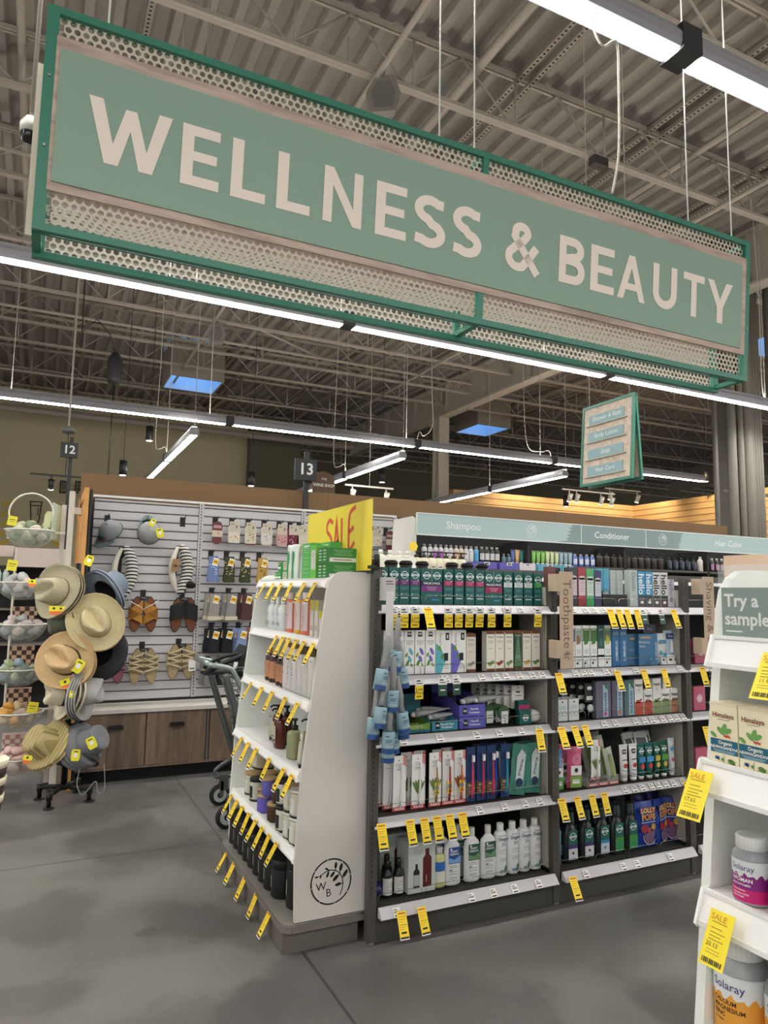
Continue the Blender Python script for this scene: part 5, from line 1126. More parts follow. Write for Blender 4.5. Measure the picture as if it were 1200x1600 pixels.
# bottom shelf: dark mouthwash and lollipops
mwp = [(.034, 0), (.04, .005), (.041, .13), (.03, .165), (.02, .175), (.02, .18)]
def mw(c2, c3):
    def d(mb):
        y = -.041*.62-.001; mb.rect(-.028, .028, .07, .15, y, mat((22, 96, 90), .45)); mb.arc(0, .122, .017, .003, mat((225, 238, 236), .5), y-.0004, 18); mb.rect(-.022, .022, .117, .127, y-.0007, mat((225, 238, 236), .5)); mb.text("Tom's", .012, 0, .122, mat((20, 90, 86), .5), y=y-.001, bold=.02)
        mb.rect(-.028, .028, .066, .082, y-.0004, mat(c2, .45)); mb.rect(-.028, .028, .016, .07, y-.0002, mat(c3, .45)); mb.disc(0, .045, .007, mat(c2, .45), y-.0006, 12)
    return bottle('mouthwash_bottle', mwp, (52, 56, 56), [(.023, .178), (.024, .182), (.026, .2), (.022, .206), (.023, .228), (.020, .236)], (30, 52, 48), sy=.62, deco=d, rough=.12)
MWB = {'p': mw((66, 40, 110), (214, 214, 220)), 'v': mw((66, 40, 110), (214, 214, 220)), 'b': mw((60, 140, 180), (196, 208, 214)), 'g': mw((70, 150, 60), (60, 150, 90))}
w5b = 'bottom shelf of right bay'
lay([('p', 2.452, .03), ('p', 2.556, .03), ('b', 2.658, .03), ('g', 2.755, .03), ('g', 2.85, .03), ('v', 2.415, .1), ('v', 2.51, .1), ('v', 2.61, .1), ('v', 2.70, .1), ('v', 2.80, .1)], MWB, {'p': 'front row dark bottle with violet stripe', 'b': 'front row dark bottle with blue stripe', 'g': 'front row dark bottle with green label', 'v': 'dark capped bottle in the rear row'}, SH[4], w5b, 'dark mouthwash bottles', cat='bottle')
bl = bottle('mouthwash_bottle', [(.028, 0), (.03, .15), (.02, .165)], (96, 150, 180), [(.018, .165), (.018, .2)], (26, 90, 84), sy=.8); bl['label'] = 'light blue bottle with teal cap at the left end, bottom shelf, right bay'; bl.location = (2.352+.012, G1Y+.03, SH[4])
def lolly():
    t = thing('lollipop_bag', 'x', 'sweets'); mb = MB(); pouch_geo(mb, .145, .225, .04, mat((30, 62, 150), .3)); mb.build('pouch', t)
    mb = MB(); y = -.0215
    mb.rect(-.055, .055, .17, .195, y, mat((150, 40, 80), .4)); mb.text('LOLLY', .034, 0, .182, mat((226, 206, 120), .5), y=y-.001, bold=.04); mb.text('POPS', .04, 0, .148, mat((226, 196, 90), .5), y=y-.0011, bold=.06); mb.text('POPS', .036, 0, .148, mat((200, 50, 70), .5), y=y-.0016, bold=.01)
    mb.rect(-.05, .05, .122, .126, y, mat((180, 190, 220), .5)); mb.disc(-.03, .095, .026, mat((150, 36, 60), .4), y, 14, 1.1, .8); mb.disc(.03, .1, .016, mat((190, 150, 70), .4), y-.0005, 12); mb.disc(.0, .085, .014, mat((170, 60, 60), .4), y-.0006, 12); mb.prism([(-.045, .065), (.045, .085), (.02, .02), (-.015, .012)], y-.0004, y, mat((110, 84, 110), .3)); mb.arc(0, .06, .045, .003, mat((226, 214, 222), .4), y-.001, 14, R(180), R(330))
    mb.build('print', t); return t
lp = lolly()
for i, (x, dy, rz, dz) in enumerate(((2.972, 0, 0, 0), (3.085, .01, 18, 0), (3.165, .02, -24, 0), (3.04, .09, 6, .004), (3.12, .1, -5, .004))): put(lp, (x, G1Y+.03+dy, SH[4]+dz), rot=(R(-4), 0, R(rz)), label='blue lollipop bag, bottom shelf of right bay, %s' % ('leftmost in front', 'middle one in front', 'rightmost one in front', 'rear left', 'rear right')[i], group='blue lollipop bags', scale=(1 if i == 0 else .75, 1, 1))
# a few packs of the third bay seen past the tan banner
pk = carton('razor_pack', .09, .13, .03, (196, 96, 120), lambda mb, w, h: mb.disc(0, h*.5, .022, mat((230, 200, 210), .5), Y1))
for i, (x, z) in enumerate(((3.36, SH[1]-.22), (3.36, SH[2]), (3.36, SH[3]), (3.38, SH[1]))):
    if i == 0: continue
    put(pk, (x, G1Y, z), 0, 'pink razor pack beyond the shaving banner, %s' % ('', 'third shelf', 'fourth shelf', 'second shelf')[i], 'pink razor packs')['category'] = 'razor pack'

# ================================================================ PRICE TAGS HANGING FROM THE RAILS
def tag_mesh(kind):
    mb = MB(); Yl = mat((248, 216, 44), .5); Rd = mat((196, 110, 40), .6)
    if kind == 'sale':
        mb.box(-.021, .021, -.0006, 0, -.105, 0, Yl); mb.rect(-.016, .016, -.012, -.006, -.0011, Rd)
        for k, z in enumerate((-.02, -.03, -.038, -.05, -.058, -.066)): mb.rect(-.016, .016-.006*(k % 3), z-.0015, z, -.0011, Rd if k != 3 else INK)
        mb.rect(-.012, .012, -.083, -.076, -.0011, INK); mb.rect(-.018, .018, -.101, -.094, -.0011, INK); mb.rect(-.021, .021, -.105, -.1, -.0009, TKT)
        for a in (-.015, .015): mb.rect(a, a+.004, -.101, -.094, -.0011, INK)
    elif kind == 'low':
        mb.box(-.0215, .0215, -.0006, 0, -.03, 0, TKT); mb.rect(-.015, .005, -.012, -.006, -.0011, INK); mb.rect(-.015, .015, -.022, -.018, -.0011, INK); mb.box(-.0215, .0215, -.0008, 0, -.088, -.0301, Yl)
        mb.text('Low', .021, 0, -.045, INK, y=-.0014, bold=.01); mb.text('Price', .021, 0, -.061, INK, y=-.0014, bold=.01); mb.rect(-.014, .014, -.08, -.073, -.0011, mat((150, 110, 40), .6))
    elif kind == 'green':
        mb.box(-.0215, .0215, -.0006, 0, -.03, 0, TKT); mb.rect(-.015, .005, -.012, -.006, -.0011, INK); mb.rect(-.015, .015, -.022, -.018, -.0011, INK); mb.box(-.0215, .0215, -.0008, 0, -.078, -.0301, mat((34, 72, 56), .5)); mb.rect(-.012, .012, -.056, -.051, -.0012, TKT)
    return mb.build('sale_tag' if kind == 'sale' else 'low_price_tag' if kind == 'low' else 'green_shelf_tag')
TG = {k: tag_mesh(k) for k in ('sale', 'low', 'green')}
for o in TG.values(): o['category'] = 'price tag'
def tags(kind, xs, z, where, d0=.03, lean=0, rows=None):
    n = len(xs); nm_ = {'sale': 'yellow sale tag', 'low': 'yellow low price tag', 'green': 'green and white shelf tag'}[kind]
    for i, x in enumerate(xs):
        put(TG[kind], (x, 2.80+d0-.045, z-.012), rot=(R(lean+((i*37) % 7-3)), 0, R(((i*53) % 9-4))), label=nm_+' on '+where+nth(i, n), group='%ss on %s' % (nm_, where))
tags('low', [1.404, 1.457, 1.513], SH[0], 'top rail near the lint rollers', lean=2)
tags('sale', [1.574], SH[0], 'top rail of left bay below the wide violet value pack', lean=-22)
tags('low', [1.683, 1.739, 1.797, 1.855, 1.918, 2.01, 2.19], SH[0], 'top rail of left bay, right part', lean=3)
tags('low', [1.423, 1.537], SH[1], 'second rail of left bay', lean=3)
tags('green', [1.654, 1.728], SH[1], 'second rail of left bay', lean=0)
tags('sale', [2.188], SH[2], 'third rail of left bay, right end', lean=-12)
tags('sale', [1.361, 1.496, 1.566, 1.629, 1.692, 1.759], SH[3], 'fourth rail of left bay', lean=-20)
tags('sale', [1.445, 1.54], SH[4], 'bottom rail of left bay', .0, lean=-24)
tags('sale', [2.645, 2.702, 2.758, 2.826, 3.092], SH[0], 'top rail of right bay', lean=-20)
tags('green', [2.874, 2.999], SH[0], 'top rail of right bay', lean=-12)
tags('sale', [2.307, 2.683, 2.866, 3.01], SH[1], 'second rail of right bay', lean=-20)
tags('sale', [2.319, 2.4, 2.466], SH[2], 'third rail of right bay', lean=-24)
tags('sale', [2.317, 2.411, 2.503, 2.583, 3.15], SH[3], 'fourth rail of right bay', lean=-20)
tags('sale', [2.352], SH[4], 'bottom rail of right bay', .0, lean=-28)
tags('sale', [3.30], SH[1], 'second rail of the bay behind the shaving banner', lean=-15)
tags('sale', [3.31], SH[2]-.06, 'third rail of the bay behind the shaving banner', lean=-15)

# ================================================================ LINT ROLLERS ON A CLIP STRIP
t = thing('clip_strip', 'long clear white clip strip hooked at the left upright', 'hanging strip', (1.365, 2.745, 1.455))
MB().box(-.018, .018, -.002, .0, -.62, 0, mat((214, 214, 210), .4)).build('strip', t)
MB().box(-.026, .026, -.0, .05, -.04, .06, mat((196, 194, 190), .4)).rect(-.02, .012, .04, .044, -.0006, INK).rect(-.02, .018, .03, .033, -.0006, INK).build('holder', t)
lr = thing('lint_roller', 'x', 'lint roller'); GH = mat((140, 142, 142), .45)
mb = MB(); mb.tube([(0, 0, 0), (0, 0, -.03), (0, -.004, -.07), (0, 0, -.11), (0, 0, -.135)], [.008, .0125, .0145, .012, .014], GH, 10); mb.build('handle', lr)
MB().arc(0, -.0, .009, .003, mat((220, 220, 218), .4), -.0, 14).build('hang_ring', lr)
MB().lathe([(.026, -.225), (.0265, -.145), (.026, -.14)], mat((150, 184, 196), .5), 16).build('paper_roll', lr, label='light blue printed roll')
mb = MB(); cpatch(mb, .0268, -.2248, -.205, -180, 0, mat((34, 74, 130), .5)); mb.lathe([(.024, -.2255), (.0262, -.225)], mat((34, 74, 130), .5), 12)
mb.rect(-.013, .013, -.172, -.169, -.0272, mat((60, 90, 110), .6)); mb.rect(-.012, .01, -.179, -.176, -.0272, mat((60, 90, 110), .6)); mb.rect(-.014, .002, -.158, -.154, -.0272, mat((60, 90, 110), .6))
for k in range(3): mb.arc(-.012+.012*k, -.196, .004, .0012, mat(WT, .5), -.0275, 10)
mb.build('roll_print', lr, label='dark blue band and small print')
# (x, y, z of ring, lean sideways)
for i, (x, y, z, a, w_) in enumerate(((1.385, 2.70, 1.345, 3, 'top of the strip in front'), (1.335, 2.69, 1.27, 14, 'upper left, leaning left'), (1.40, 2.735, 1.27, -8, 'right one behind the top roller'), (1.358, 2.685, 1.185, 1, 'centre of the bunch with barcode side'), (1.325, 2.69, 1.12, 10, 'left side at mid height'), (1.385, 2.70, 1.09, -9, 'right side at mid height'), (1.345, 2.685, 1.02, 2, 'low centre in front'), (1.31, 2.735, 1.07, 8, 'low left, tucked behind'), (1.40, 2.735, 1.06, -9, 'low right, tucked behind'), (1.355, 2.72, .975, 0, 'lowest of all'), (1.375, 2.745, 1.0, -6, 'second lowest, tucked at the back'))):
    put(lr, (x, y, z), rot=(0, R(a), R(20*((i*5) % 3-1))), label='grey handled lint roller with blue roll, '+w_, group='lint rollers on the clip strip')
tag(MB().box(-.018, .018, -.02, .02, 0, .006, BLK).lathe([(.014, .006), (.013, .06), (.011, .064)], BLK, 12).box(-.03, -.012, -.03, .03, .0, .014, BLK).build('sign_clamp', loc=(1.325, 2.80, 1.552)), 'black clamp with round knob at the foot of the sale card', 'clamp')
# ================================================================ GOODS ON THE LOGO END DISPLAY (they face left)
Q = R(-90)
def onend(o, x, y, z, label=None, group=None, cat=None, rz=0, **k):
    r = put(o, (x, y, z), Q+rz, label, group, **k)
    if cat: r['category'] = cat
    return r
e1 = 'top shelf of the logo display'
GRN = (58, 160, 80); LGR = (120, 200, 84)
def gdeco(mb, w, h): mb.rect(-w*.4, w*.4, h*.58, h*.72, Y1, mat((232, 236, 230), .5)); lines(mb, w*.7, (h*.88, h*.82, h*.45, h*.36, h*.27, h*.15), (190, 230, 190))
def gplain(mb, w, h): lines(mb, w*.7, (h*.86, h*.8, h*.74, h*.6, h*.5, h*.42, h*.3, h*.2), (200, 235, 195)); mb.rect(-w*.3, w*.3, h*.9, h*.94, Y1, mat(WT, .5))
soapw = carton('soap_box', .075, .052, .06, (214, 208, 184), lambda mb, w, h: (lines(mb, w*.7, (h*.7, h*.55, h*.4), (120, 110, 90)), bandf(mb, w, 0, h*.1, GRN)), top=(70, 160, 90))
for i, (y, z) in enumerate(((3.665, 0), (3.66, .053))): onend(soapw, 1.19, y, 1.503+z, 'small cream and green soap box, %s of two on the logo display top' % ('lower', 'upper')[i], 'small cream soap boxes', 'soap')
soapg = carton('soap_box', .05, .05, .05, (58, 150, 84), lambda mb, w, h: (bandf(mb, w, h*.3, h*.5, WT), lines(mb, w*.6, (h*.7, h*.8), (190, 230, 190))))
for i, (y, z) in enumerate(((3.745, 0), (3.80, 0), (3.745, .051))): onend(soapg, 1.185, y, 1.503+z, 'tiny green soap box at far end of the top shelf, %s' % ('lower near', 'lower far', 'upper')[i], 'tiny green soap boxes', 'soap')
t = thing('lotion_bottle', 'x', 'bottle'); mb = MB(); mb.lathe([(.026, 0), (.03, .006), (.036, .06), (.026, .12), (.034, .17), (.03, .185)], mat((226, 230, 226), .35), 16, sy=.55); mb.build('bottle_body', t); mb = MB(); cpatch(mb, .036, .01, .15, -170, -70, mat((48, 164, 84), .45), .96, .56); lines(mb, .03, (.12, .1, .08), (220, 240, 220), y=-.0215, x=-.008); mb.build('label', t, label='bright green printed label')
for i, y in enumerate((3.565, 3.485)): onend(t, 1.19, y, 1.503, 'white waisted bottle with green label on the display top, %s' % ('far one', 'near one')[i], 'white waisted bottles')
big1 = carton('supplement_box', .13, .185, .07, (84, 176, 84), gplain); onend(big1, 1.20, 3.36, 1.503, 'tall light green box in the middle of the display top', cat='supplement box')
o = big1.copy(); C.objects.link(o); o.location = (1.25, 3.24, 1.503); o['label'] = 'tall green box standing behind the others on the display top'; o.scale = (1.25, 1, 1.0)
c = carton('supplement_box', .075, .165, .06, (112, 196, 78), lambda mb, w, h: (mb.rect(-w*.4, w*.4, h*.3, h*.86, Y1, mat((214, 220, 208), .5)), lines(mb, w*.6, (h*.75, h*.7, h*.6), (130, 150, 130)))); onend(c, 1.175, 3.19, 1.503, 'lime box with long pale panel on the display top', cat='supplement box')
c = carton('supplement_box', .072, .145, .07, (50, 140, 64), gplain); onend(c, 1.215, 3.08, 1.503, 'dark green box behind the small nearest green boxes', cat='supplement box')
# boxes at the near end, their sides facing the camera


def sidecase(h):
    t = thing('soap_case', 'x', 'soap box'); mb = MB(); mb.box(0, .155, -.0, .115, 0, h, mat((44, 128, 58), .45)); mb.rect(.012, .145, h*.12, h*.38, -.0006, mat((226, 226, 222), .5)); mb.rect(.03, .12, h*.22, h*.28, -.001, mat((110, 110, 110), .5)); lines(mb, .1, (h*.86, h*.78, h*.7, h*.6, h*.52), (150, 200, 140), x=.08, y=-.0006)
    mb.build('case', t); mb = MB()
    for k in range(2):
        T_ = Tm((-.0006, .03+.055*k, 0), rz=R(-90)); 
        for z in (.2, .4, .6, .8): mb.rect(-.018, .018, h*z, h*z+.006, 0, mat((190, 230, 180), .5), T_)
        mb.rect(.026, .0275, 0, h, 0, mat((30, 100, 44), .5), T_)
    mb.build('front_print', t); return t
sc = sidecase(.072); 
for i, z in enumerate((0, .0725)): put(sc, (1.165, 2.985, 1.503+z), 0, 'green soap case at the near end of the display top, %s of two' % ('lower', 'upper')[i], 'green soap cases')

# second shelf
e2 = 'second shelf of the logo display'
wb = bottle('shampoo_bottle', [(.033, 0), (.04, .006), (.04, .1), (.036, .12), (.016, .138)], (226, 232, 232), [(.0155, .137), (.016, .14), (.015, .17), (.013, .173)], (228, 232, 232), sy=.7, deco=lambda mb: (ln(mb, (.09, .084, .078), .03, -.0292, (110, 150, 150)), [mb.tube([(-.026, -.0296, .03+.006*k), (-.01, -.0302, .034+.006*k), (.01, -.0302, .028+.006*k), (.026, -.0296, .032+.006*k)], .0009, INK, 3) for k in range(3)]), rough=.3)
for i, (y, x) in enumerate(((3.775, 1.165), (3.66, 1.16), (3.56, 1.155), (3.71, 1.22), (3.61, 1.22))): onend(wb, x, y, 1.244, 'white shampoo bottle with grey waves at far end of second shelf, %s' % ('farthest in front', 'middle in front', 'nearest in front', 'rear far', 'rear near')[i], 'white wave printed bottles')
def zebra(c):
    def d(mb):
        y = -.032*.75-.001; cpatch(mb, .0322, .02, .15, -165, -15, mat((218, 206, 210), .5), 1, .75)
        for k in range(9): mb.rect(.006, .024-abs(4-k)*.002, .03+.013*k, .036+.013*k, y-.0006, mat(c, .5))
        mb.arc(-.008, .042, .011, .0012, mat((110, 110, 130), .5), y-.0008, 14); mb.rect(-.014, -.004, .085, .092, y-.0008, mat((90, 90, 120), .5))
    return d
for k, (cc, y) in enumerate((((226, 122, 96), 3.43), ((226, 176, 60), 3.31), ((224, 120, 100), 3.205), ((226, 122, 96), 3.48))):
    if k == 0 or k == 1: zb = bottle('body_wash_bottle', [(.03, 0), (.032, .006), (.032, .155), (.026, .165)], cc, [(.023, .165), (.024, .17), (.024, .195), (.022, .2)], (226, 216, 206), sy=.75, deco=zebra(cc)); Z = Z if k else {}; Z[k] = zb
    onend(Z[1 if k == 1 else 0], 1.155+(.055 if k == 3 else 0), y, 1.244, ('coral striped body wash bottle, far one of second shelf', 'yellow striped body wash bottle on second shelf', 'coral striped body wash bottle beside the yellow cartons', 'coral striped body wash bottle in the second row')[k], 'striped body wash bottles')
yc = carton('face_care_carton', .045, .165, .04, (222, 214, 206), lambda mb, w, h: (bandf(mb, w*.98, h*.72, h, (214, 208, 70)), lines(mb, w*.5, (h*.9, h*.84), (110, 110, 60)), [mb.tube([(-.018, -.001, h*.2+.008*k), (0, -.0012, h*.16+.008*k), (.018, -.001, h*.2+.008*k)], .0008, INK, 3) for k in range(3)]))
for i, (y, x, s) in enumerate(((3.125, 1.15, 1), (3.062, 1.15, 1), (3.005, 1.15, .72), (2.955, 1.15, .72), (3.02, 1.2, .95))): onend(yc, x, y, 1.244, 'white carton with yellow top on second shelf, %s' % ('tall far one', 'tall near one', 'short far one', 'short near one', 'behind the short ones')[i], 'yellow topped cartons', 'face care box', scale=(1, 1, s))
oc = carton('face_care_carton', .09, .16, .05, (132, 126, 50), lambda mb, w, h: lines(mb, w*.4, (h*.7, h*.6), (200, 196, 120))); onend(oc, 1.24, 2.96, 1.244, 'olive carton at the back of the near end, second shelf', cat='face care box')
for i, y in enumerate((3.0, 2.93)): onend(MB().lathe([(.028, 0), (.028, .055), (.026, .06)], mat((206, 216, 214), .2), 14).build('cream_jar'), 1.24, y, 1.405, 'pale glass jar on top of the olive carton, %s one' % ('far', 'near')[i], 'pale glass jars', 'jar')
# third shelf
def amb(mb): cpatch(mb, .0345, .02, .105, -175, -5, mat((186, 132, 96), .5), 1, .8); y = -.0345*.8-.0012; ln(mb, (.088, .075, .066), .026, y, (110, 60, 40)); mb.arc(-.008, .084, .007, .0012, mat((150, 70, 50), .5), y, 12); mb.rect(-.003, .003, .045, .053, y, INK)
ab = bottle('shampoo_bottle', [(.031, 0), (.034, .005), (.034, .11), (.03, .128), (.014, .138)], (50, 22, 20), [(.0145, .137), (.015, .14), (.015, .165), (.014, .168)], (150, 116, 60), sy=.8, deco=amb, rough=.15)
for i, (x, y) in enumerate(((1.13, 3.67), (1.125, 3.585), (1.12, 3.455), (1.12, 3.385), (1.18, 3.62), (1.18, 3.5))): onend(ab, x, y, .984, 'dark amber bottle with tan label on third shelf, %s' % ('farthest', 'second farthest', 'second nearest', 'nearest in front', 'rear far', 'rear near')[i], 'dark amber bottles')
def can(mb): y = -.0272; mb.text('briogeo', .021, 0, .165, mat((40, 40, 40), .5), y=y, sx=.8); ln(mb, (.11, .104, .09), .026, y, (90, 90, 90)); mb.rect(-.005, .005, .076, .083, y, INK); ln(mb, (.05, .03), .012, y); mb.tube([(-.02, y, .008), (0, y-.001, .004), (.02, y, .012)], .0008, INK, 3)
sp = bottle('hair_spray_can', [(.025, 0), (.0275, .004), (.0275, .185), (.022, .2), (.016, .205)], (224, 222, 220), [(.0225, .2), (.023, .203), (.022, .24), (.02, .243)], (150, 108, 84), sy=.98, deco=can, cat='spray can')
sp2 = bottle('hair_spray_can', [(.027, 0), (.03, .004), (.03, .165), (.022, .18), (.016, .184)], (218, 216, 210), [(.024, .184), (.025, .187), (.022, .225), (.012, .232)], (96, 78, 44), sy=.98, deco=can, cat='spray can')
for i, (x, y) in enumerate(((1.11, 3.315), (1.11, 3.25), (1.11, 3.185), (1.17, 3.29), (1.17, 3.21))): onend(sp, x, y, .984, 'tall white hair spray can with copper cap, %s' % ('front far', 'front middle', 'front near', 'rear far', 'rear near')[i], 'white spray cans with copper caps')
for i, (x, y) in enumerate(((1.11, 3.10), (1.11, 3.025), (1.11, 2.955), (1.175, 3.07), (1.175, 2.98))): onend(sp2, x, y, .984, 'white hair can with dark bronze cap, %s' % ('front far', 'front middle', 'front near', 'rear far', 'rear near')[i], 'white cans with bronze caps')
# fourth shelf
def pump(name, prof, col, trans, labc, lab_, sy=.7, rough=.1, top=.135):
    t = thing(name, lab_, 'soap bottle'); MB().lathe(prof, mat(col, rough, trans=trans), 4*4, sy=sy).build('bottle_body', t)
    mb = MB(); mb.lathe([(.015, top), (.015, top+.018), (.006, top+.022), (.006, top+.038), (.012, top+.04), (.012, top+.05)], BLK, 12); mb.tube([(0, 0, top+.046), (-.0, -.03, top+.048), (0, -.042, top+.04)], .0045, BLK, 6); mb.build('pump', t)
    if labc: mb = MB(); y = -prof[2][0]*sy-.0008; mb.rect(-.02, .02, .025, .105, y, mat(labc, .5)); mb.arc(0, .085, .011, .0012, INK, y-.0004, 14); lines(mb, .028, (.065, .058, .05), (90, 80, 70), y=y-.0004); mb.rect(-.016, .016, .03, .042, y-.0004, mat((40, 40, 60), .5)); mb.build('label', t)
    return t
pb = pump('pump_soap_bottle', [(.042, 0), (.045, .005), (.045, .115), (.038, .13), (.014, .14)], (84, 30, 16), 0, (206, 200, 180), 'x', sy=.6)
for i, (x, y) in enumerate(((1.12, 3.475), (1.095, 3.37), (1.15, 3.43))): onend(pb, x, y, .701, 'amber pump bottle of soap on fourth shelf, %s' % ('far one', 'near one in front', 'behind the other two')[i], 'amber pump bottles')
pc = pump('pump_soap_bottle', [(.036, 0), (.042, .006), (.042, .1), (.04, .115), (.016, .125)], (196, 200, 158), .55, None, 'x', sy=.85, top=.125)
for i, (x, y) in enumerate(((1.09, 3.135), (1.15, 3.10))): onend(pc, x, y, .701, 'clear greenish pump bottle on fourth shelf, %s one' % ('front', 'rear')[i], 'clear greenish pump bottles')
tb = tube_thing((200, 196, 178), .14, .04, (24, 24, 26), deco=lambda mb, w, L: (mb.rect(-.012, .012, L*.8, L*.84, -.009, INK), mb.arc(0, L*.9, .006, .001, INK, -.0075, 10), lines(mb, .02, (L*.6, L*.5), (90, 90, 80), y=-.014)))
for i, (x, y) in enumerate(((1.115, 3.565), (1.16, 3.52))): onend(tb, x, y, .701, 'pale hand cream tube with black cap, %s of the two' % ('front', 'rear')[i], 'pale hand cream tubes')
onend(tb, 1.06, 2.96, .701, 'pale hand cream tube at the near end behind the side panel', 'pale hand cream tubes')
# fifth shelf: candles
def candle(name, r, h, glass, lidc, lidh, labc, ctext=None, wax=None, lidr=1.03):
    t = thing(name, 'x', 'candle'); mb = MB(); mb.lathe([(r*.9, 0), (r, .006), (r, h*.92), (r*.95, h)], mat(glass, .2), 20); mb.build('glass', t)
    MB().lathe([(r*.97, -.0), (r*1.005, .003), (r*1.005, .011)], mat((24, 24, 24), .4), 20).build('base_ring', t) if wax else None
    MB().lathe([(r*lidr, h), (r*lidr, h+lidh*.8), (r*lidr*.96, h+lidh)], mat(lidc, .5, noise=.05), 20).build('lid', t)
    if labc: mb = MB(); cpatch(mb, r, h*.18, h*.78, -115, -55, mat(labc, .5), 1, 1); y = -r-.002; lines(mb, r*.5, (h*.6, h*.5, h*.35), (110, 110, 110) if sum(labc) > 300 else (160, 140, 90), y=y); mb.build('label', t)
    return t
WOODL = (196, 164, 120); cw = candle('candle_jar', .042, .1, (206, 206, 184), WOODL, .014, (218, 216, 206), wax=1); ck = candle('candle_jar', .038, .095, (206, 206, 192), (22, 22, 22), .016, (26, 25, 24), wax=1); cb = candle('candle_jar', .065, .095, (190, 176, 150), (206, 204, 200), .014, (206, 200, 186), wax=1)
cg = candle('candle_tumbler', .037, .072, (76, 88, 86), WOODL, .012, None); cv = candle('candle_tumbler', .037, .072, (104, 96, 186), WOODL, .012, None); cbr = candle('candle_tumbler', .034, .072, (74, 48, 34), WOODL, .012, None); cl = candle('candle_jar', .042, .1, (206, 208, 188), (224, 224, 218), .012, (222, 220, 212), wax=1)
z5 = .381
for o_, L, nm_ in ((cl, ((1.14, 3.895, 0), (1.07, 2.985, 0), (1.07, 2.985, .113), (1.07, 3.07, 0)), ('white lidded candle jar at the far end', 'white lidded candle jar, lowest at near end', 'white lidded candle jar, on top at near end', 'white lidded candle jar under the wood lidded one')),
                    (cw, ((1.095, 3.80, 0), (1.07, 3.07, .113), (1.19, 3.6, .1)), ('wood lidded candle jar in front at far end', 'wood lidded candle jar on top near the side panel', 'wood lidded candle jar at the back in the middle')),
                    (ck, ((1.085, 3.68, 0), (1.065, 3.175, 0), (1.065, 3.175, .113)), ('black lidded candle jar beside grey tumbler', 'black lidded candle jar, lower of near stack', 'black lidded candle jar, upper of near stack')),
                    (cb, ((1.17, 3.85, .116),), ('wide beige candle with pale lid stacked high at far end',)),
                    (cg, ((1.10, 3.585, 0), (1.11, 3.55, .085)), ('slate grey candle tumbler, lower one', 'slate grey candle tumbler, upper one')),
                    (cv, ((1.065, 3.475, 0), (1.075, 3.44, .085)), ('violet candle tumbler, lower one', 'violet candle tumbler, upper one')),
                    (cbr, ((1.065, 3.32, 0), (1.08, 3.30, .085), (1.15, 3.4, 0)), ('dark brown candle tumbler, lower one', 'dark brown candle tumbler, upper one', 'dark brown candle tumbler at the back'))):
    for (x, y, dz), n_ in zip(L, nm_): onend(o_, x, y, z5+dz, n_, 'candles on the fifth shelf')
onend(cl, 1.19, 3.76, z5, 'white lidded candle jar at the back under the wide beige one', 'candles on the fifth shelf'); onend(cl, 1.17, 3.85, z5, 'white lidded candle jar supporting the wide beige candle', 'candles on the fifth shelf')
onend(cw, 1.19, 3.6, z5, 'wood lidded candle jar at the back, lower of two', 'candles on the fifth shelf'); onend(cb, 1.2, 3.45, z5, 'wide beige candle at the back behind the violet tumblers', 'candles on the fifth shelf')
# base: black canisters
kc = thing('black_canister', 'x', 'candle'); MB().lathe([(.05, 0), (.052, .004), (.052, .115), (.05, .12)], mat((20, 21, 22), .6), 22).build('canister', kc); MB().lathe([(.0535, .12), (.0535, .15), (.05, .156)], mat((24, 25, 26), .55), 22).build('lid', kc)
mb = MB(); mb.rect(-.003, .003, .04, .09, -.0532, mat((196, 190, 170), .4)); mb.build('label', kc)
ys = [3.885, 3.80, 3.71, 3.615, 3.52, 3.425, 3.335, 3.245]
for i, y in enumerate(ys): onend(kc, 1.055, y, .118, 'matt black candle canister on the display base, front row, %s from the far end' % ORD[i], 'black canisters on the base')
kt = thing('black_canister', 'x', 'candle'); MB().lathe([(.058, 0), (.06, .004), (.06, .15), (.058, .156)], mat((20, 21, 22), .6), 22).build('canister', kt); MB().rect(-.003, .003, .05, .11, -.0612, mat((196, 190, 170), .4)).build('label', kt)
onend(kt, 1.095, 3.02, .118, 'large black canister beside the logo panel, lower one', 'black canisters on the base'); onend(kt, 1.095, 3.02, .275, 'large black canister beside the logo panel, upper one', 'black canisters on the base'); onend(kc, 1.06, 3.15, .118, 'matt black canister just left of the two large ones', 'black canisters on the base')
for i in range(6): onend(kc, 1.165, 3.86-.12*i, .118, 'matt black canister in the back row, %s from the far end' % ORD[i], 'black canisters on the base')
for i in range(5): onend(kt, 1.215, 3.83-.13*i, .276, 'black canister stacked high at the back, %s from the far end' % ORD[i], 'black canisters on the base')
# sale tags on the display, leaning outwards
def etags(ys, z, fx, where, lean=-26):
    for i, y in enumerate(ys): put(TG['sale'], (fx-.024, y, z-.012), rot=(R(lean+((i*37) % 7-3)), 0, Q+R(((i*53) % 9-4))), label='yellow sale tag on %s%s' % (where, nth(i, len(ys), 'from the far end')), group='yellow sale tags on '+where)
etags([3.76, 3.60, 3.47, 3.31, 3.12, 2.98], 1.502, 1.135, 'the top edge of the logo display')
etags([3.42, 3.32, 3.23, 3.13, 3.02, 2.90], 1.243, 1.106, 'second shelf of the logo display')
etags([3.72, 3.52, 3.35, 3.15, 2.98, 2.905][:5], .983, 1.07, 'third shelf of the logo display')
etags([3.73, 3.60, 3.46, 3.24, 3.03, 2.92], .70, 1.034, 'fourth shelf of the logo display')
etags([3.87, 3.76, 3.65, 3.53, 3.41, 3.30, 3.19, 3.08], .38, 1.03, 'fifth shelf of the logo display')
etags([3.80, 3.64, 3.44, 3.24, 3.04], .115, .995, 'base tray of the logo display')
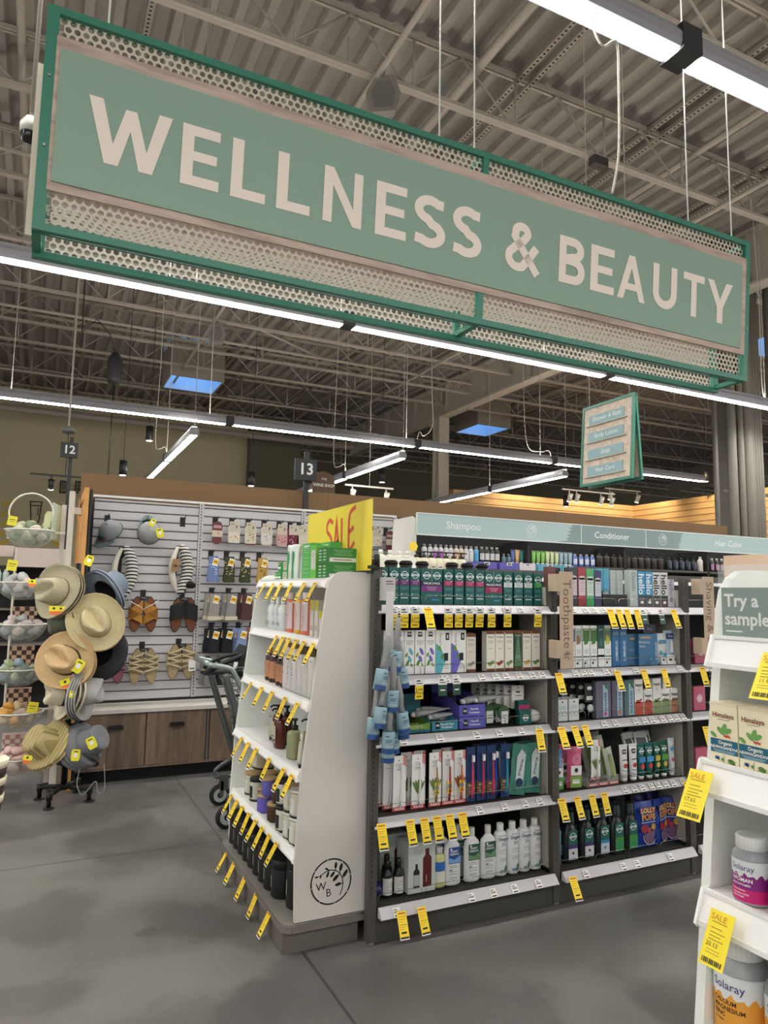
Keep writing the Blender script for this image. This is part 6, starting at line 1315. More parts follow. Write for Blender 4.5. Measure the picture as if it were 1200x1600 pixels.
# the big hand lettered sale card
t = thing('sale_card', 'large yellow card with handwritten red SALE standing on the end display', 'sign', (1.31, 3.235, 1.545)); YS = mat((238, 218, 66), .6); RS = mat((214, 84, 44), .6)
mb = MB(); mb.prism([(-.415, 0), (.415, 0), (.415, .318), (-.415, .318)], -.0015, .0015, YS); cdo = mb.build('card', t, rot=(0, 0, Q))
mb = MB()
for pts in ([(-.045,.245),(-.09,.262),(-.125,.24),(-.12,.205),(-.085,.185),(-.06,.155),(-.07,.11),(-.115,.09),(-.15,.105)], [(-.03,.07),(.0,.255),(.04,.075)], [(-.02,.14),(.03,.15)], [(.065,.26),(.07,.08),(.125,.085)], [(.235,.3),(.165,.27),(.155,.17),(.165,.1),(.225,.135)], [(.16,.185),(.215,.205)]):
    P_ = [Vector(p) for p in pts]; Sm = []
    for i in range(len(P_)-1):
        a, b, c_, d = P_[max(i-1, 0)], P_[i], P_[i+1], P_[min(i+2, len(P_)-1)]
        for k in range(5): q = k/5; Sm.append(.5*((2*b)+(c_-a)*q+(2*a-5*b+4*c_-d)*q*q+(3*b-a-3*c_+d)*q**3) if len(pts) > 3 else b.lerp(c_, q))
    Sm.append(P_[-1]); stroke(mb, Sm, .022, RS, -.0025)
mb.build('handwriting', t, rot=(0, 0, Q), label='red handwritten word')
mb = MB(); mb.box(-.43, .43, -.006, .006, -.012, .0, BLK); mb.build('holder', t, rot=(0, 0, Q))

# ================================================================ GOODS ON THE RIGHT DISPLAY
def himbox(mb, w, h):
    mb.text('Himalaya', .0115, -.0, h-.02, mat((120, 50, 40), .5), y=Y2, bold=.015); mb.rect(-w*.2, w*.2, h-.0275, h-.0265, Y2, mat((150, 140, 110), .5))
    for cx, cz, r, a in ((.001, h-.042, .008, 1.2), (-.006, h-.046, .007, 2.4), (.008, h-.045, .007, .5), (-.02, h-.054, .006, 2.6)): mb.disc(cx, cz, r, mat((110, 160, 84), .5), Y1-r*.02, 12, 1.2, .6, rot=a)
    for k in range(4): mb.disc(.002+.003*k, h-.053-.001*(k % 2), .0022, mat((200, 80, 60), .5), Y2, 8)
    bandf(mb, w*.99, h-.083, h-.06, (18, 98, 120)); mb.text('Organic', .0085, .003, h-.0655, mat(WT, .5), y=Y2, bold=.02); mb.text('ASHWAGANDHA', .0068, 0, h-.0735, mat(WT, .5), y=Y2, bold=.02); lines(mb, w*.8, (h-.079, h-.0815), (170, 206, 214), t=.001)
    mb.tube([(.0, -.0011, h-.085), (-.002, -.0011, h-.11)], .0005, mat((150, 110, 80), .5), 4); mb.disc(.014, h-.094, .006, mat((90, 130, 70), .5), Y2, 12, 1.2, .7, rot=-.3); mb.disc(.008, h-.1, .005, mat((210, 214, 150), .5), Y1, 12); mb.disc(-.013, h-.092, .003, mat((200, 80, 60), .5), Y2, 8, .5, 1.4, rot=.6)
    mb.rect(-.018, -.009, .009, .014, Y2, mat((60, 110, 170), .5)); mb.disc(-.003, .01, .003, mat((70, 140, 80), .5), Y2, 10); lines(mb, .018, (.01, .006), (150, 150, 130), x=.014, t=.0008)
hx = carton('supplement_box', .0535, .103, .05, (238, 230, 196), himbox, top=(226, 214, 184))
for i, (y, x) in enumerate(((.858, 1.064), (.802, 1.064), (.746, 1.064))): onend(hx, x, y, 1.1655, 'cream boxed herbal supplement with teal band on the right display%s' % ('', ', nearer the frame edge', ', cut off by the frame')[i], 'cream supplement boxes', 'supplement box')
def vit(r, h, c1, c2, txt, sy=1):
    t = thing('vitamin_bottle', 'x', 'bottle'); MB().lathe([(r*.94, 0), (r, .004), (r, h*.72), (r*.94, h*.82), (r*.72, h*.9), (r*.66, h*.93)], mat((150, 156, 158), .3), 28).build('bottle_body', t)
    mb = MB(); mb.lathe([(r*.74, h*.9), (r*.78, h*.915), (r*.78, h*1.1), (r*.72, h*1.13)], mat((232, 234, 230), .4), 28); 
    for k in range(28): a = 2*PI*k/28; mb.box(-.0004, .0004, r*.775, r*.79, h*.93, h*1.09, mat((214, 216, 212), .5), Tm(rz=a))
    mb.build('cap', t)
    mb = MB(); y = -r*1.012
    cpatch(mb, r, h*.05, h*.74, -185, 15, mat((222, 226, 226), .4), n=24, k=1.005); 
    vs = []; n = 22
    for i in range(n+1):
        a = R(-180+178*i/n); zt_ = h*(.5+.035*math.sin(i*2.1)+.02*math.sin(i*5)); vs += [(r*1.012*math.cos(a), r*1.012*math.sin(a), h*.055), (r*1.012*math.cos(a), r*1.012*math.sin(a), h*.27), (r*1.012*math.cos(a), r*1.012*math.sin(a), zt_)]
    fs1 = [(3*i, 3*i+3, 3*i+4, 3*i+1) for i in range(n)]; fs2 = [(3*i+1, 3*i+4, 3*i+5, 3*i+2) for i in range(n)]
    mb.add(vs, fs1, mat(c1, .4), True); mb.add(vs, fs2, mat(c2, .4), True)
    def ct(s, size, a0, z, c, bold=.02):      # text bent round the bottle
        vs, fs = text_geo(s, 'LEFT', bold); mb.add([((r*1.02)*math.cos(R(a0)+v.x*size/r), (r*1.02)*math.sin(R(a0)+v.x*size/r), z+v.y*size) for v in vs], fs, mat(c, .5))
    ct('Solaray', r*.42, -118, h*.62, (30, 50, 120), .0)
    for s, size, z in txt: ct(s, size, -118, z, (240, 240, 240) if c1[2] > 90 else (60, 40, 20))
    for k, c in enumerate(((230, 120, 50), (240, 190, 60), (150, 190, 120), (120, 180, 210))): 
        mb.add([(r*1.014*math.cos(R(-150+k*2.2+s)), r*1.014*math.sin(R(-150+k*2.2+s)), h*zz) for s, zz in ((0, .73), (2.2, .73), (12, .6), (9.8, .6))], [(0, 1, 2, 3)], mat(c, .5))

    mb.build('label', t); return t
vb = vit(.0305, .092, (196, 34, 112), (128, 36, 120), (('ONCE DAILY', .0036, .045), ('WOMAN', .0085, .0385), ('MULTIVITAMIN', .0046, .031), ('Immune System,', .0035, .0225), ('Antioxidant Activity', .0035, .017), ('& Bone Health', .0035, .0125)))
for i, (y, x) in enumerate(((.832, 1.088), (.762, 1.088))): onend(vb, x, y, .956, 'silver vitamin bottle with pink and violet label%s' % (' on the right display', ', cut off by the frame')[i], 'pink labelled vitamin bottles', rz=R(0))
vc = vit(.044, .14, (226, 160, 60), (226, 160, 60), (('CALCIUM', .0095, .062), ('MAGNESIUM', .0095, .052), ('ZINC', .0095, .042), ('2:1:1 Ratio', .0045, .033)))
for i, (y, x) in enumerate(((.862, 1.092), (.768, 1.092))): onend(vc, x, y, .735-.0, 'large silver supplement bottle with orange label, %s' % ('lower right of the picture', 'cut off at the frame corner')[i], 'orange labelled supplement bottles')
MB().box(1.05-1.0, 1.312-1.0, .011+.0, 1.05, .722, .734, WHT).build('shelf', EC2)
t = thing('sample_card', 'green card reading try a sample in a clear holder, right display', 'sign', (1.10, .815, 1.378)); mb = MB(); mb.box(-.066, .075, -.001, .001, 0, .088, mat((56, 104, 84), .4)); 
mb.text('Try a', .031, -.040, .0645, mat((236, 238, 232), .5), y=-.0016, bold=.025, align='LEFT', T=Tm((-.020, 0, 0))); mb.text('sample.', .031, -.060, .033, mat((236, 238, 232), .5), y=-.0016, bold=.025, align='LEFT'); mb.rect(-.058, -.026, .011, .0135, -.0016, mat((236, 238, 232), .5)); mb.build('card', t, rot=(0, 0, Q))
MB().box(-.07, .08, -.003, -.002, -.0, .128, mat((230, 236, 232), .08, alpha=.16)).box(-.07, .08, .02, .021, 0, .128, mat((230, 236, 232), .08, alpha=.16)).build('clear_holder', t, rot=(0, 0, Q))
lf = MB().box(-.022, .022, 0, .003, 0, .075, mat((96, 184, 80), .5)).disc(0, .055, .01, mat((150, 214, 120), .5), -.0006).build('sample_leaflet'); lf['category'] = 'leaflet'
for i, (y, x, z, a) in enumerate(((.80, 1.14, 1.41, 8), (.765, 1.15, 1.425, -6), (.74, 1.14, 1.42, 12))): put(lf, (x, y, z), rot=(0, R(a), Q), label='bright green leaflet behind the sample card, %s' % ('farthest', 'middle', 'nearest')[i], group='green leaflets')
# clear leaning tags of the right display
def big_tag(price):
    bt = MB(); Yl = mat((244, 222, 40), .45); bt.box(-.0215, .0215, -.0005, 0, -.083, 0, Yl); bt.text('SALE', .013, -.004, -.011, mat((206, 120, 40), .6), y=-.0012)
    for k, z in enumerate((-.0185, -.0275, -.034, -.0395, -.0445)): bt.rect(-.014, .012-.006*(k % 2), z, z+.0012, -.0011, mat((150, 120, 30), .6))
    bt.text(price, .0095, -.006, -.0515, mat((90, 76, 20), .6), y=-.0012); 
    for k, z in enumerate((-.0595, -.064)): bt.rect(-.014, .01, z, z+.0008, -.0011, mat((150, 120, 30), .6))
    for k in range(11): bt.rect(-.017+.0032*k, -.0155+.0032*k+(.0008 if k % 3 else 0), -.079, -.0715, -.0011, mat((60, 56, 30), .6))
    bt = bt.build('sale_tag'); bt['category'] = 'price tag'
    return bt
put(big_tag('17.63'), (1.025, .872, 1.158), rot=(R(-30), 0, Q+R(6)), label='large yellow sale tag below the cream boxes on the right display', group='sale tags of the right display')
put(big_tag('20.13'), (1.02, .835, .948), rot=(R(-26), 0, Q+R(2)), label='large yellow sale tag below the pink labelled bottle', group='sale tags of the right display')
put(big_tag('11.9'), (1.055, .748, 1.362), rot=(R(-34), 0, Q+R(6)), label='large yellow sale tag below the sample card at the frame edge', group='sale tags of the right display')
tag(MB().box(0, .5, -.05, .05, 0, .085, mat((226, 196, 168), .6)).build('header_board', loc=(1.56, 1.19, 1.47)), 'peach coloured board on top of the shelving behind the right display', 'board')
# ================================================================ GOODS ON THE SLAT WALL
PEG = mat((22, 22, 22), .5)
def hook(x, z, label, L=.12):
    t = thing('wall_hook', label, 'hook', (x, SY, z), 0, 'black slat wall hooks')
    mb = MB(); mb.box(-.022, .022, -.004, -.0, -.06, .02, PEG); mb.build('plate', t)
    MB().tube([(0, -.004, 0), (0, -L, .004), (0, -L-.012, .02)], .0035, PEG, 6).build('arm', t); return t
hk = None
def hook_at(x, z, label, L=.12):
    global hk
    if hk is None: hk = hook(x, z, label, L); used.add(hk.name); return
    dup(hk, (x, SY, z), 0, label)
def yellow(x, y, z, label, rot=(0, 0, 0), s=1, kind=0):
    mb = MB(); c = mat((238, 228, 50), .5)
    if kind == 0: mb.prism([(-.02, -.035), (.02, -.035), (.026, -.02), (.026, .02), (.02, .035), (-.02, .035), (-.026, .02), (-.026, -.02)], -.0006, .0006, c); mb.disc(0, 0, .013, mat(WT, .5), -.001, 12); mb.rect(-.012, .012, .018, .024, -.001, INK)
    else: mb.box(-.028, .028, -.0006, .0006, -.0, .034, c); mb.prism([(-.028, 0), (.028, 0), (.02, -.022), (-.02, -.022)], -.0006, .0006, mat((236, 120, 60), .5)); mb.disc(0, .018, .008, INK, -.001, 10)
    o = mb.build('hang_tag', loc=(x, y, z), rot=rot); o.scale = (s, s, s); return tag(o, label, 'tag', 'yellow hang tags')
# caps / visors
def cap_geo(name, shell, panel, label, loc, rot):
    t = thing(name, label, 'cap'); mb = MB(); n = 18; vs = []; fs = []; m = mat(shell, .8)
    for j in range(7):
        ph = R(86*j/6)
        for i in range(n): a = 2*PI*i/n; vs.append((.088*math.cos(ph)*math.cos(a), .098*math.cos(ph)*math.sin(a), .1*math.sin(ph)))
    for j in range(6): fs += [(j*n+i, j*n+(i+1) % n, (j+1)*n+(i+1) % n, (j+1)*n+i) for i in range(n)]
    mb.add(vs, fs, m, True); mb.tube([(.089*math.cos(R(a)), .099*math.sin(R(a)), .002) for a in range(0, 360, 20)], .004, mat((60, 60, 62), .8), 5, True); mb.build('crown', t)
    vs = []; fs = []
    for i in range(13):
        a = R(-150+120*i/12); c_, s_ = math.cos(a), math.sin(a); k = .075*math.sin(PI*i/12)
        for q in (0, .5, 1): vs.append((.088*c_*(1+q*.1), .098*s_-k*q, -.012*q-.014*abs(i-6)/6*q+.002))
        if i: b = 3*i; fs += [(b-3, b, b+1, b-2), (b-2, b+1, b+2, b-1)]
    MB().add(vs, fs, mat((96, 112, 114), .8), True).build('brim', t)
    mb = MB(); cpatch(mb, .09, .0, .06, -120, -60, mat(panel[0], .8), 1, 1.1); cpatch(mb, .0905, .0, .03, -100, -60, mat(panel[1], .8), 1, 1.1); mb.build('front_panel', t)
    t.location = loc; t.rotation_euler = rot; return t
cap_geo('trucker_cap', (128, 132, 134), ((74, 116, 106), (206, 140, 110)), 'grey mesh cap with green and pink panel, top left of slat wall', (.50, 6.05, 1.90), (R(55), R(25), R(-48)))
cap_geo('trucker_cap', (150, 152, 152), ((74, 112, 104), (80, 110, 104)), 'grey open mesh cap with yellow tags, second on slat wall', (.79, 6.03, 1.90), (R(-70), R(8), R(172)))
yellow(.80, 5.93, 1.98, 'yellow tag tucked into the second cap', (0, R(25), 0), .9); yellow(.86, 5.92, 1.90, 'yellow tag hanging at the right of the second cap', (0, R(-15), 0), 1.1)
hook_at(.475, 2.02, 'black wall hook behind the leftmost cap'); hook_at(.775, 2.02, 'black wall hook behind the second cap'); hook_at(1.075, 2.04, 'bare black wall hook at the top right of first panel')
# striped towelling turbans
STR = stripes('16161A', 'D6D2CA', 0, 36, .42, .9, diag=(0, .25, 1)); 
def loop(pts, r, m, sy=1.0): mb = MB(); mb.tube([(a, b*sy, c) for a, b, c in pts], r, m, 10); return mb
def sm(pts, k=6):
    P = [Vector(p) for p in pts]; out = []
    for i in range(len(P)-1):
        a, b, c, d = P[max(i-1, 0)], P[i], P[i+1], P[min(i+2, len(P)-1)]
        for q in range(k): t = q/k; out.append(.5*((2*b)+(c-a)*t+(2*a-5*b+4*c-d)*t*t+(3*b-a-3*c+d)*t**3))
    return out+[P[-1]]
def slipper(label, loc, rz, flip=1):
    t = thing('striped_slipper', label, 'slipper', loc, rz, 'striped slippers')
    P = sm([(.0, 0, .20), (.045*flip, 0, .17), (.075*flip, 0, .06), (.07*flip, 0, -.05), (.03*flip, 0, -.15), (-.0, 0, -.18)])
    n = len(P); MB().tube(P, [.018+.03*math.sin(PI*i/(n-1))**.7 for i in range(n)], STR, 12).build('striped_upper', t)
    P = sm([(-.01*flip, 0, .2), (-.05*flip, -.01, .1), (-.06*flip, -.015, 0), (-.03*flip, -.01, -.12), (0, 0, -.17)]); n = len(P)
    MB().tube(P, [.012+.016*math.sin(PI*i/(n-1)) for i in range(n)], mat((206, 200, 184), .9, bump=.3, scale=80), 10).build('sole', t)
    MB().tube([(-.0, .02, .21), (-.02, .03, .1), (-.02, .03, -.1)], .018, mat((26, 26, 28), .9), 8).build('lining', t); return t
slipper('black and white striped slipper hanging high behind the blue hat', (.60, 6.04, 1.57), R(0)); slipper('black and white striped slipper pair with brown tag', (1.04, 6.04, 1.60), R(10), 1)
MBs = MB(); MBs.box(-.03, .03, -.001, .001, -.055, .045, mat((150, 118, 84), .7)).rect(-.018, .018, -.02, .0, -.002, mat((90, 66, 44), .7)); tag(MBs.build('paper_tag', loc=(1.005, 5.97, 1.65), rot=(0, R(8), 0)), 'brown paper tag on the right striped slipper', 'tag')
tag(MB().blob((0, 0, 0), (.04, .03, .03), mat((22, 22, 24), .9), warp=.2).build('slipper_bow', loc=(1.14, 6.02, 1.49)), 'black bow at the lower right of the striped slipper', 'bow')
# sandals
def sandal_pair(name, sole, strap, label, loc, kind, rz=0):
    t = thing(name, label, 'sandals', loc, rz, 'sandal pairs on the slat wall')
    for s in (-1, 1):
        mb = MB(); n = 20; out = []; 
        for i in range(n):
            a = 2*PI*i/n; w = .05*(1-.22*math.sin(a)**2*(1 if math.sin(a) > 0 else .2)); out.append((s*.058+w*math.cos(a)+s*.008*math.sin(a)*-1, .145*math.sin(a)))
        mb.prism(out, -.03, -.012, mat(sole[0], .7)); mb.prism([(s*.058+(x-s*.058)*.9, z*.94) for x, z in out], -.0335, -.0301, mat(sole[1], .85)); mb.build('sole', t)
        sb_ = MB(); K = 5
        def band(z0, z1, tilt=0, m=None, h=.03):
            vs = []; fs = []
            for i in range(9):
                a = PI*i/8; x = s*.058-.056*math.cos(a); y = -.03-h*math.sin(a); dz = tilt*s*(i/8-.5)
                vs += [(x, y, z0+dz), (x, y, z1+dz)]
                if i: fs.append((2*i-2, 2*i, 2*i+1, 2*i-1))
            sb_.add(vs, fs, m or mat(strap, .8), True)
        if kind == 'x': band(-.02, .075, -.09); band(-.05, .02, .09)
        elif kind == 'wide': band(-.03, .095, -.05)
        else:
            for k in range(6): sb_.tube([(s*.058-.055*math.cos(PI*i/8), -.032-.026*math.sin(PI*i/8), .08-.022*k+(.05 if k % 2 else -.05)*(i/8-.5)*s) for i in range(9)], .0075, mat(strap, .85), 6)
        if kind == 'x' and strap[0] > 120: sb_.tube([(s*.058-.057*math.cos(PI*i/8), -.03-.031*math.sin(PI*i/8), .075-.045*(i/8-.5)*2*s*-1) for i in range(9)], .003, mat(WT, .8), 5)
        sb_.build('strap', t)
    mb = MB(); mb.box(-.035, .035, -.036, -.03, .12, .145, BLK).box(-.006, .006, -.036, -.03, .0, .12, BLK); mb.text('bedgear', .014, 0, .1325, mat((170, 170, 170), .5), y=-.0365); mb.build('hanger', t); return t
sandal_pair('sandals', ((60, 36, 24), (120, 72, 46)), (176, 124, 50), 'mustard crossed strap sandals on brown soles', (.785, 6.10, 1.245), 'x')
sandal_pair('sandals', ((40, 26, 20), (104, 66, 42)), (26, 26, 30), 'black strap sandals on brown soles', (1.108, 6.10, 1.24), 'wide')
sandal_pair('sandals', ((138, 118, 88), (168, 148, 112)), (196, 182, 148), 'fuzzy tan crossed sandals, lower left pair', (.81, 6.10, .83), 'rope')
sandal_pair('sandals', ((138, 118, 88), (168, 148, 112)), (196, 182, 148), 'fuzzy tan crossed sandals with white card, lower right pair', (1.105, 6.10, .86), 'rope')
sandal_pair('sandals', ((110, 62, 70), (138, 84, 92)), (150, 100, 108), 'dusty rose sandals half hidden behind the black hat', (.555, 6.10, .84), 'rope')
tag(MB().box(-.028, .028, -.0006, .0006, -.045, .045, mat((232, 230, 226), .5)).rect(-.018, .018, -.03, -.02, -.001, INK).build('price_card', loc=(1.185, 6.02, .83), rot=(0, R(-3), 0)), 'white card hanging on the lower right tan sandals', 'tag')
for x, z, l in ((.785, 1.42, 'mustard sandals'), (1.10, 1.42, 'black sandals'), (.80, 1.0, 'lower left tan sandals'), (1.09, 1.02, 'lower right tan sandals'), (.60, 1.76, 'left striped slipper'), (.545, 1.0, 'dusty rose sandals')): hook_at(x, z, 'black wall hook holding the '+l)
# socks
def sockpack(c, c2, dots=None):
    t = thing('sock_pack', 'x', 'socks'); m = mat(c, .9); mb = MB()
    mb.prism([(-.045, -.09), (.045, -.09), (.05, -.06), (.048, .05), (.04, .06), (-.04, .06), (-.048, .05), (-.05, -.06)], -.02, .004, m)
    if dots:
        rn = random.Random(sum(c))
        for k in range(10): mb.disc(rn.uniform(-.035, .035), rn.uniform(-.07, .0), .006, mat(dots, .8), -.0206, 6, 1, rn.uniform(.5, 1), rot=rn.uniform(0, 3))
    mb.build('folded_socks', t); MB().prism([(-.035, -.10), (.045, -.1), (.04, -.07), (-.045, -.07)], -.016, .0, mat(c2, .9)).build('toe', t)
    mb = MB(); mb.box(-.042, .042, -.0215, -.018, .005, .095, mat((206, 196, 176), .7)).disc(.02, .05, .008, INK, -.022, 10, .6, 1.8, rot=-.3).rect(-.03, -.005, .07, .075, -.022, INK); mb.build('card_band', t); return t
def footie(c, c2):
    t = thing('sock_pack', 'x', 'socks'); MB().prism([(-.04, -.08), (-.02, -.105), (.02, -.105), (.04, -.08), (.042, .05), (.03, .08), (0, .092), (-.03, .08), (-.042, .05)], -.016, .0, mat(c, .9)).build('folded_socks', t)
    MB().prism([(-.036, .03), (.036, .03), (.03, .055), (-.03, .055)], -.018, -.0161, mat(c2, .9)).build('stripe', t); MB().box(-.044, .044, -.0185, -.0161, -.045, .01, mat((212, 200, 176), .7)).disc(.01, -.015, .008, mat((200, 110, 100), .6), -.019, 10, .6, 1.6).build('card_band', t); return t
sk = [(footie((118, 66, 72), (190, 160, 160)), 1.35), (sockpack((222, 216, 200), (96, 108, 136), (210, 140, 60)), 1.495), (sockpack((216, 208, 188), (120, 52, 52), (120, 80, 60)), 1.64), (sockpack((220, 216, 208), (190, 190, 176), (150, 150, 190)), 1.785), (sockpack((204, 160, 158), (214, 200, 190), (150, 70, 70)), 1.925), (sockpack((116, 44, 66), (206, 190, 180), (214, 190, 196)), 2.03), (sockpack((214, 206, 192), (200, 190, 180)), 2.115)]
for i, (o, x) in enumerate(sk): put(o, (x, 6.06, 1.945), 0, 'carded ankle socks on the top sock row%s' % nth(i, 7), 'carded socks')
o = sk[1][0]; dup(o, (2.86, 6.06, 1.975), 0, 'carded pale socks right of the sale card, left one', 'carded socks'); dup(sk[0][0], (3.0, 6.06, 1.95), 0, 'mauve carded footie socks right of the sale card', 'carded socks')
def sock(c, spots=None, toe=None, L=.22, w=.05):
    t = thing('sock', 'x', 'socks'); mb = MB(); n = 7; P = sm([(0, 0, 0), (.002, -.01, -L*.4), (-.003, -.006, -L*.8), (0, -.008, -L)]); k = len(P)
    vs = []; fs = []; N = 10
    for j, p in enumerate(P):
        q = j/(k-1); ww = w*(.8+.3*q if q < .9 else .85); 
        for i in range(N): a = 2*PI*i/N; vs.append((p.x+ww*math.cos(a), p.y+.018*math.sin(a), p.z))
    for j in range(k-1): fs += [(j*N+i, j*N+(i+1) % N, (j+1)*N+(i+1) % N, (j+1)*N+i) for i in range(N)]
    fs += [tuple(range(N)), tuple(reversed(range((k-1)*N, k*N)))]
    mb.add(vs, fs, mat(c, .95, noise=.25 if spots == 'fleck' else .05, scale=300 if spots == 'fleck' else 30), True)
    if spots and spots != 'fleck':
        rn = random.Random(L*100+c[0])
        for j in range(14): mb.disc(rn.uniform(-w*.7, w*.7), -L*(.2+.07*(j//2))+rn.uniform(-.01, .01)-.02, .006, mat(spots, .8), -.0285, 6, 1.2, .6, rot=rn.uniform(-.5, .5))
    mb.build('sock_body', t)
    if toe: MB().box(-w*1.05, w*1.05, -.03, .012, -L-.002, -L+.03, mat(toe, .95)).build('cuff', t)
    mb = MB(); T_ = Tm((.012, -.032, -.05), ry=R(14)); mb.box(-.024, .024, -.001, .0, -.032, .032, mat(WT, .6), T_); mb.rect(-.022, .022, -.02, .022, -.0015, mat((240, 190, 50), .5), T_); mb.rect(-.014, .014, -.002, .006, -.002, INK, T_); mb.build('price_sticker', t); return t
rows_ = [(1.735, [((112, 130, 176), (206, 214, 226), None, .22), ((62, 64, 40), (216, 206, 150), None, .22), ((60, 66, 44), (216, 210, 160), None, .22), ((186, 150, 80), (50, 40, 34), None, .22)], (1.325, 1.46, 1.60, 1.75), 'dotted ankle sock on the second sock row'),
         (1.42, [((158, 152, 146), 'fleck', (206, 198, 176), .22), ((146, 142, 140), 'fleck', (206, 198, 176), .22), ((84, 56, 56), None, None, .22), ((204, 198, 188), None, None, .22)], (1.345, 1.49, 1.625, 1.76), 'thick crew sock on the third sock row'),
         (1.125, [((34, 36, 42), None, None, .2), ((30, 30, 34), None, None, .2), ((134, 154, 196), None, None, .2), ((176, 106, 92), None, None, .2)], (1.355, 1.47, 1.59, 1.71), 'plain fuzzy sock on the fourth sock row'),
         (.84, [((124, 124, 124), None, None, .18), ((26, 26, 28), None, None, .18)], (1.335, 1.44), 'plain sock on the lowest sock row')]
for z, L, X_, nm_ in rows_:
    for i, ((c, sp_, toe, ln_), x) in enumerate(zip(L, X_)):
        s0 = sock(c, sp_, toe, ln_); put(s0, (x, 6.03, z), 0, nm_+nth(i, len(L)), 'hanging socks'); 
        if z < 1.5: dup(s0, (x-.035, 6.08, z+.004), 0, nm_+', rear one of pair %s' % ORD[i], 'hanging socks', scale=(.9, 1, 1))
        hook_at(x, z+.03, 'black wall hook above the '+nm_.split(' on ')[1]+', %s from the left' % ORD[i], .13)
for i, x in enumerate((1.35, 1.495, 1.64, 1.785, 1.925, 2.03, 2.115, 2.86, 3.0)): hook_at(x, 2.055, 'black wall hook above the top sock row, %s from the left' % ORD[i], .1)

# ================================================================ HAT RACK
t = thing('hat_rack', 'black pipe hat rack with four splayed pipe feet', 'rack', (.25, 5.47, 0)); PB = mat((26, 26, 27), .35, .3)
MB().tube([(0, 0, .1), (0, 0, 1.62)], .021, PB, 12).build('pole', t)
for dx, dy in ((-.145, .10), (-.09, -.16), (.16, -.085), (.10, .19)):
    e = Vector((dx, dy, 0)); mb = MB(); mb.tube([(dx*.15, dy*.15, .095), (dx*.9, dy*.9, .085), (dx, dy, .07), (dx, dy, .012)], .015, PB, 10); mb.lathe([(.036, 0), (.036, .006), (.02, .012)], PB, 16, (dx, dy, 0)); mb.lathe([(.02, .055), (.02, .1)], PB, 10, (dx, dy, 0)); mb.build('foot', t)
MB().tube([(-.02, 0, .095), (.02, 0, .095)], .024, PB, 10).build('cross_fitting', t)
for z, dx, dy in ((1.5, -.14, -.12), (1.5, .14, -.1), (1.25, .1, -.18), (1.22, -.14, -.08), (1.02, -.1, -.2), (1.0, .14, -.05), (.78, -.14, -.08), (.78, .13, -.1), (.52, -.16, -.06), (.55, .12, -.1)): MB().tube([(0, 0, z-.05), (dx, dy, z)], .008, PB, 6).build('arm', t)
def hat(name, c, band, crown='fedora', br=.165, curl=.02, bump=.25, ch=.105, m=None):
    t = thing(name, 'x', 'hat'); m = m or mat(c, .9, noise=.06, scale=60, bump=bump); n = 32
    mb = MB(); vs = []; fs = []; rings = [(.078, .0), (.1, -.004), (.13, -.003), (br*.95, curl*.4), (br, curl)]
    for r, z in rings:
        for i in range(n): a = 2*PI*i/n; vs.append((r*math.cos(a)*1.08, r*math.sin(a)*.98, z+.018*math.cos(2*a)*-(r-.078)/.09))
    for j in range(len(rings)-1): fs += [(j*n+i, j*n+(i+1) % n, (j+1)*n+(i+1) % n, (j+1)*n+i) for i in range(n)]
    vs2 = [(x, y, z-.004) for x, y, z in vs]; o_ = len(vs); f2 = [tuple(reversed([q+o_ for q in f])) for f in fs]; e = (len(rings)-1)*n
    mb.add(vs+vs2, fs+f2+[(e+i, e+(i+1) % n, o_+e+(i+1) % n, o_+e+i) for i in range(n)], m, True); mb.build('brim', t)
    mb = MB(); vs = []; fs = []; K = 9
    for j in range(K+1):
        q = j/K
        if q < .62: s = 1-.12*(q/.62); z = ch*(q/.62)**1.0
        else: k = (q-.62)/.38; s = .88*math.cos(k*PI/2)**.8; z = ch+.012*math.sin(k*PI)
        for i in range(n):
            a = 2*PI*i/n; x, y = .096*s*math.cos(a), .08*s*math.sin(a); zz = z
            if crown == 'fedora':
                if q > .3:
                    pin = math.exp(-((x-.055)/.035)**2)*min(1, (q-.3)*2.2); y *= 1-.38*pin
                if q > .6: zz -= .042*math.exp(-(y/.026)**2)*min(1, (q-.55)*4)*(1-.2*x/.09)
                zz += .01*(x/.096)*q
            elif crown == 'bucket': x *= 1.0; y *= 1.12; zz = z*.85
            vs.append((x, y, zz))
    for j in range(K): fs += [(j*n+i, j*n+(i+1) % n, (j+1)*n+(i+1) % n, (j+1)*n+i) for i in range(n)]
    fs.append(tuple(K*n+i for i in range(n))); mb.add(vs, fs, m, True); mb.build('crown', t)
    if band:
        mb = MB(); h = band[1]; vs = []; fs = []
        for i in range(n): a = 2*PI*i/n; vs += [(.0985*math.cos(a), .082*math.sin(a), .001), (.0975*math.cos(a), .081*math.sin(a), h)]
        fs = [(2*i, 2*((i+1) % n), 2*((i+1) % n)+1, 2*i+1) for i in range(n)]; mb.add(vs, fs, mat(band[0], .8), True); mb.build('hat_band', t)
    MB().lathe([(.076, -.006), (.07, .05), (.02, .06)], mat((30, 28, 26), .95), 20, sy=.9, cap=False).build('lining', t)
    return t
def athat(o, x, z, d, label, roll=0, y=5.22, s=1, n=0, step=.022, tags_=None):
    d = Vector(d).normalized(); q = d.to_track_quat('Z', 'Y').to_matrix().to_4x4() @ Matrix.Rotation(R(roll), 4, 'Z'); e = q.to_euler()
    X, Z = x, z
    put(o, (X, y, Z), rot=e, label=label, group='hats on the pipe rack', scale=s)
    for k in range(n): p = Vector((X, y, Z))-d*step*(k+1); dup(o, tuple(p), rot=e, label='%s hat stacked behind the front one, %s one down' % (' '.join(label.split(' hat')[0].split()[:4]) if ' hat' in label else ' '.join(label.split()[:3]), ORD[k]), group='hats on the pipe rack', scale=s)
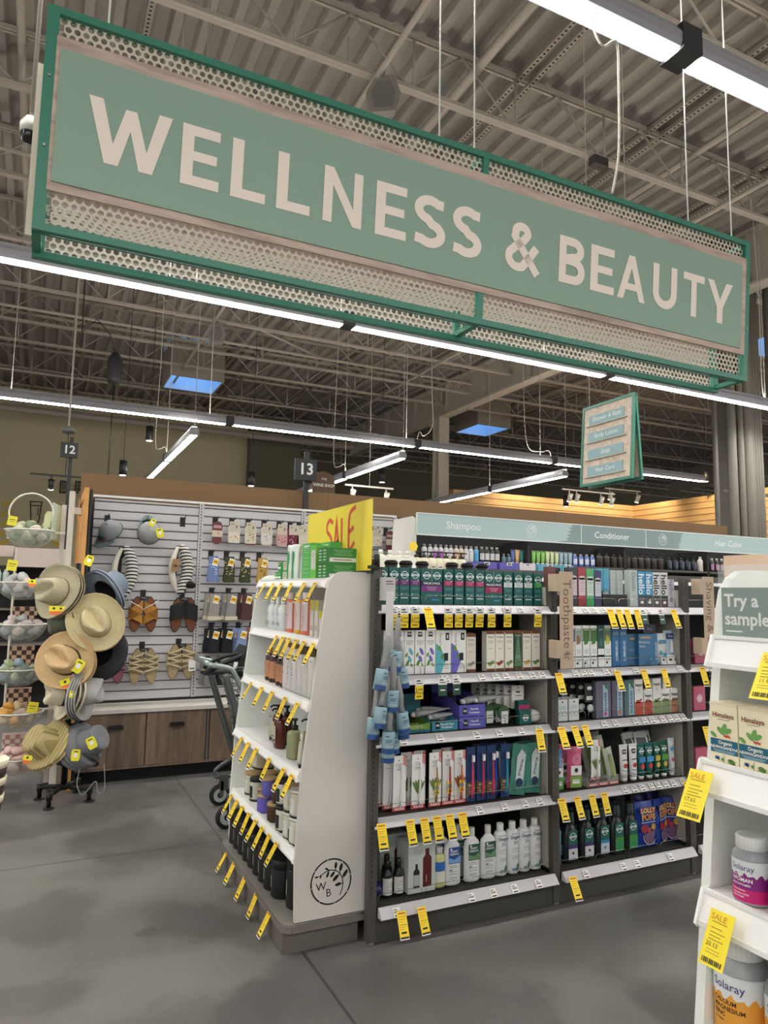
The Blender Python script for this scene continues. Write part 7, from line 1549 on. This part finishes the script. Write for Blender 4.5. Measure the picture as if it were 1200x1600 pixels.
h1 = hat('sun_hat', (186, 178, 150), ((128, 104, 84), .008), bump=.5); athat(h1, 0.121, 1.419, (-.72, -.6, .12), 'speckled sand felt hat facing left at the top of the rack', 20, n=2, s=1.12)
h2 = hat('sun_hat', (206, 192, 150), ((120, 90, 60), .006)); athat(h2, 0.364, 1.224, (-.12, -.95, .2), 'wheat coloured pinched hat facing the aisle, centre of the rack', -55, n=2, s=1.12, y=5.12)
h3 = hat('bucket_hat', (120, 132, 146), None, 'bucket', .15, -.03); athat(h3, 0.432, 1.44, (.62, .45, .5), 'slate blue bucket hat showing its dark inside, upper right', 0, n=1, s=1.12, y=5.2)
h4 = hat('straw_fedora', (206, 176, 130), ((22, 20, 22), .026)); athat(h4, 0.195, 0.976, (-.42, -.84, .25), 'tan straw fedora with black band', -30, n=2, s=1.12, y=5.12)
h5 = hat('sun_hat', (104, 110, 96), None, 'bucket', .15, -.02); athat(h5, 0.179, 1.224, (-.92, -.1, -.1), 'dark olive wide brim seen edge on below the speckled one', 0, n=2, s=1.0, y=5.3)
h6 = hat('felt_hat', (46, 46, 50), ((90, 90, 92), .01)); athat(h6, 0.411, 1.007, (.45, .7, -.25), 'black felt hat tilted to show its inside', 0, n=0, s=1.12, y=5.25)
h7 = hat('panama_hat', (220, 210, 184), ((22, 20, 22), .03)); athat(h7, 0.211, 0.765, (-.97, -.25, .05), 'cream panama hat with black band facing left', 10, n=2, s=1.1, y=5.2, step=.03)
h8 = hat('felt_hat', (168, 168, 166), ((130, 84, 60), .008)); athat(h8, 0.316, 0.765, (.93, -.3, .02), 'light grey felt hat with brown cord facing right', 200, n=3, s=1.12, y=5.18, step=.016)
h9 = hat('striped_straw_hat', (190, 172, 128), None, 'bucket', .15, -.01, m=stripes('B8A878', '9A8858', 0, 40, .5, .9, diag=(1, 0, 0))); athat(h9, 0.116, 0.438, (-.72, -.35, .5), 'striped straw hat hanging low on the left', 0, n=1, s=1.15, y=5.2)
h10 = hat('bucket_hat', (118, 120, 124), None, 'bucket', .14, -.035); athat(h10, 0.364, 0.433, (.72, -.5, .42), 'grey nylon hat with yellow tag, low on the right', 0, n=2, s=1.1, y=5.16, step=.03)
h11 = hat('bucket_hat', (84, 84, 86), None, 'bucket', .13, -.04); athat(h11, 0.316, 0.354, (.2, .5, .8), 'dark grey hat hanging lowest on the right with chin cord', 0, n=0, s=1.0, y=5.2)
tag(MB().tube(sm([(.33, 5.1, .33), (.31, 5.08, .2), (.35, 5.08, .13), (.42, 5.1, .2), (.44, 5.1, .13), (.48, 5.1, .14), (.47, 5.12, .3)]), .003, mat((150, 150, 148), .6), 5).build('chin_cord'), 'thin grey chin cord dangling below the lowest grey hats', 'cord')
for x, y, z, a, k, l, s in ((0.297, 5.12, 1.629, 20, 0, 'at the top left of the slate blue hat', 1.5), (-0.033, 5.05, 1.468, 0, 1, 'at the left tip of the speckled hat', 1.2), (0.105, 5.12, 1.293, 0, 1, 'on the olive brims, left one', 1.5), (0.147, 5.13, 1.293, 0, 1, 'on the olive brims, right one', 1.4), (0.324, 5.3, 1.372, 35, 1, 'behind the top of the wheat coloured hat', 1.3), (0.515, 5.22, 1.162, 8, 1, 'at the right edge of the wheat coloured hat', 1.4), (0.389, 5.2, 1.057, 0, 1, 'between the wheat and black hats', 1.7), (0.268, 5.02, 0.947, 30, 0, 'at the right brim of the tan fedora', 1.8), (0.205, 5.05, 0.829, -20, 1, 'above the panama brims', 1.6), (0.374, 4.98, 0.468, -25, 0, 'on the grey nylon hat', 1.6), (0.286, 5.0, 0.396, 5, 0, 'on the dark grey hat', 1.5), (0.011, 5.0, 0.388, 10, 1, 'at the lower tip of the striped straw hat', 1.3), (0.24, 5.0, 0.774, 4, 0, 'on the grey felt brims', 0.9)): yellow(x, y, z, 'yellow hang tag '+l, (0, R(a), 0), s*.68, k)

# ================================================================ BOWL TOWER
GL = mat((214, 222, 214), .08, alpha=.25); RIM = mat((226, 224, 212), .4); ST = mat((216, 208, 196), .6)
t = thing('bowl_stand', 'white frame stand carrying clear bowls of soap at the left', 'stand', (.19, 5.80, 0))
MB().box(-.018, .022, -.018, .022, .04, 2.17, ST).build('post', t); MB().box(-.062, -.03, .05, .08, .04, 2.07, ST).build('post', t); MB().box(-.03, .012, -.14, -.105, .04, .60, ST).build('post', t)
for z in (.22, .57): MB().box(-.03, .012, -.104, -.0181, z, z+.035, ST).build('cross_bar', t)
for dx, dy in ((0, 0), (-.046, .065), (-.01, -.122)): MB().lathe([(.02, 0), (.022, .04)], BLK, 10, (dx, dy, 0)).build('foot', t)
MB().box(.022, .07, -.005, .012, 2.0, 2.05, ST).build('bracket', t)
BS = 1.337; BY = 5.72
bowlz = [(1.853, -0.074), (1.478, -0.1), (1.184, -0.083), (0.873, -0.083), (0.576, -0.067), (0.268, -0.053)]
b = thing('glass_bowl', 'x', 'bowl'); mb = MB(); mb.lathe([(.03, -.092)]+[(.122*math.cos(R(a)), -.1*math.sin(R(a))) for a in (62, 50, 38, 26, 13, 0)], GL, 28); mb.build('glass', b)
MB().tube([(.124*math.cos(R(a)), .124*math.sin(R(a)), 0) for a in range(0, 360, 12)], .004, RIM, 6, True).build('rim', b); MB().box(.118, .185, -.006, .006, -.006, .004, RIM).build('arm', b)
for i, (z, x) in enumerate(bowlz): put(b, (x, BY, z), R(20), scale=BS, label='clear bowl heaped with soaps on white stand, %s' % ('topmost', 'second from the top', 'third from the top', 'fourth from the top', 'fifth from the top', 'lowest')[i], group='clear soap bowls')
cols = [((146, 160, 132), (176, 178, 150), (206, 196, 180)), ((200, 204, 204), (190, 186, 184), (206, 190, 180)), ((160, 166, 168), (206, 190, 184), (190, 186, 180)), ((150, 172, 186), (176, 186, 150), (120, 130, 120)), ((200, 178, 140), (206, 150, 70), (176, 160, 140)), ((222, 186, 176), (226, 200, 192), (206, 170, 160))]
wd_ = ('green stone shaped', 'white and grey', 'grey and blush', 'blue and green', 'amber and cream', 'pink')
for i, (z, x) in enumerate(bowlz):
    rn = random.Random(i+2); pr_ = []
    for c in cols[i]: o = MB().blob((0, 0, 0), (.034, .026, .02), mat(c, .7, noise=.1, scale=40), 10, 7, warp=.12, seed=c[0]).build('soap'); o['category'] = 'soap'; pr_.append(o)
    pts = [(a*60+20, .075, -.035) for a in range(6)]+[(a*90, .032, -.055) for a in range(4)]+[(a*72, .075, .0) for a in range(5)]+[(a*120+30, .035, -.012) for a in range(3)]+[(0, .0, .03), (150, .05, .026)]
    for k, (a, r, dz) in enumerate(pts): put(pr_[k % 3], (x+r*BS*math.cos(R(a)), BY+r*BS*math.sin(R(a)), z+dz*BS), scale=BS, rot=(rn.uniform(0, 3), rn.uniform(-.5, .5), rn.uniform(0, 3)), label='%s soap piece heaped in the bowl %s' % (wd_[i], ('at the top of the stand', 'second from the top', 'third from the top', 'fourth from the top', 'fifth from the top', 'lowest on the stand')[i]), group=wd_[i]+' soaps in a bowl')
o = MB().tube([(.108*math.cos(R(a)), 0, .108*math.sin(R(a))) for a in range(-20, 201, 10)], .005, RIM, 6).build('hoop', loc=(-.074, BY, 1.98)); tag(o, 'cream wire hoop standing over the topmost bowl', 'hoop'); o.scale = (BS,)*3
o = MB().prism([(-.02, 0), (.02, 0), (.017, .03), (.022, .06), (.012, .085), (-.01, .085), (-.02, .06), (-.016, .03)], -.01, .0, mat((206, 212, 160), .6)).build('avocado_card', loc=(.027, 5.64, 1.88), rot=(0, R(8), 0)); o.scale = (BS,)*3; tag(o, 'pale green shaped card stuck into the topmost bowl', 'card')
for x, y, z, l, s in ((-0.194, 5.58, 1.873, 'above the left of the topmost bowl', 1), (-0.174, 5.58, 1.559, 'hung between the first and second bowls', 1.1), (0.02, 5.58, 0.582, 'stuck in the amber soap bowl', 1.1)): o = MB().box(-.022, .022, -.001, 0, 0, .05, mat((238, 226, 60), .5)).rect(-.015, .015, .03, .033, -.0015, INK).rect(-.015, .01, .02, .022, -.0015, INK).build('price_card', loc=(x, y, z), rot=(0, R(8), 0)); o.scale = (s*BS,)*3; tag(o, 'yellow price card '+l, 'tag', 'yellow price cards')
def checker(c1, c2, c3):
    m = bpy.data.materials.new('mat_check'); m.use_nodes = True; nt = m.node_tree; k = nt.nodes.new('ShaderNodeTexChecker'); tc = nt.nodes.new('ShaderNodeTexCoord'); k.inputs['Scale'].default_value = 31; k.inputs[1].default_value = (*lin(c1), 1); k.inputs[2].default_value = (*lin(c2), 1)
    nt.links.new(tc.outputs['Object'], k.inputs['Vector']); nt.links.new(k.outputs['Color'], nt.nodes['Principled BSDF'].inputs['Base Color']); return m
CK = checker((206, 172, 146), (70, 44, 36), 0); CK2 = checker((210, 200, 186), (176, 120, 116), 0)
for z0, z1, m, l in ((1.077, 1.305, CK, 'below the third bowl'), (0.756, 1.024, CK, 'behind the fourth bowl'), (0.449, 0.716, CK, 'behind the fifth bowl'), (0.155, 0.395, CK2, 'above the lowest bowl')):
    o = MB()
    for k in range(int((z1-z0)/.032)): o.box(-.08+(.005 if k % 2 else -.005), .08+(.005 if k % 2 else -.005), -.04, .04, .032*k+.001, .032*k+.031, m)
    tag(o.build('soap_block_stack', loc=(-.074, 5.98, z0)), 'checkered stack of small soap blocks '+l, 'soap stack', 'checkered soap stacks')
t2 = thing('framed_card', 'pale mint framed card at the white stand', 'sign', (.10, 5.86, 1.799)); MB().box(-.003, .003, -.15, .15, 0, .27, mat((206, 226, 208), .5)).build('frame', t2); MB().box(-.006, -.003, -.12, .12, .03, .24, mat((150, 200, 176), .5)).build('card', t2); t2.rotation_euler = (0, 0, R(-14))
# far shelving behind the tower
t = thing('far_shelving', 'distant dark shelving with beige header and pale bottles at far left', 'shelving', (-.9, 9.5, 0)); BH = mat((206, 190, 178), .6)
MB().box(0, 1.9, .1, .6, 0, 1.7, BKD).build('back_panel', t); MB().box(0, .62, -.05, .1, 1.80, 1.93, BH).build('header_board', t); MB().box(.66, 1.2, -.3, .1, 1.68, 1.9, BH).build('header_board', t); MB().box(.64, .66, -.3, .1, 0, 1.9, ST).build('end_panel', t); MB().box(.9, 1.2, -.32, .0, 1.38, 1.48, BH).build('shelf_box', t)
for z in (.4, .8, 1.2, 1.5): MB().box(0, 1.2, -.25, .1, z-.02, z, mat((120, 112, 104), .6)).build('shelf', t)
fb = bottle('far_bottle', [(.03, 0), (.032, .005), (.032, .1), (.02, .12)], (190, 206, 196), [(.018, .12), (.018, .14)], (230, 228, 220), sy=1, n=8); 
for r_, z in enumerate((1.5,)):
    for i in range(4): put(fb, (-.56+.075*i if r_ == 0 else -.56+.075*i, 9.2, z+.001), 0, 'small pale green bottle on the distant %s shelf%s' % (('top', 'middle', 'low')[r_], nth(i, 4)), 'distant pale bottles')
# cup stack and crate at the left frame edge
t = thing('cup_stack', 'cream and dark brown banded cups stacked at the left frame edge', 'cups', (-.098, 2.2, .855)); c1, c2 = mat((222, 212, 186), .5), mat((52, 26, 28), .5)
for k in range(3): MB().lathe([(.048+.003*k, .045*k), (.052+.003*k, .045*k+.026)], c2, 24).build('cup', t); MB().lathe([(.053+.003*k, .045*k+.026), (.055+.003*k, .045*k+.045)], c1, 24).build('cup_rim', t)
t = thing('display_table', 'pale display table just outside the left frame edge', 'table', (-.40, 2.2, 0)); MB().box(-.3, .29, -.3, .3, .83, .855, wood('B8A48C', '9A866E')).build('table_top', t)
for sx in (-.27, .25): 
    for sy_ in (-.27, .25): MB().box(sx, sx+.03, sy_, sy_+.03, 0, .83, ST).build('leg', t)
tag(MB().box(-.3, 0, -.25, .25, 0, .46, wood('B0A08C', '8E7E6C')).box(-.3, 0, -.25, .25, .462, .475, mat((190, 180, 168), .5)).build('crate', loc=(-.168, 1.25, .0)), 'greyish wooden crate cut off by the left frame edge', 'crate')

# ================================================================ SHOPPING CART behind the end display
t = thing('shopping_cart', 'grey shopping cart parked behind the end display with black bags on it', 'cart'); CG = mat((104, 108, 108), .3, .6); CT = mat((160, 172, 168), .25, .6)
for y in (4.48, 4.97):
    MB().tube(sm([(1.0, y, .985), (1.10, y, .965), (1.145, y, .93), (1.236, y, .736), (1.31, y, .38), (1.34, y, .30)]), .017, CT, 10).build('side_frame', t)
    MB().tube(sm([(1.09, y, .93), (1.15, y, .75), (1.26, y, .42), (1.30, y, .31)]), .022, CG, 8).build('side_frame', t)
    MB().tube(sm([(1.36, y, .33), (1.24, y, .28), (1.17, y, .235), (1.18, y, .20), (1.25, y, .185), (2.0, y, .17)]), .014, CG, 8).build('lower_rail', t)
    dx = 1.135 if y < 4.6 else 1.205
    for xx in (dx, 1.95):
        w = MB(); T_ = Tm((xx, y, .068), rx=R(90)); w.lathe([(.045, -.014), (.066, -.014), (.07, -.008), (.07, .008), (.066, .014), (.045, .014)], mat((18, 18, 19), .6), 24, T=T_, cap=False); w.lathe([(.05, -.0125), (.05, .0125)], mat((170, 172, 170), .4), 20, T=Tm((xx, y, .068), rx=R(90))) ; w.lathe([(.018, -.016), (.018, .016)], mat((40, 42, 44), .3, .5), 12, T=T_); wh = w.build('wheel', t)
        MB().box(xx+.0, xx+.05, y-.02, y+.02, .1, .2, CG).box(xx-.005, xx+.02, y-.02, y-.016, .06, .16, CG).box(xx-.005, xx+.02, y+.016, y+.02, .06, .16, CG).build('fork', t)
MB().tube([(1.0, 4.48, .985), (1.0, 4.97, .985)], .017, CT, 10).build('handle', t)
mb = MB()
for k in range(12):
    z = .45+.045*k; x0 = 1.30-.3*(z-.42); mb.tube([(x0, 4.5, z), (1.95, 4.52, z), (1.95, 4.93, z), (x0, 4.95, z)], .003, CG, 4, True)
for k in range(16): x = 1.2+.05*k; mb.tube([(max(x, 1.29), 4.5, .45), (x, 4.48, .96)], .003, CG, 4); mb.tube([(max(x, 1.29), 4.95, .45), (x, 4.97, .96)], .003, CG, 4)
mb.tube([(1.17, 4.48, .965), (1.97, 4.48, .965), (1.97, 4.97, .965), (1.17, 4.97, .965)], .006, CG, 6, True); mb.build('basket', t)
mb = MB(); mb.blob((1.30, 4.68, .95), (.13, .16, .1), mat((20, 22, 23), .8), 14, 10, warp=.16, seed=2); bag_ = mb.build('black_bag'); tag(bag_, 'black cloth bag slumped in the cart behind the end display', 'bag', 'bags on the cart')
mb = MB(); mb.prism([(1.16, .93), (1.25, 1.09), (1.31, 1.07), (1.25, .90)], 4.55, 4.8, mat((24, 28, 30), .7)); tag(mb.build('black_bag'), 'black folded case standing up at the cart handle', 'bag', 'bags on the cart')
mb = MB(); mb.tube(sm([(1.0, 4.6, .93), (1.10, 4.58, .985), (1.22, 4.58, 1.03)]), .016, mat((26, 28, 30), .6), 8); mb.tube(sm([(.99, 4.66, .95), (1.08, 4.64, 1.01), (1.2, 4.62, 1.04)]), .012, mat((26, 28, 30), .6), 8); mb.box(.98, 1.2, 4.56, 4.7, .915, .93, mat((20, 20, 22), .7)); tag(mb.build('strap_bundle'), 'black straps trailing over the cart handle', 'strap')
tag(MB().box(-.012, .012, -.001, .001, -.02, .02, mat(WT, .5)).build('care_label', loc=(1.165, 4.535, .975), rot=(0, R(10), 0)), 'small white label on the black bag in the cart', 'label')
mb = MB(); mb.blob((1.40, 4.6, .9), (.12, .1, .09), mat((110, 136, 134), .5), 12, 8, warp=.2, seed=5); tag(mb.build('teal_bag'), 'pale teal bag lying in the cart beside the black one', 'bag', 'bags on the cart')

# ================================================================ HAIR PRODUCTS BEYOND, AND THE TOP OF THE MIDDLE ROW
zt2 = 1.766
def simple(name, c, cc, h, r, lab_, cat='bottle', hc=.025, lc=None, sy=.8, nn=10):
    t = thing(name, lab_, cat); MB().lathe([(r*.9, 0), (r, .005), (r, h*.85), (r*.5, h)], mat(c, .4), nn, sy=sy).build('bottle_body', t); MB().lathe([(r*.45, h), (r*.45, h+hc)], mat(cc, .5), nn).build('cap', t)
    if lc: mb = MB(); cpatch(mb, r, h*.2, h*.7, -150, -30, mat(lc, .5), 1, sy); mb.build('label', t)
    return t
gtop = 'on top shelf of hair aisle'
def hairrow(proto, xs_, z, y, name_, group, rot=None):
    for i, x in enumerate(xs_): put(proto, (x, y, z), rot=rot or (0, 0, 0), label=('%s %s%s' % (name_, gtop, nth(i, len(xs_)))), group=group)
p1 = simple('shampoo_bottle', (196, 196, 196), (150, 150, 146), .13, .027, 'x', lc=(216, 214, 210)); hairrow(p1, [3.28, 3.345, 3.52, 3.575, 3.75, 3.805], zt2, 5.88, 'pale grey shampoo bottle', 'pale grey shampoo bottles')
p2 = simple('shampoo_bottle', (196, 190, 196), (160, 156, 160), .13, .027, 'x', lc=(166, 96, 170)); hairrow(p2, [3.405, 3.46], zt2, 5.88, 'purple labelled shampoo bottle', 'purple labelled bottles')
p3 = simple('shampoo_bottle', (206, 190, 176), (160, 156, 150), .13, .027, 'x', lc=(214, 176, 140)); hairrow(p3, [3.635, 3.69], zt2, 5.88, 'peach labelled shampoo bottle', 'peach labelled bottles')
p4 = simple('shampoo_bottle', (90, 160, 206), (160, 160, 160), .13, .027, 'x', lc=(80, 160, 210)); hairrow(p4, [3.865], zt2, 5.88, 'sky blue shampoo bottle', 'sky blue bottles')
p5 = simple('patterned_bottle', (30, 30, 32), (170, 170, 168), .13, .03, 'x', lc=(206, 206, 204)); hairrow(p5, [3.93, 3.99, 4.05, 4.11], zt2, 5.88, 'black and white patterned bottle', 'patterned bottles')
def tb_(c, h=.135, w=.055, capc=(230, 230, 226)): return tube_thing(c, h, w, capc)
tubes = [((70, 96, 150), [4.30], 'blue'), ((214, 170, 120), [4.355], 'orange and white'), ((40, 116, 106), [4.41, 4.47], 'teal'), ((124, 184, 84), [4.56, 4.62, 4.68], 'lime'), ((196, 208, 160), [4.74, 4.80, 4.86], 'pale lime'), ((140, 168, 176), [4.92, 4.98, 5.04], 'pale blue grey')]
for c, xs_, n_ in tubes: hairrow(tb_(c), xs_, zt2, 5.88, n_+' standing tube', n_+' tubes', rot=(0, R(4), 0))
p6 = simple('small_bottle', (86, 110, 120), (90, 110, 110), .07, .025, 'x'); hairrow(p6, [4.18, 4.24], zt2, 5.86, 'short slate bottle', 'short slate bottles')
p7 = simple('conditioner_bottle', (86, 110, 176), (190, 190, 190), .115, .03, 'x', 'bottle', .015, (206, 212, 226), .6); hairrow(p7, [5.11, 5.19, 5.27, 5.35], zt2, 5.88, 'blue bottle with pale label', 'blue bottles with pale labels')
p8 = pump('pump_bottle', [(.035, 0), (.04, .005), (.04, .11), (.038, .125), (.014, .13)], (52, 44, 40), 0, None, 'x', sy=.7, rough=.3, top=.128); hairrow(p8, [5.43, 5.53, 5.63, 5.73, 5.83, 5.93, 6.03, 6.13, 6.23, 6.33], zt2-.005, 5.86, 'dark brown pump bottle', 'dark brown pump bottles')
p9 = pump('spray_bottle', [(.033, 0), (.037, .005), (.037, .1), (.02, .12), (.014, .13)], (26, 28, 32), 0, (70, 84, 104), 'x', sy=.8, rough=.3, top=.128); hairrow(p9, [6.46, 6.56, 6.66, 6.76, 6.86], zt2-.005, 5.86, 'black spray bottle', 'black spray bottles')
p10 = simple('shampoo_bottle', (206, 198, 190), (190, 186, 180), .15, .035, 'x'); hairrow(p10, [6.97], zt2-.005, 5.86, 'white tall bottle', 'white tall bottles')
p11 = simple('dye_bottle', (34, 30, 34), (200, 200, 196), .14, .03, 'x', lc=(170, 130, 160)); hairrow(p11, [7.08+.085*i for i in range(9)], zt2-.005, 5.86, 'dark bottle with lilac label', 'dark bottles with lilac labels')


# soap dispensers, boxes on top of the middle row's far side
sp_ = thing('soap_dispenser', 'x', 'soap bottle'); MB().lathe([(.03, 0), (.035, .006), (.036, .06), (.03, .082), (.014, .09)], mat((206, 202, 176), .25), 16, sy=.8).build('bottle_body', sp_); mb = MB(); mb.lathe([(.015, .09), (.015, .105), (.005, .108), (.005, .118), (.011, .12), (.011, .128)], BLK, 10); mb.tube([(0, 0, .124), (.02, -.02, .124), (.026, -.026, .119)], .004, BLK, 5); mb.build('pump', sp_); MB().rect(-.018, .018, .015, .05, -.0295, mat((206, 196, 180), .6)).rect(-.012, .012, .03, .036, -.03, INK).build('label', sp_)
for i, x in enumerate((2.04, 2.09, 2.14, 2.19, 2.245, 2.30, 2.355)): put(sp_, (x, 3.75, 1.556+.02), 0, 'pale soap dispenser with black pump on the middle row top%s' % nth(i, 7), 'pale soap dispensers')
for i, x in enumerate((1.80, 1.86, 1.92, 1.98)): put(bottle('soap_refill', [(.03, 0), (.036, .006), (.036, .07), (.03, .09), (.012, .1)], (206, 206, 190), [(.013, .1), (.013, .125)], (224, 224, 220), sy=.8) if i == 0 else bpy.data.objects['soap_refill'], (x, 3.75, 1.576), 0, 'pale soap bottle with white cap on the middle row top%s' % nth(i, 4), 'white capped soap bottles')
MB().box(1.36-1.335, 1.2, .12, .45, 1.556-0, 1.575, WHT).build('riser', bpy.data.objects['shelving_bay.004'])
tag(MB().box(-.1, .1, -.03, .03, 0, .07, mat((222, 220, 212), .5)).build('white_tray', loc=(1.86, 3.64, 1.62-.04)), 'white carton tray beside the sale card holder', 'box')
for i, (x, c, w, l) in enumerate(((2.445, (92, 86, 172), .145, 'violet box'), (2.61, (92, 86, 172), .145, 'second violet box'), (2.75, (206, 202, 206), .12, 'white box'), (2.925, (96, 160, 186), .19, 'sky blue box'), (3.07, (96, 160, 186), .09, 'small sky blue box'))): tag(MB().box(-w/2, w/2, 0, .12, 0, .045, mat(c, .5)).rect(-.02, .02, .028, .044, -.0006, TKT).rect(-.014, .014, .032, .04, -.001, INK).build('stock_box', loc=(x, 3.6, 1.606-.004)), l+' on top of the middle row behind the cartons', 'box', 'boxes on top of the middle row')
MB().box(.9, 3.6, .12, .42, 1.556, 1.601, mat((60, 58, 56), .6)).build('riser', bpy.data.objects['shelving_bay.004'])
yc_ = MB(); yc_.prism([(-.02, 0), (.02, 0), (.03, .03), (.012, .055), (-.012, .055), (-.03, .03)], -.001, .001, mat((226, 196, 60), .5)); tag(yc_.build('yellow_tag', loc=(1.99, 3.70, 1.70)), 'small yellow shaped tag above the white capped soap bottles', 'tag')
kn = thing('lidded_tub', 'x', 'tub'); MB().lathe([(.03, 0), (.03, .05)], mat((60, 60, 60), .5), 16).build('tub', kn); MB().lathe([(.033, .05), (.033, .062), (.024, .07)], BLK, 16).build('lid', kn)
for i, x in enumerate((1.42, 1.52, 1.60, 1.69, 1.92-.06, 1.95, 2.04)): put(kn, (x, 3.05, 1.535), 0, 'black domed lid showing behind the teal cartons%s' % nth(i, 7), 'black domed lids')
MB().box(.03, .93, .16, .45, 1.51, 1.53, DK).build('top_shelf', B1)
